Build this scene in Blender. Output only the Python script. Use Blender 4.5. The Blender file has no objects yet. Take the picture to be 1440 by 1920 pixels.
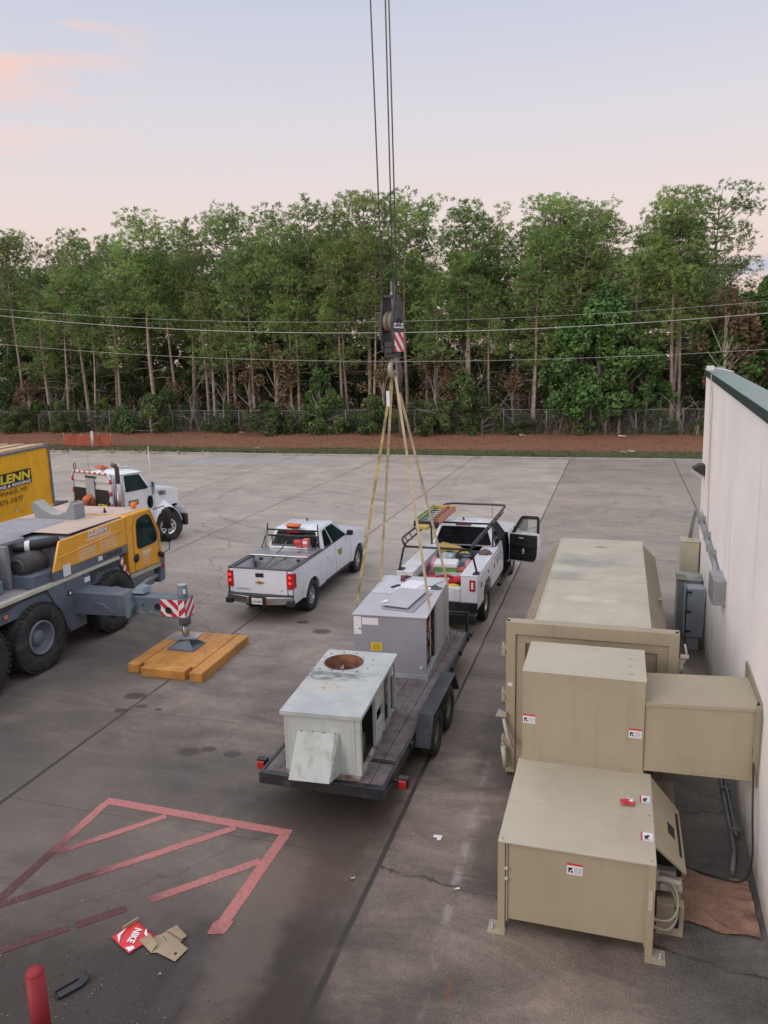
import bpy, math, random
from mathutils import Vector, Matrix, noise
random.seed(7)
R = math.radians
sc = bpy.context.scene
COL = sc.collection

# ---------------------------------------------------------------- camera
cam_d = bpy.data.cameras.new('camera')
cam = bpy.data.objects.new('camera', cam_d)
COL.objects.link(cam)
sc.camera = cam
CR = ((0.9572491, -0.0342767, -0.2872267), (0.2882258, 0.1971051, 0.9370568), (-0.0244946, 0.9797830, -0.1985581))
H = 6.3
cam.matrix_world = Matrix(((CR[0][0], CR[0][1], -CR[0][2], 0), (CR[1][0], CR[1][1], -CR[1][2], 0),
                           (CR[2][0], CR[2][1], -CR[2][2], H), (0, 0, 0, 1)))
cam_d.sensor_fit = 'VERTICAL'
cam_d.sensor_height = 24
cam_d.lens = 24 * 1450 / 1920
cam_d.clip_start = .1
cam_d.clip_end = 2000

# ---------------------------------------------------------------- sky and light
SUN_EL, SUN_AZ = R(24), R(217)
w = bpy.data.worlds.new('World')
sc.world = w
w.use_nodes = True
nt = w.node_tree
nt.nodes.clear()
N = nt.nodes.new
L = nt.links.new
out = N('ShaderNodeOutputWorld')
bg = N('ShaderNodeBackground')
tc = N('ShaderNodeTexCoord')
sep = N('ShaderNodeSeparateXYZ')
L(tc.outputs['Generated'], sep.inputs[0])
ramp = N('ShaderNodeValToRGB')
cr = ramp.color_ramp
stops = [(0.0, (.66, .46, .42)), (.06, (.81, .60, .53)), (.16, (.82, .69, .65)), (.27, (.71, .68, .72)),
         (.36, (.60, .62, .72)), (.45, (.47, .52, .67)), (.66, (1.08, 1.09, 1.2)), (1.0, (1.25, 1.25, 1.38))]  # top stops, above the view, raised beyond dusk brightness as added fill light
while len(cr.elements) < len(stops):
    cr.elements.new(.5)
for e, (p, c) in zip(cr.elements, stops):
    e.position = p
    e.color = (*c, 1)
L(sep.outputs['Z'], ramp.inputs[0])
# pink clouds to the upper left
mp = N('ShaderNodeMapping')
mp.inputs['Scale'].default_value = (2.2, 2.2, 14.0)
nz = N('ShaderNodeTexNoise')
nz.inputs['Scale'].default_value = 1.7
nz.inputs['Detail'].default_value = 5
L(tc.outputs['Generated'], mp.inputs[0])
L(mp.outputs[0], nz.inputs['Vector'])
mr = N('ShaderNodeMapRange')
mr.inputs['From Min'].default_value = .47
mr.inputs['From Max'].default_value = .60
L(nz.outputs[0], mr.inputs[0])
dot = N('ShaderNodeVectorMath')
dot.operation = 'DOT_PRODUCT'
dv = Vector((-.625, .72, .33)).normalized()
dot.inputs[1].default_value = dv
L(tc.outputs['Generated'], dot.inputs[0])
mr2 = N('ShaderNodeMapRange')
mr2.interpolation_type = 'SMOOTHSTEP'
mr2.inputs['From Min'].default_value = .984
mr2.inputs['From Max'].default_value = 1.0
L(dot.outputs['Value'], mr2.inputs[0])
mul = N('ShaderNodeMath')
mul.operation = 'MULTIPLY'
L(mr.outputs[0], mul.inputs[0])
L(mr2.outputs[0], mul.inputs[1])
mixc = N('ShaderNodeMixRGB')
mixc.inputs[2].default_value = (.88, .63, .57, 1)
L(mul.outputs[0], mixc.inputs[0])
L(ramp.outputs[0], mixc.inputs[1])
# thin dusk cloud bank low on the right
dot2 = N('ShaderNodeVectorMath')
dot2.operation = 'DOT_PRODUCT'
dot2.inputs[1].default_value = Vector((.20, .96, .09)).normalized()
L(tc.outputs['Generated'], dot2.inputs[0])
mr3 = N('ShaderNodeMapRange')
mr3.interpolation_type = 'SMOOTHSTEP'
mr3.inputs['From Min'].default_value = .985
mr3.inputs['From Max'].default_value = 1.0
L(dot2.outputs['Value'], mr3.inputs[0])
band = N('ShaderNodeMapRange')
band.interpolation_type = 'SMOOTHSTEP'
band.inputs['From Min'].default_value = .016
band.inputs['From Max'].default_value = .0
ab = N('ShaderNodeMath')
ab.operation = 'SUBTRACT'
ab.inputs[1].default_value = .088
L(sep.outputs['Z'], ab.inputs[0])
ab2 = N('ShaderNodeMath')
ab2.operation = 'ABSOLUTE'
L(ab.outputs[0], ab2.inputs[0])
L(ab2.outputs[0], band.inputs[0])
mul2 = N('ShaderNodeMath')
mul2.operation = 'MULTIPLY'
L(mr3.outputs[0], mul2.inputs[0])
L(band.outputs[0], mul2.inputs[1])
mixd = N('ShaderNodeMixRGB')
mixd.inputs[2].default_value = (.50, .48, .60, 1)
L(mul2.outputs[0], mixd.inputs[0])
L(mixc.outputs[0], mixd.inputs[1])
# a faint physical sky on top of the dusk gradient
sky = N('ShaderNodeTexSky')
sky.sky_type = 'NISHITA'
sky.sun_disc = False
sky.sun_elevation = SUN_EL
sky.sun_rotation = SUN_AZ
add = N('ShaderNodeMixRGB')
add.blend_type = 'ADD'
add.inputs[0].default_value = .008
L(mixd.outputs[0], add.inputs[1])
L(sky.outputs[0], add.inputs[2])
L(add.outputs[0], bg.inputs[0])
bg.inputs[1].default_value = 1.0
L(bg.outputs[0], out.inputs[0])

sun_d = bpy.data.lights.new('sun', 'SUN')
sun_d.energy = 1.15
sun_d.angle = R(28)
sun_d.color = (1, .88, .76)
sun = bpy.data.objects.new('sun', sun_d)
COL.objects.link(sun)
sd = Vector((-.60 * math.cos(SUN_EL), -.80 * math.cos(SUN_EL), math.sin(SUN_EL)))
sun.rotation_euler = sd.to_track_quat('Z', 'Y').to_euler()

vs = sc.view_settings
vs.view_transform = 'Standard'
vs.look = 'None'
vs.exposure = 0
vs.gamma = 1
sc.cycles.max_bounces = 6
sc.cycles.transparent_max_bounces = 12

# ---------------------------------------------------------------- materials
MATS = {}


def M(name, col, rough=.55, metal=0.0, var=.12, scale=3.0, bump=0.0, bscale=30.0, dirt=None, damt=.5, dscale=2.0,
      coat=0.0, spec=None, rnd=0.0, emit=None, dlo=.52, dhi=.68, streak=None, samt=.4):
    """Principled material with noise variation, optional dirt patches and bump."""
    if name in MATS:
        return MATS[name]
    m = bpy.data.materials.new(name)
    m.use_nodes = True
    t = m.node_tree
    n = t.nodes
    b = n['Principled BSDF']
    b.inputs['Roughness'].default_value = rough
    b.inputs['Metallic'].default_value = metal
    b.inputs['Coat Weight'].default_value = coat
    if spec is not None:
        b.inputs['Specular IOR Level'].default_value = spec
    co = n.new('ShaderNodeTexCoord')
    nz = n.new('ShaderNodeTexNoise')
    nz.inputs['Scale'].default_value = scale
    nz.inputs['Detail'].default_value = 6
    t.links.new(co.outputs['Object'], nz.inputs['Vector'])
    rp = n.new('ShaderNodeMapRange')
    rp.inputs['From Min'].default_value = .3
    rp.inputs['From Max'].default_value = .7
    rp.inputs['To Min'].default_value = 1 - var
    rp.inputs['To Max'].default_value = 1 + var
    t.links.new(nz.outputs[0], rp.inputs[0])
    mx = n.new('ShaderNodeMixRGB')
    mx.blend_type = 'MULTIPLY'
    mx.inputs[0].default_value = 1
    mx.inputs[1].default_value = (*col, 1)
    t.links.new(rp.outputs[0], mx.inputs[2])
    last = mx.outputs[0]
    if dirt:
        d = n.new('ShaderNodeTexNoise')
        d.inputs['Scale'].default_value = dscale
        d.inputs['Detail'].default_value = 8
        d.inputs['Roughness'].default_value = .65
        mp = n.new('ShaderNodeVectorMath')
        mp.operation = 'ADD'
        mp.inputs[1].default_value = (13.1, 4.7, 8.3)
        t.links.new(co.outputs['Object'], mp.inputs[0])
        t.links.new(mp.outputs[0], d.inputs['Vector'])
        dr = n.new('ShaderNodeMapRange')
        dr.inputs['From Min'].default_value = dlo
        dr.inputs['From Max'].default_value = dhi
        dr.inputs['To Max'].default_value = damt
        t.links.new(d.outputs[0], dr.inputs[0])
        m2 = n.new('ShaderNodeMixRGB')
        m2.inputs[2].default_value = (*dirt, 1)
        t.links.new(dr.outputs[0], m2.inputs[0])
        t.links.new(last, m2.inputs[1])
        last = m2.outputs[0]
    if streak:
        # weather runs, stretched down the object
        d = n.new('ShaderNodeTexNoise')
        d.inputs['Scale'].default_value = 1.0
        d.inputs['Detail'].default_value = 5
        mp = n.new('ShaderNodeMapping')
        mp.inputs['Scale'].default_value = (11, 11, .7)
        t.links.new(co.outputs['Object'], mp.inputs[0])
        t.links.new(mp.outputs[0], d.inputs['Vector'])
        dr = n.new('ShaderNodeMapRange')
        dr.inputs['From Min'].default_value = .54
        dr.inputs['From Max'].default_value = .72
        dr.inputs['To Max'].default_value = samt
        t.links.new(d.outputs[0], dr.inputs[0])
        m2 = n.new('ShaderNodeMixRGB')
        m2.inputs[2].default_value = (*streak, 1)
        t.links.new(dr.outputs[0], m2.inputs[0])
        t.links.new(last, m2.inputs[1])
        last = m2.outputs[0]
    if rnd:
        oi = n.new('ShaderNodeObjectInfo')
        r2 = n.new('ShaderNodeMapRange')
        r2.inputs['To Min'].default_value = 1 - rnd
        r2.inputs['To Max'].default_value = 1 + rnd
        t.links.new(oi.outputs['Random'], r2.inputs[0])
        m3 = n.new('ShaderNodeMixRGB')
        m3.blend_type = 'MULTIPLY'
        m3.inputs[0].default_value = 1
        t.links.new(last, m3.inputs[1])
        t.links.new(r2.outputs[0], m3.inputs[2])
        last = m3.outputs[0]
    t.links.new(last, b.inputs['Base Color'])
    if bump:
        bn = n.new('ShaderNodeTexNoise')
        bn.inputs['Scale'].default_value = bscale
        bn.inputs['Detail'].default_value = 4
        t.links.new(co.outputs['Object'], bn.inputs['Vector'])
        bp = n.new('ShaderNodeBump')
        bp.inputs['Strength'].default_value = bump
        bp.inputs['Distance'].default_value = .02
        t.links.new(bn.outputs[0], bp.inputs['Height'])
        t.links.new(bp.outputs[0], b.inputs['Normal'])
    if emit:
        b.inputs['Emission Color'].default_value = (*col, 1)
        b.inputs['Emission Strength'].default_value = emit
    MATS[name] = m
    return m


def glass(name, col=(.008, .010, .011), rough=.06):
    if name in MATS:
        return MATS[name]
    m = M(name, col, rough, var=.3, scale=2, spec=.10)
    return m


WHITE = M('white_paint', (.70, .72, .78), .28, var=.03, coat=.4, dirt=(.35, .33, .31), damt=.25, dscale=1.6)
WHITE2 = M('white_truck_paint', (.72, .73, .77), .28, var=.03, coat=.4, dirt=(.4, .38, .36), damt=.35, dscale=1.3, streak=(.42, .39, .36), samt=.35)
BLACK = M('black_trim', (.018, .018, .02), .5, var=.2)
BLKP = M('black_powder_paint', (.02, .021, .025), .38, var=.3, dirt=(.09, .08, .075), damt=.6, dscale=3)
RUB = M('tyre_rubber', (.028, .027, .027), .85, var=.25, scale=6, dirt=(.12, .11, .10), damt=.45, dscale=4, bump=.3, bscale=60)
CHROME = M('chrome', (.55, .55, .57), .16, 1.0, var=.1)
ALU = M('cast_alloy', (.50, .50, .52), .35, .9, var=.15)
TREAD = M('checker_aluminium', (.40, .41, .42), .38, .8, var=.15, bump=.6, bscale=120)
GLS = glass('dark_window_glass')
GLS2 = glass('green_tinted_window_glass', (.012, .028, .026))
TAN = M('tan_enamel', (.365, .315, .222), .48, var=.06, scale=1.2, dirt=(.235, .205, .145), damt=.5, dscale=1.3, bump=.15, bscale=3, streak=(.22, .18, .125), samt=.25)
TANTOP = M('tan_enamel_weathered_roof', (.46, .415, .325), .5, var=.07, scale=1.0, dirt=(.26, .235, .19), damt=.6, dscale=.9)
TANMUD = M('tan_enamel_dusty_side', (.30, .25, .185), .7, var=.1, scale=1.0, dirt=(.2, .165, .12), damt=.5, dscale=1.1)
CGREY = M('crane_grey_paint', (.105, .13, .165), .45, var=.12, scale=2, dirt=(.23, .22, .20), damt=.45, dscale=2.2)
CGREYT = M('crane_deck_dusty_grey', (.26, .255, .25), .7, var=.15, scale=2, dirt=(.13, .14, .15), damt=.6, dscale=3)
CYEL = M('crane_yellow_paint', (.76, .36, .025), .38, var=.05, coat=.3, dirt=(.45, .25, .07), damt=.3, dscale=2)
CONT = M('container_yellow', (.80, .42, .01), .45, var=.08, scale=1.5, dirt=(.4, .2, .03), damt=.35, dscale=1.4)
WOOD = M('weathered_deck_boards', (.145, .12, .115), .85, var=.3, scale=5, dirt=(.06, .045, .04), damt=.6, dscale=4, bump=.5, bscale=40)
MATW = M('varnished_mat_timber', (.47, .215, .05), .55, var=.22, scale=3, dirt=(.24, .12, .045), damt=.6, dscale=4, bump=.3, bscale=20)
ACN = M('lilac_grey_steel', (.285, .275, .315), .5, var=.05, scale=2, dirt=(.2, .2, .22), damt=.25, dscale=2)
ACT = M('pale_grey_steel_panel', (.43, .425, .455), .42, var=.05, scale=2)
ACO = M('old_mint_white_steel', (.45, .485, .47), .55, var=.08, scale=2, dirt=(.25, .24, .2), damt=.6, dscale=3, dlo=.54, dhi=.72, streak=(.22, .19, .15), samt=.5)
GALV = M('galvanised_steel', (.33, .35, .37), .45, .6, var=.15, scale=4, dirt=(.2, .19, .17), damt=.5, dscale=3)
RUST = M('rusty_steel', (.16, .06, .03), .85, var=.4, scale=8, dirt=(.05, .03, .02), damt=.7, dscale=6)
RED = M('red_lens', (.42, .012, .015), .25, var=.15, coat=.4)
REDL = M('lit_red_lens', (.9, .03, .03), .2, var=.1, emit=.9)
ORG = M('orange_lens', (.75, .13, .02), .25, var=.2, coat=.5)
SIGNW = M('sticker_white', (.72, .70, .72), .5, var=.04)
SIGNR = M('sticker_red', (.55, .03, .04), .5, var=.08)
SIGNK = M('sticker_black', (.015, .015, .02), .5, var=.1)
SIGNY = M('sticker_yellow', (.75, .55, .02), .5, var=.05)
INK = M('printed_black', (.02, .02, .025), .6, var=.1)
INKW = M('printed_white', (.75, .74, .74), .6, var=.05)
INKY = M('printed_yellow', (.75, .62, .03), .6, var=.05)
DARK = M('dark_void', (.012, .012, .012), .9, var=.2)


# ---------------------------------------------------------------- mesh builder
def V(*a):
    return Vector(a)


class MB:
    def __init__(s):
        s.v = []
        s.f = []
        s.m = []
        s.s = []
        s.T = Matrix.Identity(4)

    def add(s, verts, faces, mat=0, smooth=False):
        b = len(s.v)
        s.v += [tuple(s.T @ Vector(p)) for p in verts]
        for f in faces:
            s.f.append([b + i for i in f])
            s.m.append(mat)
            s.s.append(smooth)
        return s

    def box(s, x0, x1, y0, y1, z0, z1, mat=0):
        x0, x1 = sorted((x0, x1))
        y0, y1 = sorted((y0, y1))
        z0, z1 = sorted((z0, z1))
        v = [(x0, y0, z0), (x1, y0, z0), (x1, y1, z0), (x0, y1, z0), (x0, y0, z1), (x1, y0, z1), (x1, y1, z1), (x0, y1, z1)]
        return s.add(v, [(0, 3, 2, 1), (4, 5, 6, 7), (0, 1, 5, 4), (1, 2, 6, 5), (2, 3, 7, 6), (3, 0, 4, 7)], mat)

    def hexa(s, v, mat=0):
        """8 corners, bottom ring then top ring, each counter-clockwise seen from above"""
        return s.add(v, [(0, 3, 2, 1), (4, 5, 6, 7), (0, 1, 5, 4), (1, 2, 6, 5), (2, 3, 7, 6), (3, 0, 4, 7)], mat)

    def prism(s, poly, d, mat=0):
        """planar 3D polygon pushed by vector d"""
        n = len(poly)
        p = [Vector(q) for q in poly]
        d = Vector(d)
        nrm = Vector((0, 0, 0))
        for i in range(n):
            a, b = p[i], p[(i + 1) % n]
            nrm += a.cross(b)
        if nrm.dot(d) > 0:
            p = p[::-1]
        v = p + [q + d for q in p]
        f = [tuple(range(n)), tuple(range(2 * n - 1, n - 1, -1))]
        for i in range(n):
            j = (i + 1) % n
            f.append((j, i, n + i, n + j))
        return s.add(v, f, mat)

    def tube(s, pts, r, mat=0, n=8, caps=True, smooth=True, closed=False):
        pts = [Vector(p) for p in pts]
        k = len(pts)
        rs = r if isinstance(r, (list, tuple)) else [r] * k
        v = []
        up = None
        for i, p in enumerate(pts):
            a = pts[max(i - 1, 0)]
            b = pts[min(i + 1, k - 1)]
            if closed:
                a = pts[i - 1]
                b = pts[(i + 1) % k]
            t = (b - a).normalized()
            if up is None:
                up = Vector((0, 0, 1)) if abs(t.z) < .9 else Vector((1, 0, 0))
            sx = up.cross(t)
            if sx.length < 1e-5:
                sx = Vector((1, 0, 0)).cross(t)
            sx.normalize()
            up = t.cross(sx).normalized()
            for j in range(n):
                an = 2 * math.pi * j / n
                v.append(p + rs[i] * (math.cos(an) * sx + math.sin(an) * up))
        f = []
        for i in range(k if closed else k - 1):
            i2 = (i + 1) % k
            for j in range(n):
                j2 = (j + 1) % n
                f.append((i * n + j, i * n + j2, i2 * n + j2, i2 * n + j))
        s.add(v, f, mat, smooth)
        if caps and not closed:
            b = len(s.v) - len(v)
            s.f.append([b + j for j in range(n)][::-1])
            s.m.append(mat)
            s.s.append(False)
            s.f.append([b + (k - 1) * n + j for j in range(n)])
            s.m.append(mat)
            s.s.append(False)
        return s

    def lathe(s, prof, c, axis='x', mat=0, n=28, smooth=True):
        """prof: list of (along, radius); around the axis through c"""
        c = Vector(c)
        A = {'x': (V(1, 0, 0), V(0, 1, 0), V(0, 0, 1)), 'y': (V(0, 1, 0), V(0, 0, 1), V(1, 0, 0)),
             'z': (V(0, 0, 1), V(1, 0, 0), V(0, 1, 0))}[axis] if isinstance(axis, str) else axis
        v = []
        for (h, r) in prof:
            for j in range(n):
                an = 2 * math.pi * j / n
                v.append(c + A[0] * h + A[1] * (r * math.cos(an)) + A[2] * (r * math.sin(an)))
        f = []
        for i in range(len(prof) - 1):
            for j in range(n):
                j2 = (j + 1) % n
                f.append((i * n + j, i * n + j2, (i + 1) * n + j2, (i + 1) * n + j))
        if prof[0][1] > 1e-6:
            pass
        return s.add(v, f, mat, smooth)

    def grid(s, fn, nu, nv, mat=0, smooth=True, flip=False):
        v = [fn(i / nu, j / nv) for i in range(nu + 1) for j in range(nv + 1)]
        f = []
        for i in range(nu):
            for j in range(nv):
                a = i * (nv + 1) + j
                q = (a, a + 1, a + nv + 2, a + nv + 1)
                f.append(q[::-1] if flip else q)
        return s.add(v, f, mat, smooth)

    def ball(s, c, r, mat=0, n=10, sc=(1, 1, 1)):
        c = Vector(c)
        return s.grid(lambda u, v: c + Vector((r * sc[0] * math.sin(math.pi * v) * math.cos(2 * math.pi * u),
                                               r * sc[1] * math.sin(math.pi * v) * math.sin(2 * math.pi * u),
                                               r * sc[2] * math.cos(math.pi * v))), n * 2, n, mat, True, True)

    def obj(s, name, mats, parent=None, bevel=0.0, seg=2, label=None, world=False, solid=0.0):
        me = bpy.data.meshes.new(name)
        vs_ = s.v
        if world and parent is not None:
            mi = world_inv(parent)
            vs_ = [tuple(mi @ Vector(p)) for p in s.v]
        me.from_pydata(vs_, [], s.f)
        if not isinstance(mats, (list, tuple)):
            mats = [mats]
        for m in mats:
            me.materials.append(m)
        me.polygons.foreach_set('material_index', s.m)
        me.polygons.foreach_set('use_smooth', s.s)
        me.update()
        o = bpy.data.objects.new(name, me)
        COL.objects.link(o)
        if parent is not None:
            o.parent = parent
        if solid:
            sm = o.modifiers.new('solid', 'SOLIDIFY')
            sm.thickness = solid
            sm.offset = 0
        if bevel:
            b = o.modifiers.new('bevel', 'BEVEL')
            b.width = bevel
            b.segments = seg
            b.limit_method = 'ANGLE'
            b.angle_limit = R(35)
        if label:
            o['label'] = label
        return o


def world_inv(p):
    """inverse of the full parent chain (nothing is evaluated yet)"""
    m = Matrix.Identity(4)
    while p is not None:
        m = Matrix.LocRotScale(p.location, p.rotation_euler, p.scale) @ m
        p = p.parent
    return m.inverted()


def thing(name, label, cat, loc=(0, 0, 0), rz=0.0, group=None):
    o = bpy.data.objects.new(name, None)
    o.empty_display_size = .2
    COL.objects.link(o)
    o.location = loc
    o.rotation_euler = (0, 0, rz)
    o['label'] = label
    o['category'] = cat
    if group:
        o['group'] = group
    return o


def tag(o, label, cat, group=None):
    o['label'] = label
    o['category'] = cat
    if group:
        o['group'] = group
    return o


def struct(o):
    o['kind'] = 'structure'
    return o


def copy_tree(o, parent=None):
    kids = list(o.children)
    c = o.copy()
    COL.objects.link(c)
    if parent is not None:
        c.parent = parent
    for ch in kids:
        copy_tree(ch, c)
    return c


def text(s, o, xd, yd, wd, ht, mat, name='lettering', parent=None, shear=0.0, ext=.002, world=False, bold=0.0, label=None):
    """lettering fitted into a wd x ht box at corner o, along xd and yd"""
    cu = bpy.data.curves.new('t', 'FONT')
    cu.body = s
    cu.extrude = .01
    cu.offset = bold
    cu.resolution_u = 2
    to = bpy.data.objects.new('t', cu)
    COL.objects.link(to)
    bpy.context.view_layer.update()
    me = bpy.data.meshes.new_from_object(to)
    bpy.data.objects.remove(to)
    bpy.data.curves.remove(cu)
    xs = [v.co.x for v in me.vertices]
    ys = [v.co.y for v in me.vertices]
    x0, x1, y0, y1 = min(xs), max(xs), min(ys), max(ys)
    xd = Vector(xd).normalized()
    yd = Vector(yd).normalized()
    n = xd.cross(yd)
    o = Vector(o)
    mi = None
    if world and parent is not None:
        mi = world_inv(parent)
    for v in me.vertices:
        u = (v.co.x - x0) / (x1 - x0) * wd
        t = (v.co.y - y0) / (y1 - y0) * ht
        p = o + xd * (u + shear * t) + yd * t + n * (ext if v.co.z > 0 else -.001)
        v.co = mi @ p if mi else p
    me.materials.clear()
    me.materials.append(mat)
    ob = bpy.data.objects.new(name, me)
    COL.objects.link(ob)
    if parent is not None:
        ob.parent = parent
    if label:
        ob['label'] = label
    return ob


def sticker(o, xd, yd, wd, ht, parent, world=False, style='warn', name='warning_sticker', label=None):
    """a small printed label: white field, red header, pictogram and lines"""
    xd = Vector(xd).normalized()
    yd = Vector(yd).normalized()
    n = xd.cross(yd)
    o = Vector(o)
    mb = MB()

    def q(u0, u1, v0, v1, k, mt):
        p = [o + xd * (u * wd) + yd * (v * ht) + n * (.002 + k * .0012) for (u, v) in ((u0, v0), (u1, v0), (u1, v1), (u0, v1))]
        mb.add(p, [(0, 1, 2, 3)], mt)
    q(0, 1, 0, 1, 0, 0)
    if style == 'warn':
        q(0, 1, .82, 1, 1, 1)
        q(.06, .40, .12, .72, 1, 0)
        q(.10, .2, .2, .62, 2, 2)
        q(.2, .34, .42, .62, 2, 2)
        q(.26, .38, .18, .34, 2, 2)
        for k in range(4):
            q(.46, .93, .16 + .14 * k, .22 + .14 * k, 1, 3)
    elif style == 'warnl':
        q(0, .14, 0, 1, 1, 1)
        q(.3, .6, .25, .62, 2, 2)
        q(.5, .72, .5, .7, 2, 2)
        for k in range(3):
            q(.22, .9, .1 + .05 * k, .13 + .05 * k, 1, 3)
    return mb.obj(name, [SIGNW, SIGNR, SIGNK, M('faint_print', (.35, .4, .45), .6)], parent, world=world, label=label)
# ---------------------------------------------------------------- ground materials
class NG:
    """terse node helper"""

    def __init__(s, name):
        s.m = bpy.data.materials.new(name)
        s.m.use_nodes = True
        s.t = s.m.node_tree
        s.b = s.t.nodes['Principled BSDF']
        s.co = s.t.nodes.new('ShaderNodeTexCoord').outputs['Object']
        sp = s.t.nodes.new('ShaderNodeSeparateXYZ')
        s.t.links.new(s.co, sp.inputs[0])
        s.x, s.y, s.z = sp.outputs

    def _in(s, sock, v):
        if isinstance(v, (int, float)):
            sock.default_value = v
        elif isinstance(v, tuple):
            sock.default_value = (*v, 1) if len(v) == 3 and sock.type == 'RGBA' else v
        else:
            s.t.links.new(v, sock)

    def math(s, op, a, b=0.0, c=0.0):
        n = s.t.nodes.new('ShaderNodeMath')
        n.operation = op
        for i, v in enumerate((a, b, c)):
            s._in(n.inputs[i], v)
        return n.outputs[0]

    def noise(s, scale, detail=5, rough=.55, vec=None, st=(1, 1, 1), off=(0, 0, 0), dist=0.0):
        mp = s.t.nodes.new('ShaderNodeMapping')
        mp.inputs['Scale'].default_value = st
        mp.inputs['Location'].default_value = off
        s.t.links.new(vec or s.co, mp.inputs[0])
        n = s.t.nodes.new('ShaderNodeTexNoise')
        n.inputs['Scale'].default_value = scale
        n.inputs['Detail'].default_value = detail
        n.inputs['Roughness'].default_value = rough
        n.inputs['Distortion'].default_value = dist
        s.t.links.new(mp.outputs[0], n.inputs['Vector'])
        return n.outputs[0]

    def ramp(s, v, a, b, c=0.0, d=1.0, smooth=True):
        n = s.t.nodes.new('ShaderNodeMapRange')
        n.interpolation_type = 'SMOOTHSTEP' if smooth else 'LINEAR'
        for i, q in enumerate((v, a, b, c, d)):
            s._in(n.inputs[i], q)
        return n.outputs[0]

    def mix(s, f, a, b, mode='MIX'):
        n = s.t.nodes.new('ShaderNodeMixRGB')
        n.blend_type = mode
        s._in(n.inputs[0], f)
        s._in(n.inputs[1], a)
        s._in(n.inputs[2], b)
        return n.outputs[0]

    def blob(s, cx, cy, rx, ry, soft=.5, rot=0.0, wob=None):
        dx = s.math('SUBTRACT', s.x, cx)
        dy = s.math('SUBTRACT', s.y, cy)
        c_, s_ = math.cos(rot), math.sin(rot)
        u = s.math('ADD', s.math('MULTIPLY', dx, c_ / rx), s.math('MULTIPLY', dy, s_ / rx))
        v = s.math('ADD', s.math('MULTIPLY', dx, -s_ / ry), s.math('MULTIPLY', dy, c_ / ry))
        d = s.math('SQRT', s.math('ADD', s.math('MULTIPLY', u, u), s.math('MULTIPLY', v, v)))
        if wob is not None:
            d = s.math('ADD', d, s.math('MULTIPLY', s.math('SUBTRACT', wob, .5), 1.4))
        return s.ramp(d, 1 + soft / 2, 1 - soft / 2)

    def finish(s, col, rough=.8, bump=None, bs=.3, bd=.01):
        s._in(s.b.inputs['Base Color'], col)
        s._in(s.b.inputs['Roughness'], rough)
        if bump is not None:
            bp = s.t.nodes.new('ShaderNodeBump')
            bp.inputs['Strength'].default_value = bs
            bp.inputs['Distance'].default_value = bd
            s.t.links.new(bump, bp.inputs['Height'])
            s.t.links.new(bp.outputs[0], s.b.inputs['Normal'])
        return s.m


def line_mask(g, coord, period, offset, half, wob, wamt):
    c = g.math('ADD', coord, g.math('MULTIPLY', g.math('SUBTRACT', wob, .5), wamt))
    f = g.math('SUBTRACT', g.math('PINGPONG', g.math('SUBTRACT', c, offset), period / 2), 0.0)
    return g.ramp(f, half, g.math('MULTIPLY', half, .45))


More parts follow.
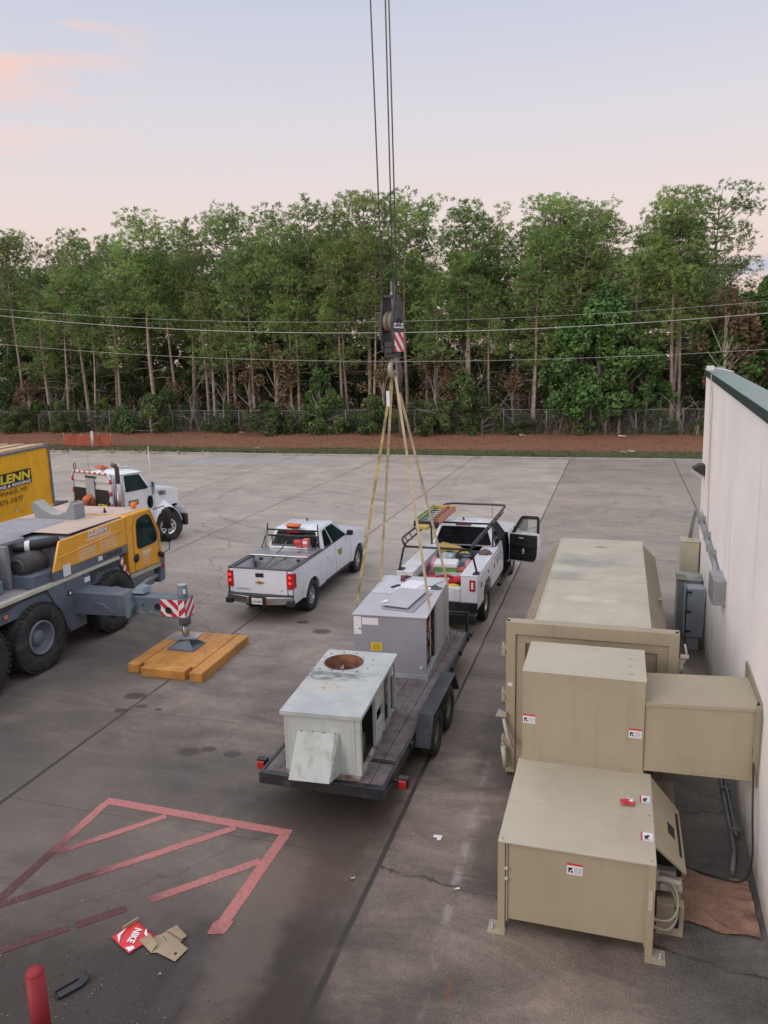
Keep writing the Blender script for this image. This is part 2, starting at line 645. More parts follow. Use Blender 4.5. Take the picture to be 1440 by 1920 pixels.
def concrete():
    g = NG('stained_concrete')
    big = g.noise(.13, 4, .6)
    mid = g.noise(.55, 6, .6, dist=.6)
    swirl = g.noise(.35, 7, .65, st=(1, 2.6, 1), dist=1.2)
    fine = g.noise(9, 6, .7)
    grit = g.noise(55, 3, .7)
    # grime and building shade put into the slab colour, darker toward the near end
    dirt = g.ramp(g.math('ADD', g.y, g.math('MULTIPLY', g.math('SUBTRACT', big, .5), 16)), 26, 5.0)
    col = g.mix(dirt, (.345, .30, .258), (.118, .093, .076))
    # cleaner lane right of the main joint
    lane = g.math('MULTIPLY', g.ramp(g.x, -2.78, -2.66), g.ramp(g.y, 4, 9, .75, 1))
    col = g.mix(g.math('MULTIPLY', lane, .52), col, (.185, .147, .118))
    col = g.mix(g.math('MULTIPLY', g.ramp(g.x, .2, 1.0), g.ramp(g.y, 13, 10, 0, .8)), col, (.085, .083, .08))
    # slab to slab tone
    sx = g.math('FLOOR', g.math('DIVIDE', g.math('ADD', g.x, 2.72), 5.78))
    sy = g.math('FLOOR', g.math('DIVIDE', g.math('SUBTRACT', g.y, 8.33), 5.96))
    wn = g.t.nodes.new('ShaderNodeTexWhiteNoise')
    wn.noise_dimensions = '2D'
    cmb = g.t.nodes.new('ShaderNodeCombineXYZ')
    g.t.links.new(sx, cmb.inputs[0])
    g.t.links.new(sy, cmb.inputs[1])
    g.t.links.new(cmb.outputs[0], wn.inputs[0])
    col = g.mix(1, col, g.ramp(wn.outputs[0], 0, 1, .91, 1.08, False), 'MULTIPLY')
    near = g.ramp(g.y, 22, 8)
    col = g.mix(g.math('MULTIPLY_ADD', near, .65, .35), col, g.mix(1, col, g.ramp(swirl, .28, .7, 1.45, .55, False), 'MULTIPLY'))
    col = g.mix(g.math('MULTIPLY_ADD', near, .72, .28), col, g.mix(1, col, g.ramp(mid, .32, .68, .58, 1.5, False), 'MULTIPLY'))
    col = g.mix(1, col, g.ramp(fine, .3, .7, .84, 1.16, False), 'MULTIPLY')
    col = g.mix(1, col, g.ramp(grit, .35, .68, .68, 1.45, False), 'MULTIPLY')
    # bright aggregate showing through
    ag = g.t.nodes.new('ShaderNodeTexVoronoi')
    ag.inputs['Scale'].default_value = 42
    g.t.links.new(g.co, ag.inputs['Vector'])
    agm = g.math('MULTIPLY', g.ramp(ag.outputs['Distance'], .26, .08), g.ramp(g.y, 16, 8))
    col = g.mix(g.math('MULTIPLY', agm, .62), col, (.34, .28, .22))
    w1 = g.noise(.9, 4, .6, off=(3, 9, 0))
    w2 = g.noise(2.6, 5, .65, off=(7, 1, 0))

    def stain(c, m, amt, colr):
        return g.mix(g.math('MULTIPLY', m, amt), c, colr)
    # rust-brown run along the main joint, oil in the bay, grime at the lower left
    col = stain(col, g.blob(-3.45, 8.0, .6, 5.4, .9, 0.03, w2), .75, (.060, .038, .026))
    col = stain(col, g.blob(-3.35, 18.5, .5, 5.5, .9, 0, w2), .42, (.15, .095, .06))
    col = stain(col, g.blob(-4.5, 5.3, 2.7, 1.7, .9, .2, w1), .9, (.030, .024, .022))
    col = stain(col, g.blob(-3.0, 4.9, 1.0, 1.1, .8, .2, w2), .7, (.045, .030, .022))
    col = stain(col, g.blob(-6.3, 5.6, 1.6, 1.0, .9, 0, w1), .6, (.05, .038, .03))
    col = stain(col, g.blob(-5.6, 7.3, 1.7, 1.0, 1.0, .3, w2), .45, (.15, .12, .10))
    col = stain(col, g.blob(-3.75, 6.9, .35, 1.6, .9, .1, w2), .55, (.16, .125, .10))
    col = stain(col, g.blob(-7.6, 8.4, 1.6, 1.3, 1.0, .2, w2), .5, (.14, .115, .098))
    col = stain(col, g.blob(-5.4, 9.6, 1.4, 1.1, 1.0, .3, w1), .55, (.062, .056, .052))
    col = stain(col, g.blob(-9.8, 9.2, 2.3, 1.7, 1.0, -.3, w1), .5, (.080, .070, .062))
    col = stain(col, g.blob(-10.4, 13.2, 1.8, 2.8, 1.0, .2, w1), .45, (.07, .062, .058))
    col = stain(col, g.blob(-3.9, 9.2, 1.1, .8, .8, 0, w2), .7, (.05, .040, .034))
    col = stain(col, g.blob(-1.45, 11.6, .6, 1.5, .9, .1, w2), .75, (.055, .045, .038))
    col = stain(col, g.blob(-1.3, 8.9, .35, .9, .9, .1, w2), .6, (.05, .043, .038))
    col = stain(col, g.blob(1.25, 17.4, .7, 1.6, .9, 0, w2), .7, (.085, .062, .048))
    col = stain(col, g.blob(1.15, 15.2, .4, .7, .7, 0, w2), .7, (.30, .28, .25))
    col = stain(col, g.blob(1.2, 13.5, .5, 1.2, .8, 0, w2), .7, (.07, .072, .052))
    col = stain(col, g.blob(-22, 44, 6, 1.6, .5, .25, w1), .55, (.34, .345, .37))
    for (bx, by, br) in ((-8.75, 11.85, .17), (-8.35, 11.5, .1), (-8.6, 11.25, .11), (-7.95, 11.45, .06), (-7.2, 16.5, .13), (-6.5, 16.0, .2),
                         (-6.6, 10.2, .16), (-6.3, 10.35, .1), (-5.85, 10.3, .12), (-4.9, 17.4, .07)):
        col = stain(col, g.blob(bx, by, br * 1.2, br * .8, .6, .2, w2), .75, (.035, .025, .022))
    # pale scuff streak down the lane by the compactor
    sc_ = g.math('MULTIPLY', g.blob(-1.72, 8.6, .06, 2.6, 1.0, .025, w2), g.ramp(w2, .45, .62))
    col = stain(col, sc_, .55, (.36, .33, .30))
    col = stain(col, g.blob(-1.45, 6.55, .03, .14, .6, 0, w2), .7, (.17, .065, .025))
    # faint tyre arcs scrubbed into the open lot
    for (ax_, ay, ar, am) in ((-9, 34, 9.0, .32), (-9, 34, 10.8, .28), (-18, 20, 13.0, .25), (-18, 20, 14.7, .25), (4, 40, 12, .25), (4, 40, 13.7, .22), (-13, 5, 7.2, .28), (-13, 5, 8.9, .25)):
        dx, dy = g.math('SUBTRACT', g.x, ax_), g.math('SUBTRACT', g.y, ay)
        dd = g.math('ABSOLUTE', g.math('SUBTRACT', g.math('SQRT', g.math('ADD', g.math('MULTIPLY', dx, dx), g.math('MULTIPLY', dy, dy))), ar))
        col = stain(col, g.math('MULTIPLY', g.ramp(dd, .16, .08), g.ramp(w1, .42, .6)), am, (.09, .08, .075))
    # joints
    jw = g.noise(1.4, 4, .7, off=(1, 1, 0))
    jx = line_mask(g, g.x, 5.78, -2.72, g.ramp(g.y, 15, 6, .030, .052), jw, .05)
    jy = line_mask(g, g.y, 2.98, 8.33, .016, jw, .07)
    gap = g.ramp(g.noise(.6, 4, .6, off=(5, 5, 0)), .40, .52)
    col = stain(col, jx, g.ramp(g.noise(.8, 3, .6), .3, .5, .55, .92), (.030, .027, .022))
    col = stain(col, jy, g.math('MULTIPLY', gap, .6), (.05, .042, .036))
    # the transverse joint right of the main one has cracked open
    ck = g.math('ABSOLUTE', g.math('SUBTRACT', g.math('ADD', g.y, g.math('MULTIPLY', g.math('SUBTRACT', g.noise(2.2, 6, .7, off=(2, 2, 0)), .5), .62)),
                                   g.math('SUBTRACT', 8.25, g.math('MULTIPLY', g.math('ADD', g.x, 2.7), .16))))
    ckm = g.math('MULTIPLY', g.ramp(ck, .03, .012), g.math('MULTIPLY', g.ramp(g.x, -2.75, -2.7), g.ramp(g.x, 2.0, 1.9)))
    col = stain(col, ckm, g.ramp(w2, .35, .6, .4, .95), (.03, .026, .022))
    # random hairline cracks
    vo = g.t.nodes.new('ShaderNodeTexVoronoi')
    vo.feature = 'DISTANCE_TO_EDGE'
    vo.inputs['Scale'].default_value = .16
    mx = g.t.nodes.new('ShaderNodeMixRGB')
    mx.blend_type = 'ADD'
    mx.inputs[0].default_value = 1
    nn = g.t.nodes.new('ShaderNodeTexNoise')
    nn.inputs['Scale'].default_value = 1.1
    nn.inputs['Detail'].default_value = 6
    g.t.links.new(g.co, nn.inputs['Vector'])
    g.t.links.new(g.co, mx.inputs[1])
    g.t.links.new(nn.outputs['Color'], mx.inputs[2])
    g.t.links.new(mx.outputs[0], vo.inputs['Vector'])
    cm = g.math('MULTIPLY', g.ramp(vo.outputs['Distance'], .0035, .001), g.ramp(big, .48, .56))
    col = stain(col, cm, .55, (.05, .045, .04))
    rough = g.ramp(mid, .3, .7, .62, .88)
    return g.finish(col, rough, g.math('ADD', grit, g.math('MULTIPLY', fine, 1.5)), .35, .008)


def verge():
    g = NG('grass_and_pine_straw')
    n1 = g.noise(.5, 6, .65, st=(.5, 1.2, 1))
    n2 = g.noise(14, 5, .75)
    yy = g.math('ADD', g.y, g.math('MULTIPLY', g.math('SUBTRACT', n1, .5), 3.2))
    grass = g.mix(n2, (.055, .062, .022), (.12, .13, .05))
    straw = g.mix(n2, (.15, .066, .036), (.30, .14, .08))
    col = g.mix(g.ramp(yy, 48.9, 50.6), grass, straw)
    col = g.mix(g.ramp(yy, 55.5, 58.5), col, g.mix(n2, (.045, .032, .02), (.11, .075, .045)))
    col = g.mix(g.math('MULTIPLY', g.ramp(g.noise(1.3, 5, .7, off=(4, 4, 0)), .58, .7), .5), col, (.14, .10, .07))
    return g.finish(col, .95, n2, .8, .05)


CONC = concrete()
VERGE = verge()
KERB = M('kerb_concrete', (.34, .32, .295), .85, var=.15, scale=2, dirt=(.16, .14, .12), damt=.6, dscale=1.2, bump=.3)
SOIL = M('bare_ground', (.07, .055, .035), .95, var=.3, scale=.5)

# ---------------------------------------------------------------- ground
mb = MB()
mb.add([(-420, -120, -.16), (420, -120, -.16), (420, 620, -.16), (-420, 620, -.16)], [(0, 1, 2, 3)])
struct(mb.obj('ground', SOIL))
mb = MB()
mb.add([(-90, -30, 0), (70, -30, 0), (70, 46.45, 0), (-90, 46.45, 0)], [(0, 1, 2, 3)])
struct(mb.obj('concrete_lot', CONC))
mb = MB()


def verge_z(x, y):
    return .06 + .35 * max(0, min(1, (y - 48.5) / 8)) + .10 * noise.noise((x * .25, y * .4, 0))


mb.grid(lambda u, v: (-90 + 160 * u, 46.62 + 53 * v, verge_z(-90 + 160 * u, 46.62 + 53 * v)), 160, 60, 0, True, True)
struct(mb.obj('verge', VERGE))
# kerb in lengths with slight irregularity
mb = MB()
x = -90.0
k = 0
while x < 70:
    dz = random.uniform(-.012, .012)
    dy = random.uniform(-.012, .012)
    mb.box(x + .012, x + 3.0, 46.45 + dy, 46.63 + dy, -.1, .13 + dz)
    x += 3.0
struct(mb.obj('kerb', KERB, bevel=.02))
# washed-out rubble at the kerb on the left
mb = MB()
for k in range(110):
    px, py = random.gauss(-34, 5), random.uniform(46.3, 47.4)
    s_ = random.uniform(.03, .12)
    mb.ball((px, py, .1 if py > 46.4 else .02), s_, 0, 3, (1.4, 1, .5))
o = mb.obj('kerb_rubble', M('rubble', (.25, .2, .15), .95, var=.3))
o['kind'] = 'stuff'

# ---------------------------------------------------------------- painted hatching
def paint():
    g = NG('worn_red_road_paint')
    n = g.noise(5, 7, .72)
    n2 = g.noise(34, 4, .75)
    col = g.mix(n, (.40, .125, .115), (.50, .20, .185))
    old = g.ramp(g.math('ADD', g.math('ADD', g.math('MULTIPLY', g.y, .75), g.math('MULTIPLY', g.x, .30)), g.math('MULTIPLY', n, .9)), 4.55, 3.75)
    col = g.mix(old, col, (.085, .026, .026))
    wear = g.math('MAXIMUM', g.math('MULTIPLY', g.ramp(n2, .50, .60), g.ramp(n, .42, .58)), g.ramp(g.noise(70, 3, .8), .60, .68))
    col = g.mix(g.math('MULTIPLY', wear, .85), col, (.12, .085, .075))
    col = g.mix(g.math('MULTIPLY', g.blob(-6.35, 5.6, .22, .14, .8, 0, n), .6), col, (.40, .08, .035))
    return g.finish(col, .7, n2, .3, .005)


PAINT = paint()
mb = MB()


def stripe(a, b, wd, z=.004):
    a, b = Vector((*a, z)), Vector((*b, z))
    t = (b - a).normalized()
    n = Vector((-t.y, t.x, 0)) * wd / 2
    k = max(2, int((b - a).length / .12))
    pts = []
    for i in range(k + 1):
        p = a.lerp(b, i / k)
        pts.append((p + n * (1 + random.uniform(-.05, .05)), p - n * (1 + random.uniform(-.05, .05))))
    v = [q for pr in pts for q in pr]
    mb.add(v, [(2 * i, 2 * i + 1, 2 * i + 3, 2 * i + 2) for i in range(k)])


stripe((-7.02, 8.62), (-4.06, 8.57), .15)
stripe((-6.97, 8.545), (-6.93, 5.9), .13, .0045)
stripe((-4.12, 8.495), (-4.13, 6.72), .15, .0045)
stripe((-5.93, 8.495), (-6.87, 7.42), .11, .005)
stripe((-4.85, 8.495), (-6.86, 6.38), .12, .005)
stripe((-4.20, 7.93), (-5.17, 6.92), .13, .005)
stripe((-5.35, 6.73), (-5.75, 6.34), .12, .005)
stripe((-5.80, 6.29), (-6.60, 5.50), .11, .005)
mb.add([(-4.22, 6.60, .006), (-4.03, 6.66, .006), (-4.02, 6.86, .006), (-4.16, 6.90, .006), (-4.24, 6.78, .006)], [(0, 1, 2, 3, 4)])
struct(mb.obj('painted_hatching', PAINT))

# ---------------------------------------------------------------- building with the long blank wall
def stucco():
    g = NG('pale_painted_block')
    n = g.noise(.7, 5, .6)
    n2 = g.noise(28, 4, .7)
    runs = g.noise(1, 5, .6, st=(3, 3, .25))
    col = g.mix(g.ramp(n, .3, .7), (.80, .765, .745), (.88, .845, .825))
    col = g.mix(g.ramp(runs, .56, .74, 0, .35), col, (.52, .47, .44))
    # splash-back dirt along the foot
    foot = g.ramp(g.math('ADD', g.z, g.math('MULTIPLY', g.noise(2.5, 5, .7), .8)), .95, .35)
    col = g.mix(g.math('MULTIPLY', foot, .7), col, (.26, .22, .19))
    # block courses showing through the paint
    mz = g.ramp(g.math('PINGPONG', g.z, .102), .008, .0)
    row = g.math('MULTIPLY', g.math('MODULO', g.math('FLOOR', g.math('DIVIDE', g.math('ADD', g.z, .102), .204)), 2), .203)
    my = g.ramp(g.math('PINGPONG', g.math('ADD', g.y, row), .203), .008, .0)
    jt = g.math('MAXIMUM', mz, my)
    col = g.mix(g.math('MULTIPLY', jt, .13), col, (.40, .35, .33))
    # a few scuffs
    for (sy, sz, ry, rz) in ((3.5, 4.1, .12, .5), (1.2, 3.0, .08, .35), (7.9, 2.9, .05, .3)):
        pass
    h = g.math('SUBTRACT', g.math('MULTIPLY', n2, .5), jt)
    return g.finish(col, .85, h, .3, .006)


STUC = stucco()
TRIM = M('dark_green_fascia', (.025, .050, .047), .4, var=.1)
CAPM = M('pale_green_grey_coping', (.17, .24, .22), .35, .2, var=.1)
bld = thing('retail_building', 'long pale pinkish block building wall with a dark green roof edge', 'building', (1.9, 10, 0))


def wx(y, z=0):
    return 1.60 + .0167 * y - .010 * z


def wtop(y):
    return 5.78 - .030 * (19.25 - y)


mb = MB()
mb.grid(lambda u, v: (wx(-4 + 23.25 * u, v * wtop(-4 + 23.25 * u)), -4 + 23.25 * u, v * wtop(-4 + 23.25 * u)), 24, 8, 0, False, True)
mb.add([(wx(19.25, 0), 19.25, 0), (30, 19.25, 0), (30, 19.25, 4.7), (2.3, 19.25, 4.7), (2.3, 19.25, 5.78), (wx(19.25, 5.78), 19.25, 5.78)], [(0, 5, 4, 3, 2, 1)])
mb.add([(30, 19.25, 0), (30, -4, 0), (30, -4, 4.7), (30, 19.25, 4.7)], [(0, 3, 2, 1)])
mb.add([(2.05, -4, 4.6), (2.05, 19.25, 4.6), (2.05, 19.25, 5.74), (2.05, -4, 5.04)], [(0, 1, 2, 3)])
mb.add([(30, -4, 0), (wx(-4), -4, 0), (wx(-4, 5.08), -4, 5.08), (30, -4, 5.08)], [(0, 3, 2, 1)])
mb.obj('wall', STUC, bld, world=True)
mb = MB()
mb.add([(2.06, -4, 4.65), (30, -4, 4.65), (30, 19.2, 4.68), (2.06, 19.2, 4.68)], [(0, 1, 2, 3)])
mb.obj('roof', M('roof_membrane', (.5, .5, .48), .8), bld, world=True)
mb = MB()
a, b = -4, 19.32
for (y0, y1) in ((-4, 4.2), (4.21, 10.4), (10.41, 19.32)):
    mb.hexa([(wx(y0, 5) - .05, y0, wtop(y0) - .10), (wx(y0, 5) + .0, y0, wtop(y0) - .10), (wx(y1, 5) + .0, y1, wtop(y1) - .10), (wx(y1, 5) - .05, y1, wtop(y1) - .10),
             (wx(y0, 5) - .05, y0, wtop(y0) + .03), (wx(y0, 5) + .0, y0, wtop(y0) + .03), (wx(y1, 5) + .0, y1, wtop(y1) + .03), (wx(y1, 5) - .05, y1, wtop(y1) + .03)], 0)
    mb.hexa([(wx(y0, 5) - .05, y0, wtop(y0) + .031), (wx(y0, 5) + .30, y0, wtop(y0) + .06), (wx(y1, 5) + .30, y1, wtop(y1) + .06), (wx(y1, 5) - .05, y1, wtop(y1) + .031),
             (wx(y0, 5) - .05, y0, wtop(y0) + .045), (wx(y0, 5) + .30, y0, wtop(y0) + .085), (wx(y1, 5) + .30, y1, wtop(y1) + .085), (wx(y1, 5) - .05, y1, wtop(y1) + .045)], 1)
mb.box(1.87, 2.05, 19.26, 19.32, 5.68, 5.81, 0)
mb.obj('roof_edge', [TRIM, CAPM], bld, world=True)

# wall light
lt = thing('wall_light', 'dark wedge-shaped security light on the pale wall near its far corner', 'light', (1.86, 18.35, 3.5))
mb = MB()
mb.prism([(0, 0, -.02), (0, 0, .24), (-.10, 0, .24), (-.25, 0, .16)], (0, .34, 0))
mb.obj('housing', M('bronze_housing', (.03, .028, .03), .45), lt, bevel=.01)
mb = MB()
mb.prism([(-.02, 0, -.03), (-.26, 0, .15), (-.29, 0, .20), (-.27, 0, .05), (-.06, 0, -.06)], (0, .33, 0))
mb.obj('lens', M('cloudy_lens', (.4, .4, .42), .25), lt)

# junction box and conduit
jb = thing('junction_box', 'grey steel junction box on the wall with a fat conduit angling down to it', 'electrical box', (1.8, 14.2, 2.0))
mb = MB()
mb.box(1.60, 1.83, 13.45, 14.15, 2.05, 2.47)
mb.box(1.592, 1.83, 13.44, 13.446, 2.24, 2.25)
mb.obj('enclosure', GALV, jb, bevel=.008, world=True)
mb = MB()
mb.tube([(1.72, 14.15, 2.35), (1.75, 14.7, 2.4), (1.78, 18.55, 2.66), (1.78, 18.8, 2.62), (1.74, 18.95, 2.4), (1.68, 19.0, 1.9)], .045)
for yy in (15.2, 16.4, 17.6):
    mb.box(1.71, 1.86, yy, yy + .03, 2.35 + (yy - 14.2) * .06, 2.52 + (yy - 14.2) * .06)
mb.obj('conduit', GALV, jb, world=True)

BEIGEBOX = M('beige_enclosure', (.42, .39, .30), .5, var=.05, dirt=(.25, .22, .15), damt=.4)
t = thing('meter_cabinet', 'beige electrical cabinet against the far corner of the wall under the conduit', 'electrical cabinet', (1.65, 18.9, 0))
mb = MB()
mb.box(-.17, .22, -.30, .16, .25, 1.9)
mb.box(-.19, .24, -.32, .18, 1.9, 1.93)
mb.obj('cabinet', BEIGEBOX, t, bevel=.01)
mb = MB()
mb.box(-.13, .2, -.318, -.302, .35, 1.8)
mb.obj('door', BEIGEBOX, t, bevel=.004)
t = thing('transformer_cabinet', 'large grey-green transformer cabinet with moss on its lid beside the wall', 'electrical cabinet', (1.6, 17.7, 0))
mb = MB()
mb.box(-.24, .24, -.2, .42, .02, 1.28)
mb.obj('cabinet', M('grey_cabinet', (.27, .29, .30), .5, var=.1, dirt=(.14, .14, .12), damt=.5), t, bevel=.01)
mb = MB()
mb.box(-.26, .26, -.22, .44, 1.282, 1.33)
mb.obj('lid', M('mossy_lid', (.30, .31, .30), .6, var=.1, dirt=(.10, .11, .03), damt=.8, dscale=2.2, dlo=.48, dhi=.6), t, bevel=.012)
t = thing('disconnect_cabinet', 'upright grey cabinet with its door ajar in front of the transformer cabinet', 'electrical cabinet', (1.62, 16.8, 0))
CAB2 = M('blue_grey_cabinet', (.27, .31, .35), .45, var=.08, dirt=(.18, .18, .17), damt=.4)
mb = MB()
mb.box(-.13, .2, -.12, .25, .30, 1.36)
mb.box(-.1, .15, -.08, .2, .0, .298)
mb.obj('cabinet', CAB2, t, bevel=.01)
mb = MB()
mb.box(-.175, -.155, -.16, .22, .3, 1.38)
mb.obj('door', CAB2, t, bevel=.005)
mb = MB()
for zz in (.42, .85, 1.27):
    mb.box(-.154, -.04, -.152, -.128, zz, zz + .035)
mb.obj('latch', BLACK, t)

# thin cable from the roof edge and stack on the coping
t = thing('vent_pipe', 'thin cream pipe running down the wall from a box on the roof edge', 'pipe', (1.75, 17.2, 5.75))
mb = MB()
mb.tube([(wx(17.2, 5.9) + .02, 17.2, 5.85), (wx(17.2, 5.6) - .075, 17.2, 5.74), (wx(17.2, 5.3) - .03, 17.2, 5.3), (wx(17.1, 3.2) - .022, 17.1, 3.2), (wx(16.95, 2.1) - .022, 16.95, 2.1)], .012, n=6)
mb.tube([(wx(17.2, 5.6) - .07, 17.22, 5.5), (wx(17.4, 4.3) - .02, 17.45, 4.4), (wx(17.6, 3.4) - .015, 17.5, 3.5), (wx(17.2, 3.2) - .02, 17.2, 3.3)], .008, n=5)
mb.obj('pipe', M('cream_pipe', (.5, .44, .36), .6), t, world=True)
mb = MB()
mb.box(1.66, 1.80, 17.1, 17.25, 5.84, 5.93)
mb.tube([(1.8, 17.15, 5.88), (1.95, 16.9, 5.86), (2.1, 16.6, 5.82)], .01, n=5)
mb.obj('cap_box', SIGNW, t, world=True)

t = thing('wall_base_pipe', 'grey pipe and flashing lying along the foot of the wall', 'pipe', (1.6, 10.5, 0))
mb = MB()
mb.tube([(1.50, 9.15, .04), (1.58, 9.6, .04), (1.60, 10.4, .04), (1.64, 12.6, .04), (1.74, 14.5, .04)], .03)
mb.tube([(1.64, 9.9, .09), (1.68, 12.4, .09)], .018)
mb.tube([(1.60, 13.3, .05), (1.62, 13.7, .05), (1.60, 13.7, .35)], .04)
for yy in (10.0, 11.0, 12.0, 13.6):
    mb.box(1.57, 1.7, yy, yy + .04, 0, .11)
mb.obj('pipe', M('dull_grey_pipe', (.17, .175, .18), .6, .3, var=.2), t, world=True)
mb = MB()
pts = [(1.72, 9.55, 2.1), (1.66, 9.45, 2.0), (1.68, 9.4, 1.5), (1.66, 9.1, .9), (1.69, 9.0, .35), (1.62, 8.95, .05), (1.3, 9.05, .02), (1.0, 9.15, .02), (.8, 9.25, .03)]
sm = [Vector(p) for p in pts]
for _ in range(2):
    q = [sm[0]]
    for a, b in zip(sm, sm[1:]):
        q += [a.lerp(b, .25), a.lerp(b, .75)]
    sm = q + [sm[-1]]
mb.tube(sm, .012, n=6)
tag(mb.obj('power_cable', BLACK), 'black cable hanging down the wall from the duct to the ground', 'cable')

# ---------------------------------------------------------------- forest edge fence, net, pole and wires
CHAIN = M('chain_link_galvanised', (.24, .24, .24), .6, .3, var=.1)
fen = thing('chain_link_fence', 'long low chain link fence in front of the pine wood', 'fence', (-18, 56.6, .3))
mbr = MB()
x = -66.0
while x < 26:
    mbp = MB()
    z0 = verge_z(x, 56.6) - .1
    h = 1.92
    mbp.tube([(x, 56.6, z0), (x + random.uniform(-.03, .03), 56.6, z0 + h)], .033, n=8)
    mbp.obj('post', CHAIN, fen, world=True)
    z1 = verge_z(x + 3.05, 56.6) - .1
    mbr.tube([(x, 56.6, z0 + h - .03), (x + 3.05, 56.6, z1 + h - .03)], .022, n=6)
    x += 3.05
mbr.obj('top_rail', CHAIN, fen, world=True)
mb = MB()
x = -66.0
while x < 26:
    z0 = verge_z(x, 56.6)
    for sg in (1, -1):
        mb.tube([(x, 56.6 + .004 * sg, z0 + (0 if sg > 0 else 1.75)), (x + 1.75, 56.6 + .004 * sg, z0 + (1.75 if sg > 0 else 0))], .0035, n=3, caps=False)
    x += .16
mb.obj('wire_mesh', CHAIN, fen, world=True)

net = thing('safety_net_fence', 'sagging orange-red plastic safety net strung at the left edge of the verge', 'barrier', (-38.6, 49.4, .1))
mb = MB()
NETM = M('orange_net', (.60, .12, .065), .7, var=.15)
nx = 48
for i in range(nx + 1):
    px = -2.0 + 4.2 * i / nx
    sag = .1 * math.sin(px * 2.2) + .06 * math.sin(px * 5)
    mb.tube([(px, .04 * math.sin(px * 3), .02), (px + .03, .05 * math.sin(px * 3 + 1), .88 - abs(sag))], .016, n=3, caps=False)
for j in range(13):
    z = .05 + .82 * j / 12
    mb.tube([(-2 + .35 * k, .04 * math.sin((-2 + .35 * k) * 3), z * (1 - abs(.1 * math.sin((-2 + .35 * k) * 2.2)))) for k in range(13)], .016, n=3, caps=False)
mb.obj('net', NETM, net)
for px in (-2.0, -.4, 1.1, 2.2):
    mb = MB()
    mb.tube([(px, .06, -.05), (px, .06, 1.0)], .03, n=5)
    mb.obj('stake', M('pale_stake', (.4, .3, .2), .8), net)
mb = MB()
mb.tube([(0, 0, 0), (0, 0, 1.15)], .11, n=10)
mb.ball((0, 0, 1.15), .11)
o = mb.obj('marker_post', M('cream_plastic', (.55, .5, .4), .6))
o.location = (-37.6, 48.9, .05)
tag(o, 'short cream marker post standing by the orange net', 'post')

pole = thing('utility_pole', 'grey wooden utility pole behind the crane hook at the wood edge', 'pole', (-15.3, 55, .2))
mb = MB()
mb.tube([(.0, 0, -.3), (-.25, 0, 5.5), (-.52, 0, 11.25)], [.21, .19, .155], n=12)
mb.obj('shaft', M('grey_pole_timber', (.17, .15, .125), .9, var=.3, scale=8, bump=.5), pole)
mb = MB()
mb.box(-.62, -.42, -.25, -.16, 10.2, 10.5)
mb.obj('bracket', GALV, pole)


def wire(pts, r, label):
    r *= .7
    # smooth sagging curve through three points, carried out of frame
    (x0, z0), (x1, z1), (x2, z2) = pts

    def q(x):
        return (z0 * (x - x1) * (x - x2) / ((x0 - x1) * (x0 - x2)) + z1 * (x - x0) * (x - x2) / ((x1 - x0) * (x1 - x2))
                + z2 * (x - x0) * (x - x1) / ((x2 - x0) * (x2 - x1)))
    mb = MB()
    mb.tube([(-52 + 70 * i / 60, 46 + .0 * i, q(-52 + 70 * i / 60)) for i in range(61)], r, n=5)
    tag(mb.obj('power_line', M('pale_aluminium_wire', (.42, .41, .39), .5, .2)), label, 'wire')


wire([(-42.0, 9.69), (-13.14, 7.62), (7.29, 7.98)], .030, 'middle overhead wire, the thickest of the three, crossing in front of the wood')
wire([(-42.0, 10.15), (-13.13, 8.28), (7.25, 8.58)], .014, 'thin overhead wire, topmost of the three, crossing in front of the wood')
wire([(-42.3, 7.75), (-13.18, 5.92), (7.42, 6.11)], .016, 'thin overhead wire, lowest of the three, crossing in front of the wood')
# ---------------------------------------------------------------- vegetation
def leafmat(name, c1, c2, c3=None, rnd=.22, scale=.55, trans=.18):
    g = NG(name)
    n = g.noise(scale, 3, .6)
    n2 = g.noise(3.5, 3, .7)
    col = g.mix(g.ramp(n, .36, .64), c1, c2)
    if c3:
        col = g.mix(g.ramp(g.noise(.9, 3, .6, off=(9, 2, 5)), .60, .70), col, c3)
    col = g.mix(1, col, g.ramp(n2, .3, .7, .72, 1.3, False), 'MULTIPLY')
    oi = g.t.nodes.new('ShaderNodeObjectInfo')
    hs = g.t.nodes.new('ShaderNodeHueSaturation')
    g._in(hs.inputs['Hue'], g.ramp(oi.outputs['Random'], 0, 1, .485, .515, False))
    vr = g.math('FRACT', g.math('MULTIPLY', oi.outputs['Random'], 7.3))
    g._in(hs.inputs['Value'], g.ramp(vr, 0, 1, 1 - rnd, 1 + rnd, False))
    g._in(hs.inputs['Color'], col)
    g.finish(hs.outputs[0], .65)
    g.b.inputs['Specular IOR Level'].default_value = .25
    tr = g.t.nodes.new('ShaderNodeBsdfTranslucent')
    g.t.links.new(hs.outputs[0], tr.inputs[0])
    ms = g.t.nodes.new('ShaderNodeMixShader')
    ms.inputs[0].default_value = trans
    o = g.t.nodes['Material Output']
    g.t.links.new(g.b.outputs[0], ms.inputs[1])
    g.t.links.new(tr.outputs[0], ms.inputs[2])
    g.t.links.new(ms.outputs[0], o.inputs[0])
    return g.m


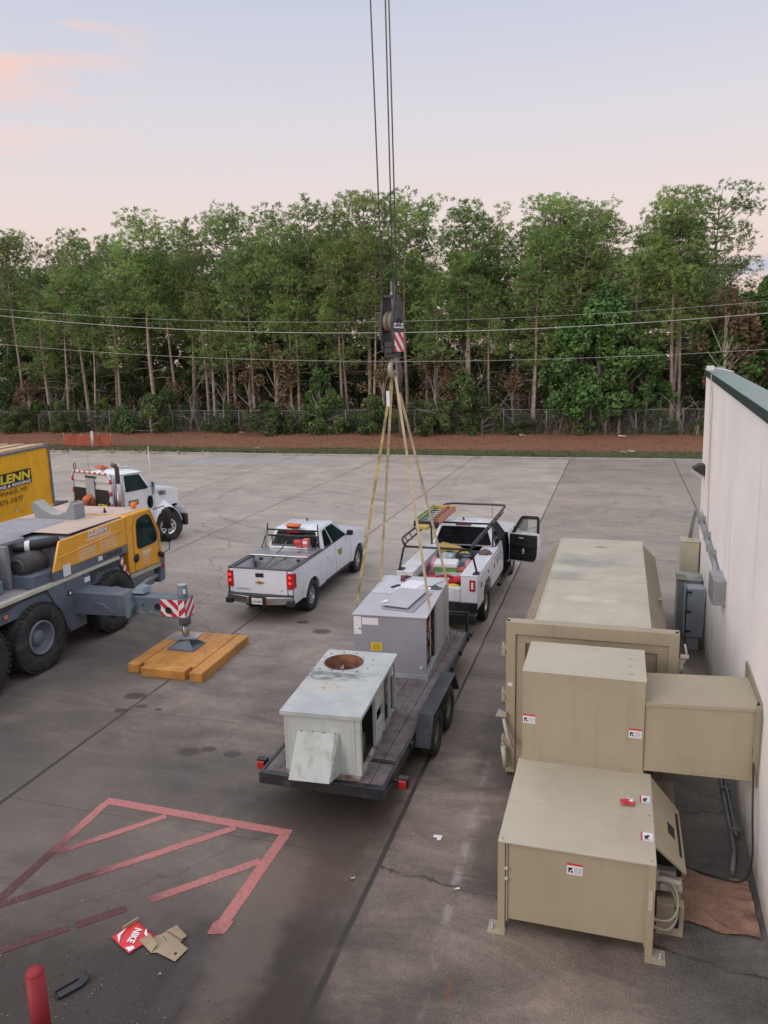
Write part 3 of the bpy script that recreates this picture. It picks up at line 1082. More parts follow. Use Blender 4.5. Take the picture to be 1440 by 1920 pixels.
NEEDLE = leafmat('pine_needles', (.145, .22, .075), (.29, .41, .13), (.34, .33, .13), .22, .55, .3)
BROAD = leafmat('broad_leaves', (.08, .15, .05), (.16, .26, .08), None, .15, .8)
SHRUBM = leafmat('shrub_leaves', (.065, .115, .045), (.14, .19, .065), (.16, .14, .07), .3, .9)
BRIGHT = leafmat('bright_shrub_leaves', (.07, .13, .03), (.12, .19, .04), None, .15, .9)
RUSTL = leafmat('russet_leaves', (.14, .095, .06), (.22, .15, .09), None, .25, .9)
BARK = M('pine_bark', (.34, .27, .215), .95, var=.3, scale=4, dirt=(.08, .06, .05), damt=.7, dscale=3, rnd=.25)
PALEB = M('pale_bark', (.36, .32, .27), .9, var=.25, scale=4, rnd=.2)


class Soup:
    def __init__(s):
        s.v = []

    def needle(s, c, d, ln, w):
        sx = d.cross(Vector((random.gauss(0, 1), random.gauss(0, 1), random.gauss(0, 1)))).normalized() * w / 2
        s.v += [c - sx, c + sx, c + d * ln]

    def leaf(s, c, sz):
        a = Vector((random.gauss(0, 1), random.gauss(0, 1), random.gauss(0, .6))).normalized()
        b = a.cross(Vector((random.gauss(0, 1), random.gauss(0, 1), random.gauss(0, 1)))).normalized()
        s.v += [c - a * sz, c + b * sz * .6, c + a * sz]
        s.v += [c + a * sz, c - b * sz * .6, c - a * sz]

    def mesh(s, name, mat):
        me = bpy.data.meshes.new(name)
        n = len(s.v)
        me.from_pydata([tuple(p) for p in s.v], [], [(i, i + 1, i + 2) for i in range(0, n, 3)])
        me.materials.append(mat)
        return me


def rv():
    while True:
        p = Vector((random.uniform(-1, 1), random.uniform(-1, 1), random.uniform(-1, 1)))
        if .05 < p.length < 1:
            return p


def tuft(sp, c, r, n, up=.35):
    for _ in range(n):
        d = rv().normalized()
        d.z = d.z * .8 + up
        d.normalize()
        o = c + rv() * r * .55
        sp.needle(o, d, r * random.uniform(.8, 1.3), r * .30)


def make_pine(seed, h, cs, spread, dens=1.0, shape='round', deadlow=8):
    """h total height, cs crown start height; returns (trunk mesh, crown mesh)"""
    random.seed(seed)
    tb = MB()
    lean = Vector((random.uniform(-.6, .6), random.uniform(-.5, .5), 0))
    ph = random.uniform(0, 6)

    def tp(z):
        k = z / h
        return Vector((lean.x * k * k + .12 * math.sin(ph + z * .35), lean.y * k * k + .1 * math.sin(ph * 2 + z * .3), z))
    r0 = .0088 * h + .015
    zs = [h * i / 14 for i in range(15)]
    tb.tube([tp(z) for z in zs], [max(.03, r0 * (1 - .86 * (z / h) ** 1.1)) for z in zs], n=9)
    sp = Soup()
    z = cs
    while z < h * .985:
        k = (z - cs) / (h - cs)
        if shape == 'round':
            rr = spread * (.45 + .75 * math.sin(math.pi * min(1, k * .93 + .07)) ** .8) * (1 - .42 * k)
        elif shape == 'cone':
            rr = spread * (1.08 - .95 * k) + .25
        else:
            rr = spread * (.5 + .6 * k if k < .72 else 1.0 * (1 - (k - .72) / .28) ** .55 + .08)
        nb = random.choice((2, 3, 3, 4))
        a0 = random.uniform(0, 6.28)
        for b in range(nb):
            a = a0 + b * 6.28 / nb + random.uniform(-.5, .5)
            ln = rr * random.uniform(.6, 1.15)
            base = tp(z)
            rise = (.15 + .65 * k) * ln * random.uniform(.3, 1.5)
            droop = -.12 * ln * (1 - k)
            pts = []
            for q in range(5):
                t = q / 4
                pts.append(base + Vector((math.cos(a) * ln * t, math.sin(a) * ln * t, rise * t ** 1.3 + droop * math.sin(t * 3.1))) +
                           Vector((random.uniform(-.06, .06), random.uniform(-.06, .06), 0)) * t)
            tb.tube(pts, [.035 + .012 * ln, .03 + .008 * ln, .03, .02, .012], n=4, caps=False)
            # billowing clumps of needle tufts toward the branch end
            ncl = max(1, int(round(ln * 1.0 * dens)))
            for q in range(ncl):
                t = 1.0 - .55 * q / max(1, ncl) - random.uniform(0, .12)
                i = min(3, int(t * 4))
                p = pts[i].lerp(pts[i + 1], t * 4 - i)
                p = p + Vector((-math.sin(a), math.cos(a), 0)) * random.gauss(0, .16 * ln) + Vector((0, 0, random.uniform(-.35, .5)))
                cr_r = random.uniform(.6, 1.15) * (.66 + .34 * min(1, ln / 2.2)) * (1 if k < .85 else .8)
                tb.tube([pts[i], p], .012, n=3, caps=False)
                for _ in range(int(24 * dens * (cr_r / .6) ** 2 * .60)):
                    d = rv().normalized()
                    d.z = d.z * .8 + .12
                    tuft(sp, p + Vector((d.x * cr_r * 1.1, d.y * cr_r * 1.1, d.z * cr_r * .85)) * random.uniform(.75, 1), random.uniform(.15, .25), random.randint(9, 12), .15)
        z += random.uniform(.42, .72) * (1.0 if k < .7 else .8)
    tuft(sp, tp(h), .35, 30)
    for _ in range(deadlow):
        z = random.uniform(cs * .45, cs)
        a = random.uniform(0, 6.28)
        ln = random.uniform(.6, 2.2)
        b = tp(z)
        e = b + Vector((math.cos(a) * ln, math.sin(a) * ln, random.uniform(-.3, .3)))
        tb.tube([b, b.lerp(e, .5) + Vector((0, 0, .12)), e], [.03, .02, .008], n=4, caps=False)
    tm = bpy.data.meshes.new('trunk')
    tm.from_pydata(tb.v, [], tb.f)
    tm.materials.append(BARK)
    tm.polygons.foreach_set('use_smooth', tb.s)
    return tm, sp.mesh('crown', NEEDLE)


PINES = [make_pine(11, 18, 10.6, 2.5, .9, 'round', 12), make_pine(12, 18, 9.8, 2.2, .9, 'cone', 12), make_pine(13, 18, 11.4, 2.6, .9, 'flat', 14),
         make_pine(14, 18, 7.4, 2.0, .8, 'round', 6), make_pine(15, 18, 10.4, 1.9, .85, 'cone', 14), make_pine(16, 18, 11.2, 2.4, 1.05, 'round', 18),
         make_pine(17, 18, 7.6, 3.0, .7, 'flat', 14)]


def plant(name, label, cat, group, loc, parts, s=1.0, rz=0.0, sz=None):
    r = thing(name, label, cat, loc, rz, group)
    r.scale = (s, s, sz or s)
    for nm, me in parts:
        o = bpy.data.objects.new(nm, me)
        COL.objects.link(o)
        o.parent = r
    return r


def pine(kind, x, y, h, label, group, wide=1.0, rz=None, lean=0.0):
    s = h / 18.0
    r = plant('pine_tree', label, 'tree', group, (x, y, verge_z(x, y) - .1), [('trunk', PINES[kind][0]), ('crown', PINES[kind][1])], s * wide,
              random.uniform(0, 6.28) if rz is None else rz, s)
    r.rotation_euler.x = random.uniform(-.02, .02)
    r.rotation_euler.y = lean + random.uniform(-.015, .015)
    return r


random.seed(21)


# bearing (x/y) of the wood's features against the tape positions they were measured at
BEAR = [(-60, -1.0013), (0, -.9382), (60, -.8769), (120, -.8174), (180, -.7595), (240, -.7032), (300, -.6485), (360, -.5952), (420, -.5433), (480, -.4928), (540, -.4436),
        (600, -.3957), (660, -.3489), (720, -.3033), (780, -.2589), (840, -.2155), (900, -.1731), (960, -.1318), (1020, -.0914), (1080, -.0519), (1140, -.0134), (1200, .0243),
        (1260, .0611), (1320, .0971), (1380, .1324), (1440, .1668), (1500, .2006)]
# height profile of the canopy: bearing, rise above eye level per metre of distance
CANOPY = [(-1.2, .17), (-.898, .176), (-.858, .2), (-.802, .177), (-.749, .197), (-.711, .175), (-.674, .191), (-.635, .195), (-.597, .189), (-.572, .194), (-.545, .175), (-.509, .192),
          (-.484, .174), (-.448, .19), (-.414, .189), (-.389, .207), (-.356, .196), (-.34, .184), (-.319, .201), (-.296, .19), (-.27, .185), (-.248, .155), (-.22, .134), (-.192, .184),
          (-.17, .17), (-.15, .148), (-.128, .134), (-.089, .179), (-.061, .16), (-.026, .166), (-.003, .15), (.018, .154), (.039, .136), (.053, .14), (.092, .173), (.124, .147),
          (.137, .106), (.148, .076), (.157, .064), (.189, .074), (.6, .08)]


def interp(tab, x):
    for (a, b), (c, d) in zip(tab, tab[1:]):
        if x <= c:
            return b + (d - b) * max(0, min(1, (x - a) / (c - a)))
    return tab[-1][1]


def at_px(px, Y):
    return interp(BEAR, px) * Y


def canopy(x, y):
    return H + y * interp(CANOPY, x / y)


front = [
    (-30, 15.8, 60, 0, 1.0, 'pine cut off by the left edge of the picture above the yellow container'),
    (38, 16.6, 60, 2, 1.0, 'round-topped pine standing above the yellow container'),
    (155, 16.9, 60, 1, 1.1, 'pointed pale-topped pine above the white truck tractor'),
    (215, 15.4, 62, 4, 1.0, 'shorter pine in the skyline dip right of the pointed pale-topped pine'),
    (285, 17.2, 59, 0, 1.25, 'broad bright green pine left of the tall leaning trunk pair'),
    (360, 17.4, 60, 4, 1.1, 'narrow-topped pine with a long bare grey trunk over the crane cab'),
    (437, 17.8, 60, 2, .95, 'flat-topped pine above the left pickup truck'),
    (515, 17.9, 61, 0, 1.2, 'broad low-domed pine left of the tall centre group'),
    (592, 19.0, 61, 1, 1.05, 'tall spire-topped pine, first of the tall centre group'),
    (637, 18.7, 62, 4, 1.0, 'slim pine second of the tall centre group left of the hoist ropes'),
    (688, 19.0, 60, 0, 1.1, 'tall round-topped pine just left of the hoist ropes'),
    (757, 18.4, 60, 2, 1.0, 'pine directly behind the hoist ropes'),
    (800, 16.4, 61, 3, 1.0, 'lower pine in the slope right of the hoist ropes'),
    (872, 18.3, 59, 1, 1.05, 'open sparse pine with a tall pale trunk right of the hook block'),
    (915, 17.6, 61, 5, 1.0, 'pine close on the right of the sparse pale-trunked pine'),
    (968, 15.8, 61, 3, 1.1, 'lower pine in the notch left of the tall right-hand group'),
    (1030, 18.2, 60, 0, 1.25, 'tall domed pine above the open truck door'),
    (1075, 17.6, 62, 2, 1.0, 'pine tucked behind the tall domed pine'),
    (1132, 17.9, 60, 4, 1.25, 'domed pine above the tan compactor container'),
    (1205, 17.3, 63, 5, .9, 'small round pine top in the gap left of the tallest right-hand pine'),
    (1265, 15.9, 59, 3, 1.25, 'leafy yellow-green pine with the twin trunk left of the building'),
    (1330, 18.6, 61, 6, 1.0, 'tallest spreading pine above the building corner'),
    (1420, 10.5, 62, 3, .9, 'low dark pine at the right edge over the roof'),
    (1482, 10.5, 61, 3, .9, 'pine half hidden at the right edge over the roof')]
for px, h, Y, k, wd, lab in front:
    x_ = at_px(px, Y) - .0
    # the crown top, not the foot, stands on the measured bearing
    x_ += .015 * Y * (-.9 * x_ / Y)
    pine(k, x_, Y, canopy(x_, Y) - .4 if px < 1400 else h, lab, 'pines along the front of the wood', wd)

# mid rows of the wood
mid = 'crowded pine somewhere in the deeper rows of the wood'
for row, (Y, step, hm) in enumerate(((65, 2.7, 14.6), (70, 3.0, 14.9), (77, 3.4, 14.6))):
    x = -72.0 + row
    while x < 26:
        lo = min(canopy(x + q * .9, Y) for q in (-2, -1, 0, 1, 2))
        hh = min(lo - 1.0, 18.5) - .35
        pine(random.randrange(7), x + random.uniform(-.9, .9), Y + random.uniform(-1.4, 1.4), hh - random.uniform(0, 3.0), mid,
             'pines deep in the wood', random.uniform(.9, 1.2))
        x += step * random.uniform(.8, 1.2)
# lower young pines filling the front
young = [(95, 11.5, 58.5), (232, 12.5, 58.8), (405, 12.0, 59), (480, 13.0, 58.6), (560, 12.4, 58.8), (650, 12, 59), (820, 11.8, 58.8), (1000, 11.5, 58.7), (1075, 13.2, 58.8), (1180, 12.2, 58.9)]
names = ['above the white truck tractor', 'left of the broad bright green pine', 'between the grey trunk pine and the flat-topped pine',
         'above the left pickup truck roof', 'left of the tall centre group', 'just left of the hook block', 'just right of the hook block',
         'behind the open truck door', 'in front of the tall domed pine', 'above the tan container roof']
for (px, h, Y), nm in zip(young, names):
    pine(3, at_px(px, Y), Y, h, 'half-height young pine ' + nm, 'young pines at the wood edge', 1.25)

# bare trunks in front that the photograph shows clearly
slim = [(128, 11.5, -.05), (338, 13, -.04), (392, 13, -.02), (645, 12, -.02), (702, 11, -.015), (878, 13.5, 0), (1000, 12, 0), (1255, 14, .01), (1268, 13, .012), (430, 10, 0), (180, 11, -.03), (550, 11, -.01), (915, 9, .01)]
POLES = []
for sd_ in (31, 32, 33):
    POLES.append(make_pine(sd_, 18, 10.4, 2.3, .9, 'round', 10))
tn = ['leaning bare-trunked pine above the truck tractor', 'pale bare-trunked pine behind the crane cab', 'second pale bare-trunked pine right of the one behind the crane cab',
      'pink-barked pine trunk above the left pickup', 'dark pine trunk beside the utility pole', 'straight pale pine trunk right of the hook block',
      'slim straight pine trunk above the open truck door', 'thick pale pine trunk near the building corner', 'thinner trunk leaning on the thick one near the building corner',
      'thin pine above the parked pickup roof', 'thin leaning pine left of the broad bright pine', 'thin pine left of the pink-barked trunk', 'short thin pine right of the straight pale trunk']
for i, ((px, h, ln), nm) in enumerate(zip(slim, tn)):
    Y = 58.2 + (i % 3) * .3
    x = at_px(px, Y)
    tm, cm = POLES[i % 3]
    s = h / 15.5
    r = plant('pine_tree', nm, 'tree', 'bare-trunked pines at the wood edge', (x, Y, .3), [('trunk', tm), ('crown', cm)], s, random.uniform(0, 6.3))
    r.rotation_euler.y = ln


# broadleaf trees, shrubs, brush
def make_broad(seed, h, rad, n, mat, lsz=.11, base=.25, clumps=26):
    random.seed(seed)
    tb = MB()
    sp = Soup()
    tb.tube([(0, 0, 0), (.1, 0, h * .3), (0, .1, h * .6), (.1, 0, h * .85)], [.12, .09, .06, .02], n=7)
    cl = []
    for _ in range(clumps):
        k = random.uniform(base, 1)
        a = random.uniform(0, 6.28)
        rr = rad * math.sqrt(random.random()) * math.sin(math.pi * min(.98, (k - base) / (1 - base) * .75 + .22)) ** .7
        c = Vector((rr * math.cos(a), rr * math.sin(a), h * k))
        cl.append((c, random.uniform(.28, .5) * rad * .62))
        tb.tube([(0, 0, h * k * .6), c], [.03, .01], n=4, caps=False)
    for _ in range(n):
        c, r = random.choice(cl)
        d = rv()
        d = d.normalized() * (d.length ** .4)
        sp.leaf(c + d * r, lsz * random.uniform(.7, 1.3))
    tm = bpy.data.meshes.new('trunk')
    tm.from_pydata(tb.v, [], tb.f)
    tm.materials.append(PALEB)
    return tm, sp.mesh('crown', mat)


B1 = make_broad(41, 8, 2.5, 9000, BROAD, .14, .2, 34)
B2 = make_broad(42, 6, 2.0, 4500, BROAD, .12, .2, 22)
S1 = make_broad(43, 2.6, 1.5, 5200, SHRUBM, .085, .12, 22)
S2 = make_broad(44, 2.2, 1.8, 5200, SHRUBM, .085, .1, 24)
S3 = make_broad(45, 2.4, 1.1, 3500, BRIGHT, .085, .1, 14)
RU = make_broad(46, 4.5, 1.7, 1500, RUSTL, .10, .25, 22)
OLV = make_broad(47, 9, 2.6, 6500, SHRUBM, .13, .12, 34)
random.seed(5)
for px, s, nm in ((1085, 1.05, 'broadleaf tree with dense mid-green crown left of the bright round one'), (1120, 1.25, 'taller broadleaf tree rising behind above the container'),
                  (1210, .85, 'bright round-crowned small broadleaf tree nearest the building'), (870, .75, 'small green broadleaf tree right of the slings'),
                  (600, .8, 'small green broadleaf tree left of the slings'), (1385, 1.15, 'dark broadleaf tree behind the roof edge'), (1440, 1.3, 'dark broadleaf tree at the right edge behind the roof'), (1162, 1.0, 'broadleaf tree between the dense crown and the bright round one')):
    Y = 57.9 if px < 1300 else 60.5
    k = B2 if px in (1210, 870, 600) else B1
    plant('broadleaf_tree', nm, 'tree', 'broadleaf trees at the wood edge', (at_px(px, Y), Y, .3), [('trunk', k[0]), ('crown', k[1])], s, random.uniform(0, 6))
# shrubs along the fence
sh = [(20, S1, .9), (75, S3, 1.1), (112, S1, 1.1), (150, S2, 1.1), (198, S3, 1.0), (235, S2, 1.15), (285, S2, 1.2), (320, S1, 1.0), (400, S2, 1.05), (430, S1, .8), (500, S2, 1.15),
      (540, S2, 1.25), (590, S1, 1.2), (625, S2, 1.1), (655, S1, 1.0), (700, S1, .9), (780, S2, 1.15), (812, S1, 1.0), (868, S1, 1.15), (905, S2, .9), (1310, S3, .8), (1100, S1, .7),
      (975, S1, .8), (1180, S1, .6), (1240, S1, .7), (50, S2, 1.0)]
where = ['behind the yellow container', 'bright, above the container end', 'right of the bright one above the container end', 'above the truck tractor, left', 'bright green and low, by the cream marker post',
         'above the truck cab roof', 'left of the tall leaning trunk', 'at the foot of the tall leaning trunk', 'dark and rounded, in the gap before the pickup', 'small, left of the pickup roof',
         'dark, above the pickup bed', 'large and dark, above the pickup cab', 'dark, above the pickup bonnet', 'broad, left of the leftmost sling', 'narrow, touching the leftmost sling', 'between the slings',
         'just right of the slings', 'second to the right of the slings', 'tall and dark, behind the ladder rack', 'low, behind the service truck roof', 'bright, beside the building corner', 'small, behind the container',
         'small, above the open door', 'small, under the bright round tree', 'small, near the bare pale bush', 'broad, behind the container roof']
for i_, ((px, k, s), nm) in enumerate(zip(sh, where)):
    if i_ % 3 == 2:
        s *= .72
    Y = 57.0 + random.uniform(-.25, .4)
    plant('shrub', 'leafy shrub at the fence ' + nm, 'shrub', 'shrubs along the fence', (at_px(px, Y), Y, .2), [('stems', k[0]), ('foliage', k[1])], s * random.uniform(.8, 1.1), random.uniform(0, 6), s * random.uniform(.75, 1.35))
for px, s, nm in ((520, 1.25, 'left of the centre group'), (470, 1.0, 'above the pickup bed'), (330, .8, 'behind the tall leaning trunk'), (815, 1.1, 'right of the hook'), (850, .9, 'beyond the ladder rack'),
                  (1350, 1.5, 'above the roof edge'), (960, .8, 'left of the open door'), (60, .8, 'above the container'), (720, 1.0, 'behind the slings')):
    Y = 58.6
    z = .3 if px != 1350 else 1.5
    plant('russet_tree', 'thin small tree with russet brown leaves ' + nm, 'tree', 'russet-leaved small trees', (at_px(px, Y), Y, z), [('trunk', RU[0]), ('crown', RU[1])], s * 1.2, random.uniform(0, 6))
# dark evergreen understory trees in the interior
x = -70.0
i = 0
while x < 24:
    Y = random.uniform(62, 64.5)
    plant('understory_tree', 'dim evergreen understory tree among the trunks inside the wood', 'tree', 'understory trees inside the wood', (x, Y, .3),
          [('trunk', OLV[0]), ('crown', OLV[1])], random.uniform(.55, .95), random.uniform(0, 6))
    x += random.uniform(2.2, 3.4)
x = -76.0
while x < 28:
    Y = random.uniform(79, 84)
    plant('understory_tree', 'tall dim evergreen far inside the wood', 'tree', 'understory trees far inside the wood', (x, Y, .3),
          [('trunk', OLV[0]), ('crown', OLV[1])], random.uniform(1.0, 1.35), random.uniform(0, 6))
    x += random.uniform(2.6, 3.6)


def make_bare(seed, h):
    random.seed(seed)
    tb = MB()

    def br(p, d, ln, r, dep):
        q = [p]
        for i in range(3):
            d = (d + rv() * .22).normalized()
            q.append(q[-1] + d * ln / 3)
        tb.tube(q, [r, r * .85, r * .7, r * .5], n=4, caps=False)
        if dep:
            for _ in range(random.choice((2, 3, 3))):
                k = random.choice((1, 2, 3))
                dd = (d + rv() * .9).normalized()
                dd.z = abs(dd.z) * .6 + .1
                br(q[k], dd.normalized(), ln * random.uniform(.5, .75), r * .5, dep - 1)
    for k in range(random.choice((1, 2, 3))):
        br(Vector((random.uniform(-.3, .3), 0, 0)), Vector((random.uniform(-.2, .2), random.uniform(-.2, .2), 1)), h * .5, .045, 3)
    me = bpy.data.meshes.new('bare_branches')
    me.from_pydata(tb.v, [], tb.f)
    me.materials.append(PALEB)
    return me


BARE = [make_bare(51, 4.5), make_bare(52, 5.5), make_bare(53, 3.6)]
random.seed(9)
bare_spots = [(105, 'above the container'), (225, 'over the truck cab'), (262, 'left of the leaning trunk'), (350, 'beside the leaning trunk'), (378, 'right of the leaning trunk'), (425, 'left of the pickup'),
              (450, 'second left of the pickup'), (560, 'over the pickup cab'), (612, 'left of the slings'), (818, 'right of the slings'), (840, 'forked, behind the ladder rack'), (893, 'above the service truck'),
              (945, 'above the open door, left'), (1045, 'above the open door, right'), (1112, 'under the dense green crown'), (1140, 'right of the dense green crown'), (1192, 'white-stemmed, under the bright round tree'), (1275, 'spreading pale one at the building corner'), (1300, 'touching the building corner')]
for px, nm in bare_spots:
    Y = 57.3
    me = BARE[random.randrange(3)]
    o = bpy.data.objects.new('bare_tree', me)
    COL.objects.link(o)
    o.location = (at_px(px, Y), Y, .2)
    o.rotation_euler.z = random.uniform(0, 6)
    s = random.uniform(.8, 1.25)
    o.scale = (s, s, s)
    tag(o, 'leafless thin pale-branched tree ' + nm, 'tree', 'leafless saplings along the fence')

# undergrowth: uncountable leaves and brush on the forest floor
sp = Soup()
for _ in range(30000):
    x = random.uniform(-70, 24)
    y = 57.4 + 26 * random.random() ** 1.4
    zt = (1.1 + 1.5 * noise.noise((x * .3, y * .3, 0))) + (y - 57) * .14
    sp.leaf(Vector((x, y, .3 + random.random() ** 1.3 * max(.4, zt))), random.uniform(.10, .24) * (1 if y < 64 else 1.7))
o = bpy.data.objects.new('undergrowth', sp.mesh('undergrowth', leafmat('undergrowth_leaves', (.10, .10, .05), (.21, .165, .095), (.25, .15, .10), 0, .5)))
COL.objects.link(o)
o['kind'] = 'stuff'
tb = MB()
for _ in range(2600):
    x = random.uniform(-68, 22)
    y = 56.9 + 9 * random.random() ** 1.5
    a = random.uniform(0, 6.28)
    b = Vector((x, y, .25))
    e = b + Vector((random.gauss(0, .5), random.gauss(0, .3), random.uniform(.5, 2.4)))
    tb.tube([b, b.lerp(e, .5) + rv() * .15, e], [.014, .011, .006], n=3, caps=False)
o = tb.obj('brush', M('dry_brush', (.32, .26, .21), .9, var=.3))
o['kind'] = 'stuff'
# short grass and straw tufts on the verge
sp = Soup()
for _ in range(26000):
    x = random.uniform(-62, 12)
    y = 46.7 + 3.0 * random.random() ** 1.3
    sp.needle(Vector((x, y, verge_z(x, y))), Vector((random.gauss(0, .3), random.gauss(0, .3), 1)).normalized(), random.uniform(.05, .13), .03)
o = bpy.data.objects.new('grass', sp.mesh('grass', leafmat('verge_grass', (.060, .075, .025), (.11, .125, .05), (.13, .10, .05), 0, .6)))
COL.objects.link(o)
o['kind'] = 'stuff'
sp = Soup()
for _ in range(15000):
    x = random.uniform(-62, 12)
    y = 49.2 + 8 * random.random()
    if y > 54.5 and random.random() < .45:
        d = Vector((random.gauss(0, .25), random.gauss(0, .25), 1)).normalized()
        sp.needle(Vector((x, y, verge_z(x, y))), d, random.uniform(.2, .55), .025)
    else:
        sp.needle(Vector((x, y, verge_z(x, y) + .02)), Vector((random.gauss(0, 1), random.gauss(0, 1), .2)).normalized(), random.uniform(.1, .25), .03)
o = bpy.data.objects.new('pine_straw', sp.mesh('pine_straw', leafmat('pine_straw_litter', (.20, .085, .045), (.32, .15, .08), (.24, .17, .10), 0, .7)))
COL.objects.link(o)
o['kind'] = 'stuff'
# bits of litter along the verge
LIT = M('litter_white', (.7, .68, .65), .7)
for (x, y, nm) in ((-28.9, 56.0, 'white scrap of litter by the shrubs above the pickup'), (-24.3, 49.2, 'white scrap of litter on the grass above the pickup'), (-6.6, 55.6, 'pale litter at the fence foot behind the open door'),
                   (.2, 55.6, 'white litter at the fence foot under the bright round tree'), (.35, 49.0, 'white litter on the grass over the container'), (.75, 49.2, 'small litter beside the white scrap over the container')):
    mb = MB()
    a = [Vector((random.uniform(-.3, .3), random.uniform(-.12, .12), random.uniform(.02, .16))) for _ in range(6)]
    mb.add(a, [(0, 1, 2), (2, 3, 4), (4, 5, 0), (0, 2, 4)])
    o = mb.obj('litter', LIT, solid=.01)
    o.location = (x, y, verge_z(x, y))
    tag(o, nm, 'litter', 'litter on the verge')
# ---------------------------------------------------------------- wheels
def wheel(parent, c, r, wd, rim_r, side=1, style='steel', rimmat=None, world=False, steer=0.0, lug=False, name='wheel'):
    """tyre mesh named wheel with the rim as its child; side=+1 faces +x"""
    a = Vector((side * math.cos(steer), side * -math.sin(steer), 0))
    ax = (a, a.cross(Vector((0, 0, 1))).normalized(), Vector((0, 0, 1)))
    if world:
        c = world_inv(parent) @ Vector(c)
    c = Vector(c)
    h = wd / 2
    mb = MB()
    prof = [(-h * .75, rim_r), (-h, rim_r + (r - rim_r) * .35), (-h, r * .9), (-h * .82, r * .985), (-h * .45, r), (h * .45, r), (h * .82, r * .985), (h, r * .9), (h, rim_r + (r - rim_r) * .35), (h * .75, rim_r), (h * .55, rim_r * .99)]
    mb.lathe(prof, c, ax, 0, 36)
    # tread blocks
    nb = 40 if lug else 60
    for i in range(nb):
        an = 2 * math.pi * i / nb
        d = ax[1] * math.cos(an) + ax[2] * math.sin(an)
        tn = ax[2] * math.cos(an) - ax[1] * math.sin(an)
        for (u0, u1) in (((-.98, -.56), (.56, .98)) if lug else ((-.92, -.62), (-.5, -.1), (.1, .5), (.62, .92))):
            rr = r * .965
            w2 = math.pi * r / nb * (.62 if lug else .8)
            dz = r * (.055 if lug else .042)
            b = [c + ax[0] * (u * h) + d * q + tn * t for q in (rr, rr + dz) for (u, t) in ((u0, -w2), (u1, -w2), (u1, w2), (u0, w2))]
            mb.hexa(b)
    t = mb.obj(name, RUB, parent)
    rm = rimmat or ALU
    mb = MB()
    if style == 'alloy':
        mb.lathe([(h * .5, rim_r), (h * .62, rim_r * .97), (h * .5, rim_r * .90), (-h * .3, rim_r * .86), (-h * .35, 0.001)], c, ax, 0, 32)
        for k in range(6):
            for sg in (-.13, .13):
                an = 2 * math.pi * k / 6 + sg
                d = ax[1] * math.cos(an) + ax[2] * math.sin(an)
                tn = ax[2] * math.cos(an) - ax[1] * math.sin(an)
                w1, w2 = rim_r * .09, rim_r * .05
                b = [c + ax[0] * (h * u) + d * q + tn * t2 for (u, q, t2) in ((.28, .1 * rim_r, -w1), (.3, .95 * rim_r, -w2), (.3, .95 * rim_r, w2), (.28, .1 * rim_r, w1),
                                                                            (.45, .1 * rim_r, -w1), (.55, .95 * rim_r, -w2), (.55, .95 * rim_r, w2), (.45, .1 * rim_r, w1))]
                mb.hexa(b)
        mb.lathe([(h * .3, rim_r * .24), (h * .55, rim_r * .22), (h * .6, rim_r * .12), (h * .6, 0.001)], c, ax, 0, 16)
        o = mb.obj('rim', rm, t)
        mb = MB()
        mb.lathe([(-h * .2, rim_r * .85), (-h * .2, .001)], c, ax, 0, 24)
        mb.obj('brake_drum', BLACK, t)
    elif style == 'truckfront':
        mb.lathe([(h * .6, rim_r), (h * .85, rim_r * .97), (h * .8, rim_r * .88), (h * .45, rim_r * .80), (h * .72, rim_r * .55), (h * .86, rim_r * .46), (h * .9, rim_r * .30), (h * 1.25, rim_r * .27), (h * 1.3, rim_r * .15), (h * 1.3, 0.001)], c, ax, 0, 36)
        for k in range(10):
            an = 2 * math.pi * k / 10
            d = ax[1] * math.cos(an) + ax[2] * math.sin(an)
            mb.lathe([(h * .62, .035), (h * .66, .035), (h * .66, .001)], c + d * rim_r * .67, ax, 1, 10)
            d2 = ax[1] * math.cos(an + .3) + ax[2] * math.sin(an + .3)
            mb.lathe([(h * .8, .018), (h * 1.02, .018), (h * 1.02, .001)], c + d2 * rim_r * .40, ax, 0, 6)
        mb.obj('rim', [rm, BLACK], t)
    elif style == 'deep':
        mb.lathe([(h * .75, rim_r), (h * .95, rim_r * .985), (h * .92, rim_r * .88), (h * .7, rim_r * .86), (h * .1, rim_r * .82), (h * .02, rim_r * .5), (h * .45, rim_r * .44), (h * .62, rim_r * .36), (h * .62, 0.001)], c, ax, 0, 36)
        for k in range(10):
            an = 2 * math.pi * k / 10
            d = ax[1] * math.cos(an) + ax[2] * math.sin(an)
            mb.lathe([(h * .0, .025), (h * .15, .025), (h * .15, .001)], c + d * rim_r * .66, ax, 0, 6)
        mb.obj('rim', rm, t)
    else:
        mb.lathe([(h * .6, rim_r), (h * .7, rim_r * .97), (h * .55, rim_r * .88), (h * .1, rim_r * .82), (h * .25, rim_r * .6), (h * .45, rim_r * .45), (h * .4, rim_r * .25), (h * .6, rim_r * .22), (h * .62, .001)], c, ax, 0, 30)
        for k in range(8):
            an = 2 * math.pi * k / 8
            d = ax[1] * math.cos(an) + ax[2] * math.sin(an)
            mb.lathe([(h * .2, .022), (h * .36, .022), (h * .36, .001)], c + d * rim_r * .70, ax, 1, 8)
        mb.obj('rim', [rm, BLACK], t)
    return t


# ---------------------------------------------------------------- pickup bodies
def arch_low(y, base, arches):
    z = base
    for (yc, zc, ra) in arches:
        d = ra * ra - (y - yc) ** 2
        if d > 0:
            z = max(z, zc + math.sqrt(d))
    return z


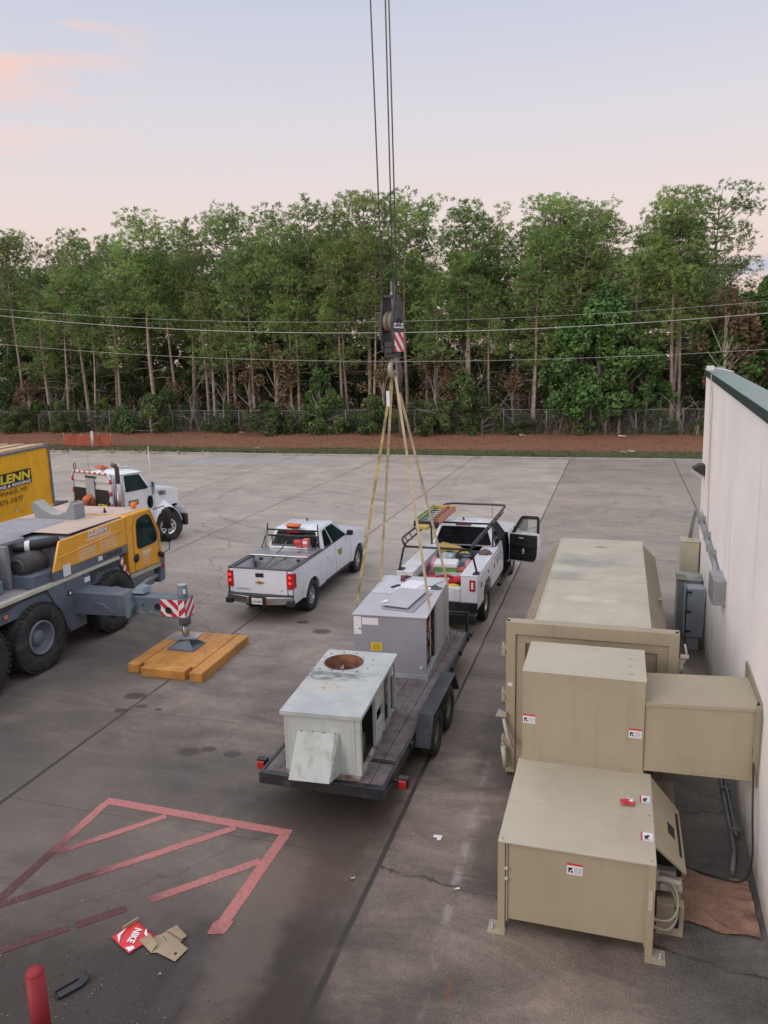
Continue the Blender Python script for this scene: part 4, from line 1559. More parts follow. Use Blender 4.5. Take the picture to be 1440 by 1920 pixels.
def skin(mb, y0, y1, low, up, xf, sgn, nz=8, step=.05, mat=0, thick=.02, extra=()):
    ys = sorted(set([y0, y1] + [y0 + (y1 - y0) * i / max(1, int((y1 - y0) / step)) for i in range(int((y1 - y0) / step) + 1)] + [e for e in extra if y0 < e < y1]))
    n = len(ys)
    v = []
    for y in ys:
        a, b = low(y), up(y)
        for j in range(nz + 1):
            z = a + (b - a) * j / nz
            v.append((sgn * xf(y, z), y, z))
    f = []
    for i in range(n - 1):
        for j in range(nz):
            q = (i * (nz + 1) + j, (i + 1) * (nz + 1) + j, (i + 1) * (nz + 1) + j + 1, i * (nz + 1) + j + 1)
            f.append(q if sgn > 0 else q[::-1])
    mb.add(v, f, mat, True)
    # inner return edge so the panel has depth
    for k, row in ((0, 0), (1, nz)):
        v = []
        for i, y in enumerate(ys):
            z = low(y) if row == 0 else up(y)
            x = xf(y, z)
            v += [(sgn * x, y, z), (sgn * (x - thick * (4 if row == 0 else 1.5)), y, z)]
        f = []
        for i in range(n - 1):
            q = (2 * i, 2 * i + 1, 2 * i + 3, 2 * i + 2)
            f.append(q)
        mb.add(v, f, mat, False)
    return mb


def quadmap(c, u, v):
    """bilinear: c = (bl, br, tr, tl)"""
    a = c[0].lerp(c[1], u)
    b = c[3].lerp(c[2], u)
    return a.lerp(b, v)


def pane(c, uv, off, name, parent, mat=None, rim=True, thick=.006):
    """window set on a bilinear facade quad"""
    c = [Vector(p) for p in c]
    n = (c[1] - c[0]).cross(c[3] - c[0]).normalized()
    pts = [quadmap(c, u, v) + n * off for u, v in uv]
    mb = MB()
    mb.prism(pts, n * thick, 0)
    o = mb.obj(name, mat or GLS, parent)
    if rim:
        mb = MB()
        ctr = sum(pts, Vector()) / len(pts)
        mb.tube([p + n * thick * .5 for p in pts], .009, n=4, closed=True)
        mb.obj('seal', BLACK, o)
    return o


def rring(pts, rad, k=3):
    """round the corners of a 2D uv loop"""
    out_ = []
    n = len(pts)
    for i in range(n):
        p0, p1, p2 = Vector(pts[i - 1]), Vector(pts[i]), Vector(pts[(i + 1) % n])
        a = p1 + (p0 - p1).normalized() * min(rad, (p0 - p1).length * .45)
        b = p1 + (p2 - p1).normalized() * min(rad, (p2 - p1).length * .45)
        for j in range(k + 1):
            t = j / k
            out_.append(tuple((a.lerp(p1, t)).lerp(p1.lerp(b, t), t)))
    return out_


def cabhouse(parent, yb0, yb1, yt0, yt1, xb, xt, zb, zt, mat, crown=.04, name='cab_roof'):
    """glasshouse: sloped pillars body + crowned roof; returns facade quads"""
    mb = MB()
    mb.hexa([(-xb, yb0, zb), (xb, yb0, zb), (xb, yb1, zb), (-xb, yb1, zb), (-xt, yt0, zt), (xt, yt0, zt), (xt, yt1, zt), (-xt, yt1, zt)])
    mb.obj('cab_pillars', mat, parent, bevel=.07, seg=4)
    mb = MB()

    def rf(u, v):
        x = (u * 2 - 1)
        y = v * 2 - 1
        e = (1 - abs(x) ** 3.0) * (1 - abs(y) ** 4.0)
        return ((xt - .015) * x, (yt0 + .02) + (yt1 - yt0 - .04) * v, zt - .012 + crown * e + (.012 * e if abs(abs(x) - .45) < .08 else 0))
    mb.grid(rf, 20, 12, 0, True, True)
    mb.obj(name, mat, parent)
    q = {}
    q['r'] = [Vector(p) for p in ((xb, yb0, zb), (xb, yb1, zb), (xt, yt1, zt), (xt, yt0, zt))]
    q['l'] = [Vector(p) for p in ((-xb, yb1, zb), (-xb, yb0, zb), (-xt, yt0, zt), (-xt, yt1, zt))]
    q['b'] = [Vector(p) for p in ((-xb, yb0, zb), (xb, yb0, zb), (xt, yt0, zt), (-xt, yt0, zt))]
    q['f'] = [Vector(p) for p in ((xb, yb1, zb), (-xb, yb1, zb), (-xt, yt1, zt), (xt, yt1, zt))]
    return q


def mirror(parent, p, sgn, mat=BLACK, sz=(.2, .1, .17)):
    mb = MB()
    mb.prism([p, (p[0], p[1] + .07, p[2]), (p[0] + sgn * .1, p[1] + .04, p[2] + .04), (p[0] + sgn * .1, p[1] - .01, p[2] + .04)], (0, 0, .03))
    x = p[0] + sgn * .07
    mb.prism([(x, p[1] - .02, p[2] + .02), (x + sgn * sz[0], p[1] - .05, p[2] + .03), (x + sgn * sz[0] * 1.03, p[1] - .05, p[2] + sz[2] * .85), (x + sgn * sz[0] * .8, p[1] - .03, p[2] + sz[2]), (x, p[1], p[2] + sz[2] * .95)],
             (0, sz[1], 0))
    o = mb.obj('side_mirror', mat, parent, bevel=.02)
    return o


def decal(parent, x, y, z, w_, h_, sgn=1, txt='GLENN', back=INK, ink=INKY):
    mb = MB()
    xs = x + sgn * .004
    d = sgn
    mb.prism([(xs, y, z), (xs, y + w_ * d, z), (xs, y + w_ * d, z + h_), (xs, y, z + h_)], (sgn * .003, 0, 0))
    o = mb.obj('door_decal', back, parent)
    text(txt, (xs + sgn * .004, y + .03 * w_ * d, z + h_ * .15), (0, d, 0), (0, 0, 1), w_ * .92, h_ * .7, ink, 'lettering', o, bold=.02)
    return o
# ---------------------------------------------------------------- parked pickup
def front_clip(root, mat, xf, up, yb, yf, wb, zl, hood_z):
    """bonnet and nose shared by both pickups"""
    mb = MB()

    def hood(u, v):
        y = yb + (yf - .06 - yb) * v
        x = (2 * u - 1)
        hw = xf(y, up(y)) - .012
        z = up(y) + hood_z * (1 - abs(x) ** 2.6) * (1 - .5 * v) + (.018 if abs(x) < .42 else 0)
        return (x * hw, y, z)
    mb.grid(hood, 22, 14, 0, True, True)
    mb.obj('bonnet', mat, root)
    mb = MB()
    mb.hexa([(-.88, yf - .14, zl + .02), (.88, yf - .14, zl + .02), (.80, yf + .02, zl + .04), (-.80, yf + .02, zl + .04), (-.86, yf - .14, up(yf) - .01), (.86, yf - .14, up(yf) - .01), (.78, yf - .03, up(yf) - .05), (-.78, yf - .03, up(yf) - .05)])
    mb.obj('grille', BLACK, root, bevel=.03)
    mb = MB()
    mb.box(-.96, .96, yf - .02, yf + .14, zl - .02, zl + .24)
    mb.obj('front_bumper', CHROME, root, bevel=.05, seg=3)
    for s in (-1, 1):
        mb = MB()
        mb.prism([(s * .62, yf + .035, up(yf) - .1), (s * .9, yf - .06, up(yf) - .08), (s * .9, yf - .06, up(yf) - .3), (s * .62, yf + .035, up(yf) - .3)], (0, -.1, 0))
        mb.obj('headlight', M('headlight_lens', (.5, .52, .55), .1), root, bevel=.01)


pk = thing('pickup_truck', 'white extended-cab pickup parked with its tail toward the crane mat, silver toolbox and orange beacon', 'pickup truck', (-8.17, 17.46, 0), 0)
pk.scale = (.895, 1, 1)
FY = 3.62
arches = ((0, .40, .47), (FY, .40, .47))
ex = [a + .47 * math.cos(math.pi * k / 14) for a in (0, FY) for k in range(15)]


def plow(y):
    return arch_low(y, .46 if y > -.5 else .5, arches)


def pup(y):
    if y < .96:
        return 1.335
    if y < 2.9:
        return 1.30 + .015 * (y - .96)
    if y < 3.2:
        return 1.33 - .1 * (y - 2.9)
    return 1.30 - .085 * (y - 3.2) - .03 * max(0, y - 4.1) ** 2 * 8


def pxf(y, z):
    x = .995 - .05 * max(0, (z - .95) / .4) ** 1.6 - .035 * max(0, (.7 - z) / .3) ** 1.5
    if y < -.95:
        x -= .03 * ((-.95 - y) / .2) ** 2
    if y > 3.9:
        x -= .14 * ((y - 3.9) / .6) ** 2
    for yc in (0, FY):
        d = math.hypot(y - yc, z - .40)
        if .44 < d < .62:
            x += .022 * math.exp(-((d - .49) / .06) ** 2)
    return x


for s in (1, -1):
    for nm, y0, y1 in (('bed_side', -1.15, .945), ('front_fender', 2.96, 4.45)):
        mb = MB()
        skin(mb, y0, y1, plow, pup, pxf, s, extra=ex)
        mb.obj(nm, WHITE, pk)
    for (y0, y1) in ((.958, 1.72), (1.733, 2.948)):
        mb = MB()
        skin(mb, y0, y1, lambda y: .50, pup, pxf, s, extra=ex)
        d = mb.obj('door', WHITE, pk)
        mb = MB()
        hy = y1 - .5 if y1 < 2 else y0 + .12
        if y1 < 2:
            hy = y0 + .1
        mb.tube([(s * (pxf(hy, 1.12) + .012), hy, 1.12), (s * (pxf(hy, 1.12) + .035), hy + .03, 1.12), (s * (pxf(hy, 1.12) + .035), hy + .17, 1.12), (s * (pxf(hy, 1.12) + .012), hy + .2, 1.12)], .016, n=8)
        mb.obj('handle', WHITE, d)
    mb = MB()
    mb.box(s * .93, s * .99, .95, 2.95, .42, .5)
    mb.obj('sill', BLACK, pk, bevel=.015)
# hull behind the panels, wheel wells
mb = MB()
mb.box(-.9, .9, .98, 2.9, .45, 1.29)
mb.box(-.55, .55, -1.1, .98, .42, .70)
mb.box(-.6, .6, 2.9, 4.4, .42, 1.15)
mb.box(-.88, .88, 2.9, 3.05, .5, 1.2)
for yc in (0, FY):
    for s in (1, -1):
        mb.grid(lambda u, v: (s * (.52 + .42 * v), yc + .485 * math.cos(math.pi * u), .40 + .485 * math.sin(math.pi * u)), 12, 1, 0, True, s > 0)
        mb.add([(s * .55, yc - .5, .3), (s * .55, yc + .5, .3), (s * .55, yc + .5, .95), (s * .55, yc - .5, .95)], [(0, 1, 2, 3)])
mb.obj('chassis', DARK, pk)
# bed interior
BEDM = M('scuffed_white_bed', (.50, .50, .52), .5, var=.1, dirt=(.22, .2, .18), damt=.6, dscale=5)
mb = MB()
mb.box(-.80, .80, -1.08, .93, .72, .74)
for i in range(7):
    mb.box(-.7 + .22 * i, -.62 + .22 * i, -1.06, .9, .74, .755)
mb.box(.80, .86, -1.1, .93, .72, 1.30)
mb.box(-.86, -.80, -1.1, .93, .72, 1.30)
mb.box(-.86, .86, .90, .94, .72, 1.30)
for s in (1, -1):
    mb.box(s * .56, s * .8, -.42, .42, .74, .96)
mb.obj('bed', BEDM, pk, bevel=.012)
mb = MB()
for s in (1, -1):
    mb.box(s * .80, s * .965, -1.14, .93, 1.322, 1.352)
mb.box(-.8, .8, .86, .95, 1.305, 1.345)
mb.obj('bed_rail_cap', M('charcoal_rail_cap', (.06, .06, .065), .6, var=.2), pk, bevel=.01)
# tailgate
mb = MB()
mb.box(-.79, .79, -1.17, -1.11, .70, 1.325)
tg = mb.obj('tailgate', WHITE, pk, bevel=.022, seg=3)
mb = MB()
mb.box(-.80, .80, -1.185, -1.09, 1.327, 1.347)
mb.obj('cap', M('charcoal_rail_cap', (.06, .06, .065), .6), tg, bevel=.008)
mb = MB()
mb.box(-.12, .12, -1.182, -1.165, 1.13, 1.235)
mb.obj('handle', BLACK, tg, bevel=.01)
mb = MB()
ybt = -1.176
mb.prism([(-.13, ybt, .985), (-.05, ybt, .985), (-.045, ybt, .965), (.045, ybt, .965), (.05, ybt, .985), (.13, ybt, .985), (.115, ybt, 1.025), (.05, ybt, 1.025), (.045, ybt, 1.045), (-.045, ybt, 1.045), (-.05, ybt, 1.025), (-.115, ybt, 1.025)], (0, -.012, 0))
mb.obj('emblem', M('gold_emblem', (.55, .33, .08), .3, .7), tg, bevel=.003)
text('SILVERADO', (-.70, -1.172, .80), (1, 0, 0), (0, 0, 1), .42, .045, M('grey_badge', (.2, .2, .21), .3, .6), 'lettering', tg)
text('LT', (.60, -1.172, .80), (1, 0, 0), (0, 0, 1), .08, .04, M('grey_badge', (.2, .2, .21), .3, .6), 'lettering', tg)
for s in (1, -1):
    mb = MB()
    mb.prism([(s * .80, -1.19, .86), (s * .975, -1.14, .86), (s * .97, -1.14, 1.26), (s * .80, -1.19, 1.26)], (0, .07, 0))
    tl = mb.obj('tail_lamp', RED, pk, bevel=.015)
    mb = MB()
    mb.prism([(s * .965, -1.15, .88), (s * .99, -1.02, .9), (s * .985, -1.02, 1.24), (s * .96, -1.15, 1.24)], (s * .012, 0, 0))
    mb.obj('side_lens', RED, tl, bevel=.004)
    mb = MB()
    for z in (1.02, 1.16):
        mb.ball((s * .885, -1.185, z), .05, 0, 6, (1, .25, .8))
    mb.obj('lit_bulb', REDL, tl)
    mb = MB()
    mb.box(s * .795, s * .93, -1.13, -1.09, .66, 1.30)
    mb.obj('bed_corner', WHITE, pk, bevel=.02)
# rear bumper
mb = MB()
mb.prism([(-.99, -1.20, .50), (-.3, -1.36, .50), (.3, -1.36, .50), (.99, -1.20, .50), (.99, -1.20, .70), (.3, -1.36, .70), (-.3, -1.36, .70), (-.99, -1.20, .70)][0:4], (0, 0, .2))
bmp = mb.obj('rear_bumper', CHROME, pk, bevel=.03, seg=3)
mb = MB()
mb.prism([(-.97, -1.13, .705), (-.97, -1.21, .705), (-.3, -1.35, .705), (.3, -1.35, .705), (.97, -1.21, .705), (.97, -1.13, .705)], (0, 0, .02))
for s in (1, -1):
    mb.box(s * .80, s * 1.0, -1.28, -1.15, .47, .60)
mb.box(-.25, .25, -1.375, -1.35, .50, .70)
mb.obj('step_pad', BLACK, bmp, bevel=.01)
mb = MB()
mb.box(-.155, .155, -1.386, -1.378, .52, .67)
lp = mb.obj('licence_plate', SIGNW, bmp)
text('L1B 0458', (-.13, -1.389, .555), (1, 0, 0), (0, 0, 1), .26, .065, M('plate_ink', (.12, .14, .2), .6), 'lettering', lp)
mb = MB()
mb.box(-.05, .05, -1.42, -1.2, .38, .46)
mb.obj('tow_hitch', BLACK, pk)
# cab
q = cabhouse(pk, .985, 3.02, 1.20, 2.22, .905, .70, 1.29, 1.835, WHITE, .045)
for sd in ('r', 'l'):
    f = (lambda u: u) if sd == 'r' else (lambda u: 1 - u)
    w1 = rring([(f(.06), .1), (f(.33), .08), (f(.30), .86), (f(.12), .80)] if sd == 'r' else [(f(.33), .08), (f(.06), .1), (f(.12), .80), (f(.30), .86)], .05)
    w2 = rring([(f(.385), .08), (f(.90), .06), (f(.87), .34), (f(.80), .88), (f(.36), .88)] if sd == 'r' else [(f(.90), .06), (f(.385), .08), (f(.36), .88), (f(.80), .88), (f(.87), .34)], .05)
    pane(q[sd], w1, .004, 'side_window', pk)
    pane(q[sd], w2, .004, 'side_window', pk, GLS2)
pane(q['b'], rring([(.07, .15), (.93, .15), (.90, .86), (.10, .86)], .06), .004, 'rear_window', pk)
pane(q['f'], rring([(.05, .06), (.95, .06), (.93, .92), (.07, .92)], .06), .004, 'windscreen', pk)
front_clip(pk, WHITE, pxf, pup, 2.93, 4.45, FY, .46, .035)
for s in (1, -1):
    mirror(pk, (s * .93, 2.62, 1.32), s)
decal(pk, pxf(1.0, .98), 1.93, .93, .26, .17)
mb = MB()
mb.tube([(.0, 1.95, 1.875), (.0, 1.92, 1.93), (0, 1.83, 1.95)], [.03, .02, .008], n=6)
mb.obj('roof_antenna', BLACK, pk)
for y in (0, FY):
    for s in (1, -1):
        wheel(pk, (s * .86, y, .395), .395, .265, .235, s, 'alloy')
# headache rack with beacon
mb = MB()
for s in (1, -1):
    mb.tube([(s * .86, .82, 1.35), (s * .80, .90, 1.93)], .022, n=8)
    mb.tube([(s * .86, .55, 1.35), (s * .82, .86, 1.75)], .016, n=8)
    mb.tube([(s * .80, .90, 1.82), (s * .80, .90, 2.0)], .02, n=8)
mb.tube([(-.80, .90, 1.83), (.80, .90, 1.83)], .022, n=8)
mb.tube([(-.82, .87, 1.68), (.82, .87, 1.68)], .022, n=8)
for k in range(8):
    z = 1.40 + .035 * k
    mb.box(-.66, .66, .85, .875, z, z + .016)
for x in (-.66, 0, .66):
    mb.tube([(x, .86, 1.36), (x, .875, 1.68)], .016, n=6)
for x in (-.3, .3):
    mb.tube([(x, .875, 1.68), (x, .90, 1.83)], .014, n=6)
mb.obj('headache_rack', BLKP, pk)
mb = MB()
mb.box(-.28, .16, 1.0, 1.2, 1.885, 1.955)
bc = mb.obj('beacon', ORG, pk, bevel=.025, seg=3)
mb = MB()
mb.box(-.24, .12, 1.04, 1.16, 1.84, 1.885)
mb.obj('beacon_base', BLACK, bc)
mb = MB()
mb.box(-.25, .2, .96, 1.0, 1.74, 1.82)
mb.obj('brake_light', RED, pk, bevel=.01)

tb_ = thing('truck_toolbox', 'silver chequered-plate toolbox across the bed of the left pickup', 'toolbox', (-8.17, 17.94, .74))
tb_.scale = (.9, 1, 1)
mb = MB()
mb.box(-.72, .72, -.50, .33, 0, .44)
mb.box(-.78, .78, -.52, .36, .44, .60)
mb.obj('chest', TREAD, tb_, bevel=.012)
mb = MB()
mb.box(-.90, .90, -.56, .38, .612, .655)
mb.box(-.60, .62, .10, .36, .656, .72)
mb.obj('lid', M('brushed_aluminium', (.47, .48, .50), .34, .75, var=.1), tb_, bevel=.012)
mb = MB()
for x in (-.6, .55):
    mb = MB()
    mb.box(x, x + .1, -.545, -.521, .5, .57)
    mb.obj('latch', BLACK, tb_)
pm = thing('transfer_pump', 'small red fuel transfer pump at the right end of the silver toolbox', 'pump', (-7.82, 18.05, 1.46))
mb = MB()
mb.lathe([(-.16, .08), (.02, .08), (.04, .05), (.14, .05)], (0, 0, .12), 'x', 0, 14)
mb.box(-.1, .06, -.07, .07, 0, .1)
mb.obj('motor', M('pump_red', (.45, .05, .045), .5), pm, bevel=.01)
mb = MB()
mb.box(.08, .24, -.09, .09, .03, .23)
mb.obj('meter', M('meter_red_white', (.55, .12, .10), .5), pm, bevel=.015)
mb = MB()
mb.box(.1, .22, -.094, -.09, .12, .19)
mb.obj('dial', SIGNW, pm)
hs = [(-.35, -.1, .16), (-.38, -.3, .05), (-.48, -.6, -.1), (-.55, -.95, -.25), (-.6, -1.2, -.32), (-.5, -1.22, -.34), (-.35, -1.0, -.22), (-.05, -.45, -.10), (.1, -.25, -.04)]
mb = MB()
h = [Vector(p) + Vector((0, 0, 0)) for p in hs]
for _ in range(2):
    qq = [h[0]]
    for a, b in zip(h, h[1:]):
        qq += [a.lerp(b, .25), a.lerp(b, .75)]
    h = qq + [h[-1]]
mb.tube(h, .018, n=8)
mb.obj('hose', M('grey_hose', (.12, .12, .13), .6), pm)
mb = MB()
mb.tube([(-.84, .05, .15), (-.88, .02, .3), (-.80, .0, .42), (-.74, .02, .25), (-.80, .03, .0), (-.86, .04, .1), (-.82, .0, .38)], .02, n=6)
o = mb.obj('coiled_hose', M('pale_hose', (.42, .42, .43), .6))
o.location = (-8.11, 18.2, 1.44)
tag(o, 'pale coiled hose hung on the left post of the black rack of the left pickup', 'hose')

# ---------------------------------------------------------------- service truck
st = thing('service_truck', 'white utility-body service truck with black ladder rack and its right front door wide open', 'service truck', (-3.82, 17.75, 0), R(-1.2))
st.scale = (.945, 1, 1)
SY = 4.05
sar = ((SY, .42, .49),)
exs = [SY + .49 * math.cos(math.pi * k / 14) for k in range(15)]


def slow(y):
    return arch_low(y, .55, sar)


def sup(y):
    if y < 3.35:
        return 1.40 + .005 * (y - 1.5)
    return 1.41 - .05 * (y - 3.35)


def sxf(y, z):
    x = .99 - .05 * max(0, (z - 1.0) / .4) ** 1.6 - .03 * max(0, (.75 - z) / .3) ** 1.5
    if y > 4.4:
        x -= .12 * ((y - 4.4) / .6) ** 2
    d = math.hypot(y - SY, z - .42)
    if .44 < d < .64:
        x += .022 * math.exp(-((d - .51) / .06) ** 2)
    return x


for s in (1, -1):
    mb = MB()
    skin(mb, 3.28, 4.95, slow, sup, sxf, s, extra=exs)
    mb.obj('front_fender', WHITE2, st)
    mb = MB()
    skin(mb, 1.52, 2.26, lambda y: .6, sup, sxf, s)
    d = mb.obj('door', WHITE2, st)
    mb = MB()
    mb.tube([(s * 1.0, 1.62, 1.2), (s * 1.02, 1.65, 1.2), (s * 1.02, 1.8, 1.2), (s * 1.0, 1.83, 1.2)], .016, n=6)
    mb.obj('handle', CHROME, d)
    mb = MB()
    mb.tube([(s * 1.0, 1.5, .42), (s * 1.03, 1.6, .42), (s * 1.03, 3.1, .42), (s * 1.0, 3.2, .42)], .055, n=8)
    mb.obj('running_board', BLACK, st)
mb = MB()
skin(mb, 2.27, 3.265, lambda y: .6, sup, sxf, -1)
mb.obj('door', WHITE2, st)
mb = MB()
mb.box(-.9, .78, 1.5, 3.25, .55, .72)
mb.box(-.6, .6, 3.3, 4.9, .5, 1.2)
mb.box(-.9, .9, 3.25, 3.4, .55, 1.33)
mb.box(-.55, .55, -1.25, 1.5, .45, .72)
for s in (1, -1):
    mb.grid(lambda u, v: (s * (.52 + .42 * v), SY + .505 * math.cos(math.pi * u), .42 + .505 * math.sin(math.pi * u)), 12, 1, 0, True, s > 0)
    mb.add([(s * .52, SY - .5, .3), (s * .52, SY + .5, .3), (s * .52, SY + .5, .95), (s * .52, SY - .5, .95)], [(0, 1, 2, 3)])
mb.obj('chassis', DARK, st)
SEAT = M('dark_interior', (.025, .025, .028), .7)
for s in (1, -1):
    mb = MB()
    mb.box(s * .18, s * .72, 2.15, 2.7, .72, 1.12)
    mb.prism([(s * .18, 2.15, 1.1), (s * .72, 2.15, 1.1), (s * .68, 2.0, 1.65), (s * .22, 2.0, 1.65)], (0, .12, 0))
    mb.obj('seat', SEAT, st, bevel=.04)
mb = MB()
mb.box(-.85, .85, 3.0, 3.3, 1.0, 1.38)
mb.obj('dashboard', SEAT, st, bevel=.03)
q = cabhouse(st, 1.52, 3.32, 1.72, 2.62, .895, .72, 1.385, 1.93, WHITE2, .05)
for sd in ('r', 'l'):
    f = (lambda u: u) if sd == 'r' else (lambda u: 1 - u)
    w1 = [(.05, .06), (.37, .05), (.35, .9), (.10, .84)]
    w2 = [(.42, .05), (.93, .03), (.83, .86), (.40, .9)]
    if sd == 'l':
        w1 = [(1 - a, b) for a, b in w1][::-1]
        w2 = [(1 - a, b) for a, b in w2][::-1]
    pane(q[sd], rring(w1, .05), .004, 'side_window', st)
    pane(q[sd], rring(w2, .05), .004, 'side_window', st, GLS if sd == 'l' else DARK)  # right pane is a dark sheet painting in the shaded open doorway
pane(q['b'], rring([(.05, .10), (.95, .10), (.92, .88), (.08, .88)], .06), .004, 'rear_window', st)
pane(q['f'], rring([(.05, .06), (.95, .06), (.93, .92), (.07, .92)], .06), .004, 'windscreen', st)
front_clip(st, WHITE2, sxf, sup, 3.26, 4.95, SY, .5, .05)
mirror(st, (-.95, 3.1, 1.42), -1, sz=(.2, .1, .3))
mb = MB()
mb.box(-.22, .22, 1.60, 1.66, 1.915, 1.965)
mb.obj('brake_light', M('clear_red_lens', (.30, .13, .13), .25), st, bevel=.012)
mb = MB()
mb.tube([(-.1, 2.1, 1.97), (-.1, 2.06, 2.03), (-.1, 1.98, 2.05)], [.03, .02, .008], n=6)
mb.tube([(.55, 2.9, 1.8), (.56, 2.9, 2.3)], .006, n=4)
mb.obj('roof_antenna', BLACK, st)
# utility body: side boxes with doors
for s in (1, -1):
    mb = MB()
    prof = [(s * .99, -1.25, .62), (s * .99, -.52, .62), (s * .99, -.47, .80), (s * .99, -.38, .93), (s * .99, -.2, 1.02), (s * .99, .2, 1.02), (s * .99, .38, .93), (s * .99, .47, .80), (s * .99, .52, .62), (s * .99, 1.46, .62), (s * .99, 1.46, 1.40), (s * .99, -1.25, 1.40)]
    mb.prism(prof, (-s * .40, 0, 0))
    bx_ = mb.obj('side_box', WHITE2, st, bevel=.012)
    for (y0, y1, z0, z1) in ((-1.18, -.56, .66, 1.34), (-.50, .50, 1.08, 1.34), (.56, 1.02, .66, 1.34), (1.05, 1.42, .66, 1.34)):
        mb = MB()
        mb.box(s * .99, s * 1.008, y0, y1, z0, z1)
        d = mb.obj('compartment_door', WHITE2, st, bevel=.006)
        mb = MB()
        mb.box(s * 1.008, s * 1.018, (y0 + y1) / 2 - .03, (y0 + y1) / 2 + .03, z1 - .28 if z1 - z0 > .4 else z0 + .08, z1 - .16 if z1 - z0 > .4 else z0 + .16)
        mb.obj('latch', BLACK, d)
    mb = MB()
    mb.box(s * .575, s * 1.0, -1.27, 1.48, 1.403, 1.425)
    mb.obj('box_lid', WHITE2, st, bevel=.008)
    mb = MB()
    mb.box(s * .80, s * .94, -1.275, -1.262, 1.06, 1.32)
    tl = mb.obj('tail_lamp', RED, st, bevel=.012)
    mb = MB()
    mb.box(s * .845, s * .895, -1.282, -1.275, 1.11, 1.27)
    mb.obj('reverse_lens', SIGNW, tl)
mb = MB()
mb.box(-.59, .59, -1.2, 1.46, .70, .74)
mb.box(-.59, .59, 1.42, 1.46, .74, 1.3)
mb.obj('cargo_bed', M('grey_bed_liner', (.13, .13, .135), .7, var=.2), st)
mb = MB()
mb.box(-.585, .585, -1.25, -1.19, .72, 1.12)
tg = mb.obj('tailgate', WHITE2, st, bevel=.01)
mb = MB()
mb.box(-.56, .56, -1.262, -1.25, .80, 1.02)
mb.box(.36, .56, -1.27, -1.262, 1.03, 1.09)
mb.obj('panel', WHITE2, tg, bevel=.006)
mb = MB()
mb.box(-1.0, 1.0, -1.52, -1.27, .52, .58)
mb.box(-1.0, 1.0, -1.30, -1.27, .58, .80)
mb.box(-1.0, 1.0, -1.52, -1.48, .36, .52)
mb.box(-.06, .06, -1.8, -1.5, .40, .47)
mb.obj('rear_step_bumper', BLKP, st, bevel=.012)
for y, r_ in ((0, .42), (SY, .42)):
    for s in (1, -1):
        wheel(st, (s * .85, y, .415), .415, .27, .23, s, 'steel', ALU)
# open door, hinged at its front edge
dr = MB()


def dz(k):
    return k


hx, hy = .985, 3.25
DW = .93
ang = R(78)
du = Vector((math.sin(ang), -math.cos(ang), 0))   # from hinge outward
dn = Vector((-du.y, du.x, 0))                      # outside face normal (forward side)


def DP(u, z, t):
    return Vector((hx, hy, 0)) + du * u + dn * t + Vector((0, 0, z))


out_prof = [(0, .60), (.86, .60), (.97, .70), (1.0, 1.0), (1.0, 1.40), (.97, 1.44), (0.02, 1.40)]
mb = MB()
mb.prism([DP(u * DW, z, .0) for u, z in out_prof], dn * .10)
frame = [(.03, 1.38), (.10, 1.45), (.36, 1.84), (.44, 1.90), (.92, 1.92), (.985, 1.88), (.985, 1.40), (.90, 1.40), (.90, 1.83), (.46, 1.82), (.22, 1.45), (.17, 1.38)]
mb.prism([DP(u * DW, z, .03) for u, z in frame], dn * .05)
door = mb.obj('open_door', WHITE2, st, bevel=.012, label='open front door showing its black inner trim')
mb = MB()
mb.prism([DP(u * DW, z, -.012) for u, z in [(.03, .64), (.82, .64), (.90, .75), (.93, 1.0), (.93, 1.38), (.03, 1.38)]], dn * .013)
mb.prism([DP(u * DW, z, -.05) for u, z in [(.12, .72), (.70, .72), (.74, .86), (.10, .86)]], dn * .04)
mb.prism([DP(u * DW, z, -.06) for u, z in [(.14, 1.06), (.84, 1.02), (.84, 1.10), (.14, 1.16)]], dn * .05)
fr2 = [(.03, 1.38), (.10, 1.45), (.36, 1.85), (.44, 1.91), (.93, 1.925), (.99, 1.88), (.99, 1.38), (.90, 1.38), (.90, 1.83), (.46, 1.82), (.22, 1.45), (.19, 1.38)]
mb.prism([DP(u * DW, z, .014) for u, z in fr2], dn * .014)
mb.obj('inner_trim', BLACK, door, bevel=.006)
mb = MB()
mb.tube([DP(.28, 1.28, -.03), DP(.32, 1.29, -.05), DP(.45, 1.29, -.05), DP(.49, 1.28, -.03)], .014, n=6)
mb.obj('door_pull', CHROME, door)
mb = MB()
mb.tube([DP(u, 1.75 if False else z, -.02) for u, z in []] or [DP(.3, .70, -.05), DP(.3, .74, -.05)], .012, n=4)
mb.obj('speaker_cover', BLACK, door)
g_ = MB()
clear = bpy.data.materials.new('clear_door_glass')
clear.use_nodes = True
_b = clear.node_tree.nodes['Principled BSDF']
_b.inputs['Base Color'].default_value = (.5, .55, .52, 1)
_b.inputs['Roughness'].default_value = .05
_b.inputs['Alpha'].default_value = .35
g_.prism([DP(u * DW, z, .045) for u, z in [(.18, 1.39), (.90, 1.39), (.90, 1.83), (.46, 1.82)]], dn * .005)
g_.obj('door_glass', clear, door)
mb = MB()
mb.prism([DP(.26, 1.45, .14), DP(.5, 1.45, .14), DP(.5, 1.78, .14), DP(.26, 1.78, .14)], dn * .10)
mb.prism([DP(.1, 1.5, .10), DP(.3, 1.5, .16), DP(.3, 1.56, .16), DP(.1, 1.56, .10)], dn * .03)
mr_ = mb.obj('side_mirror', BLACK, door, bevel=.015)
mb = MB()
mb.prism([DP(.285, 1.48, .136), DP(.475, 1.48, .136), DP(.475, 1.75, .136), DP(.285, 1.75, .136)], dn * .003)
mb.obj('mirror_glass', M('mirror_glass', (.35, .38, .40), .05, .9), mr_)
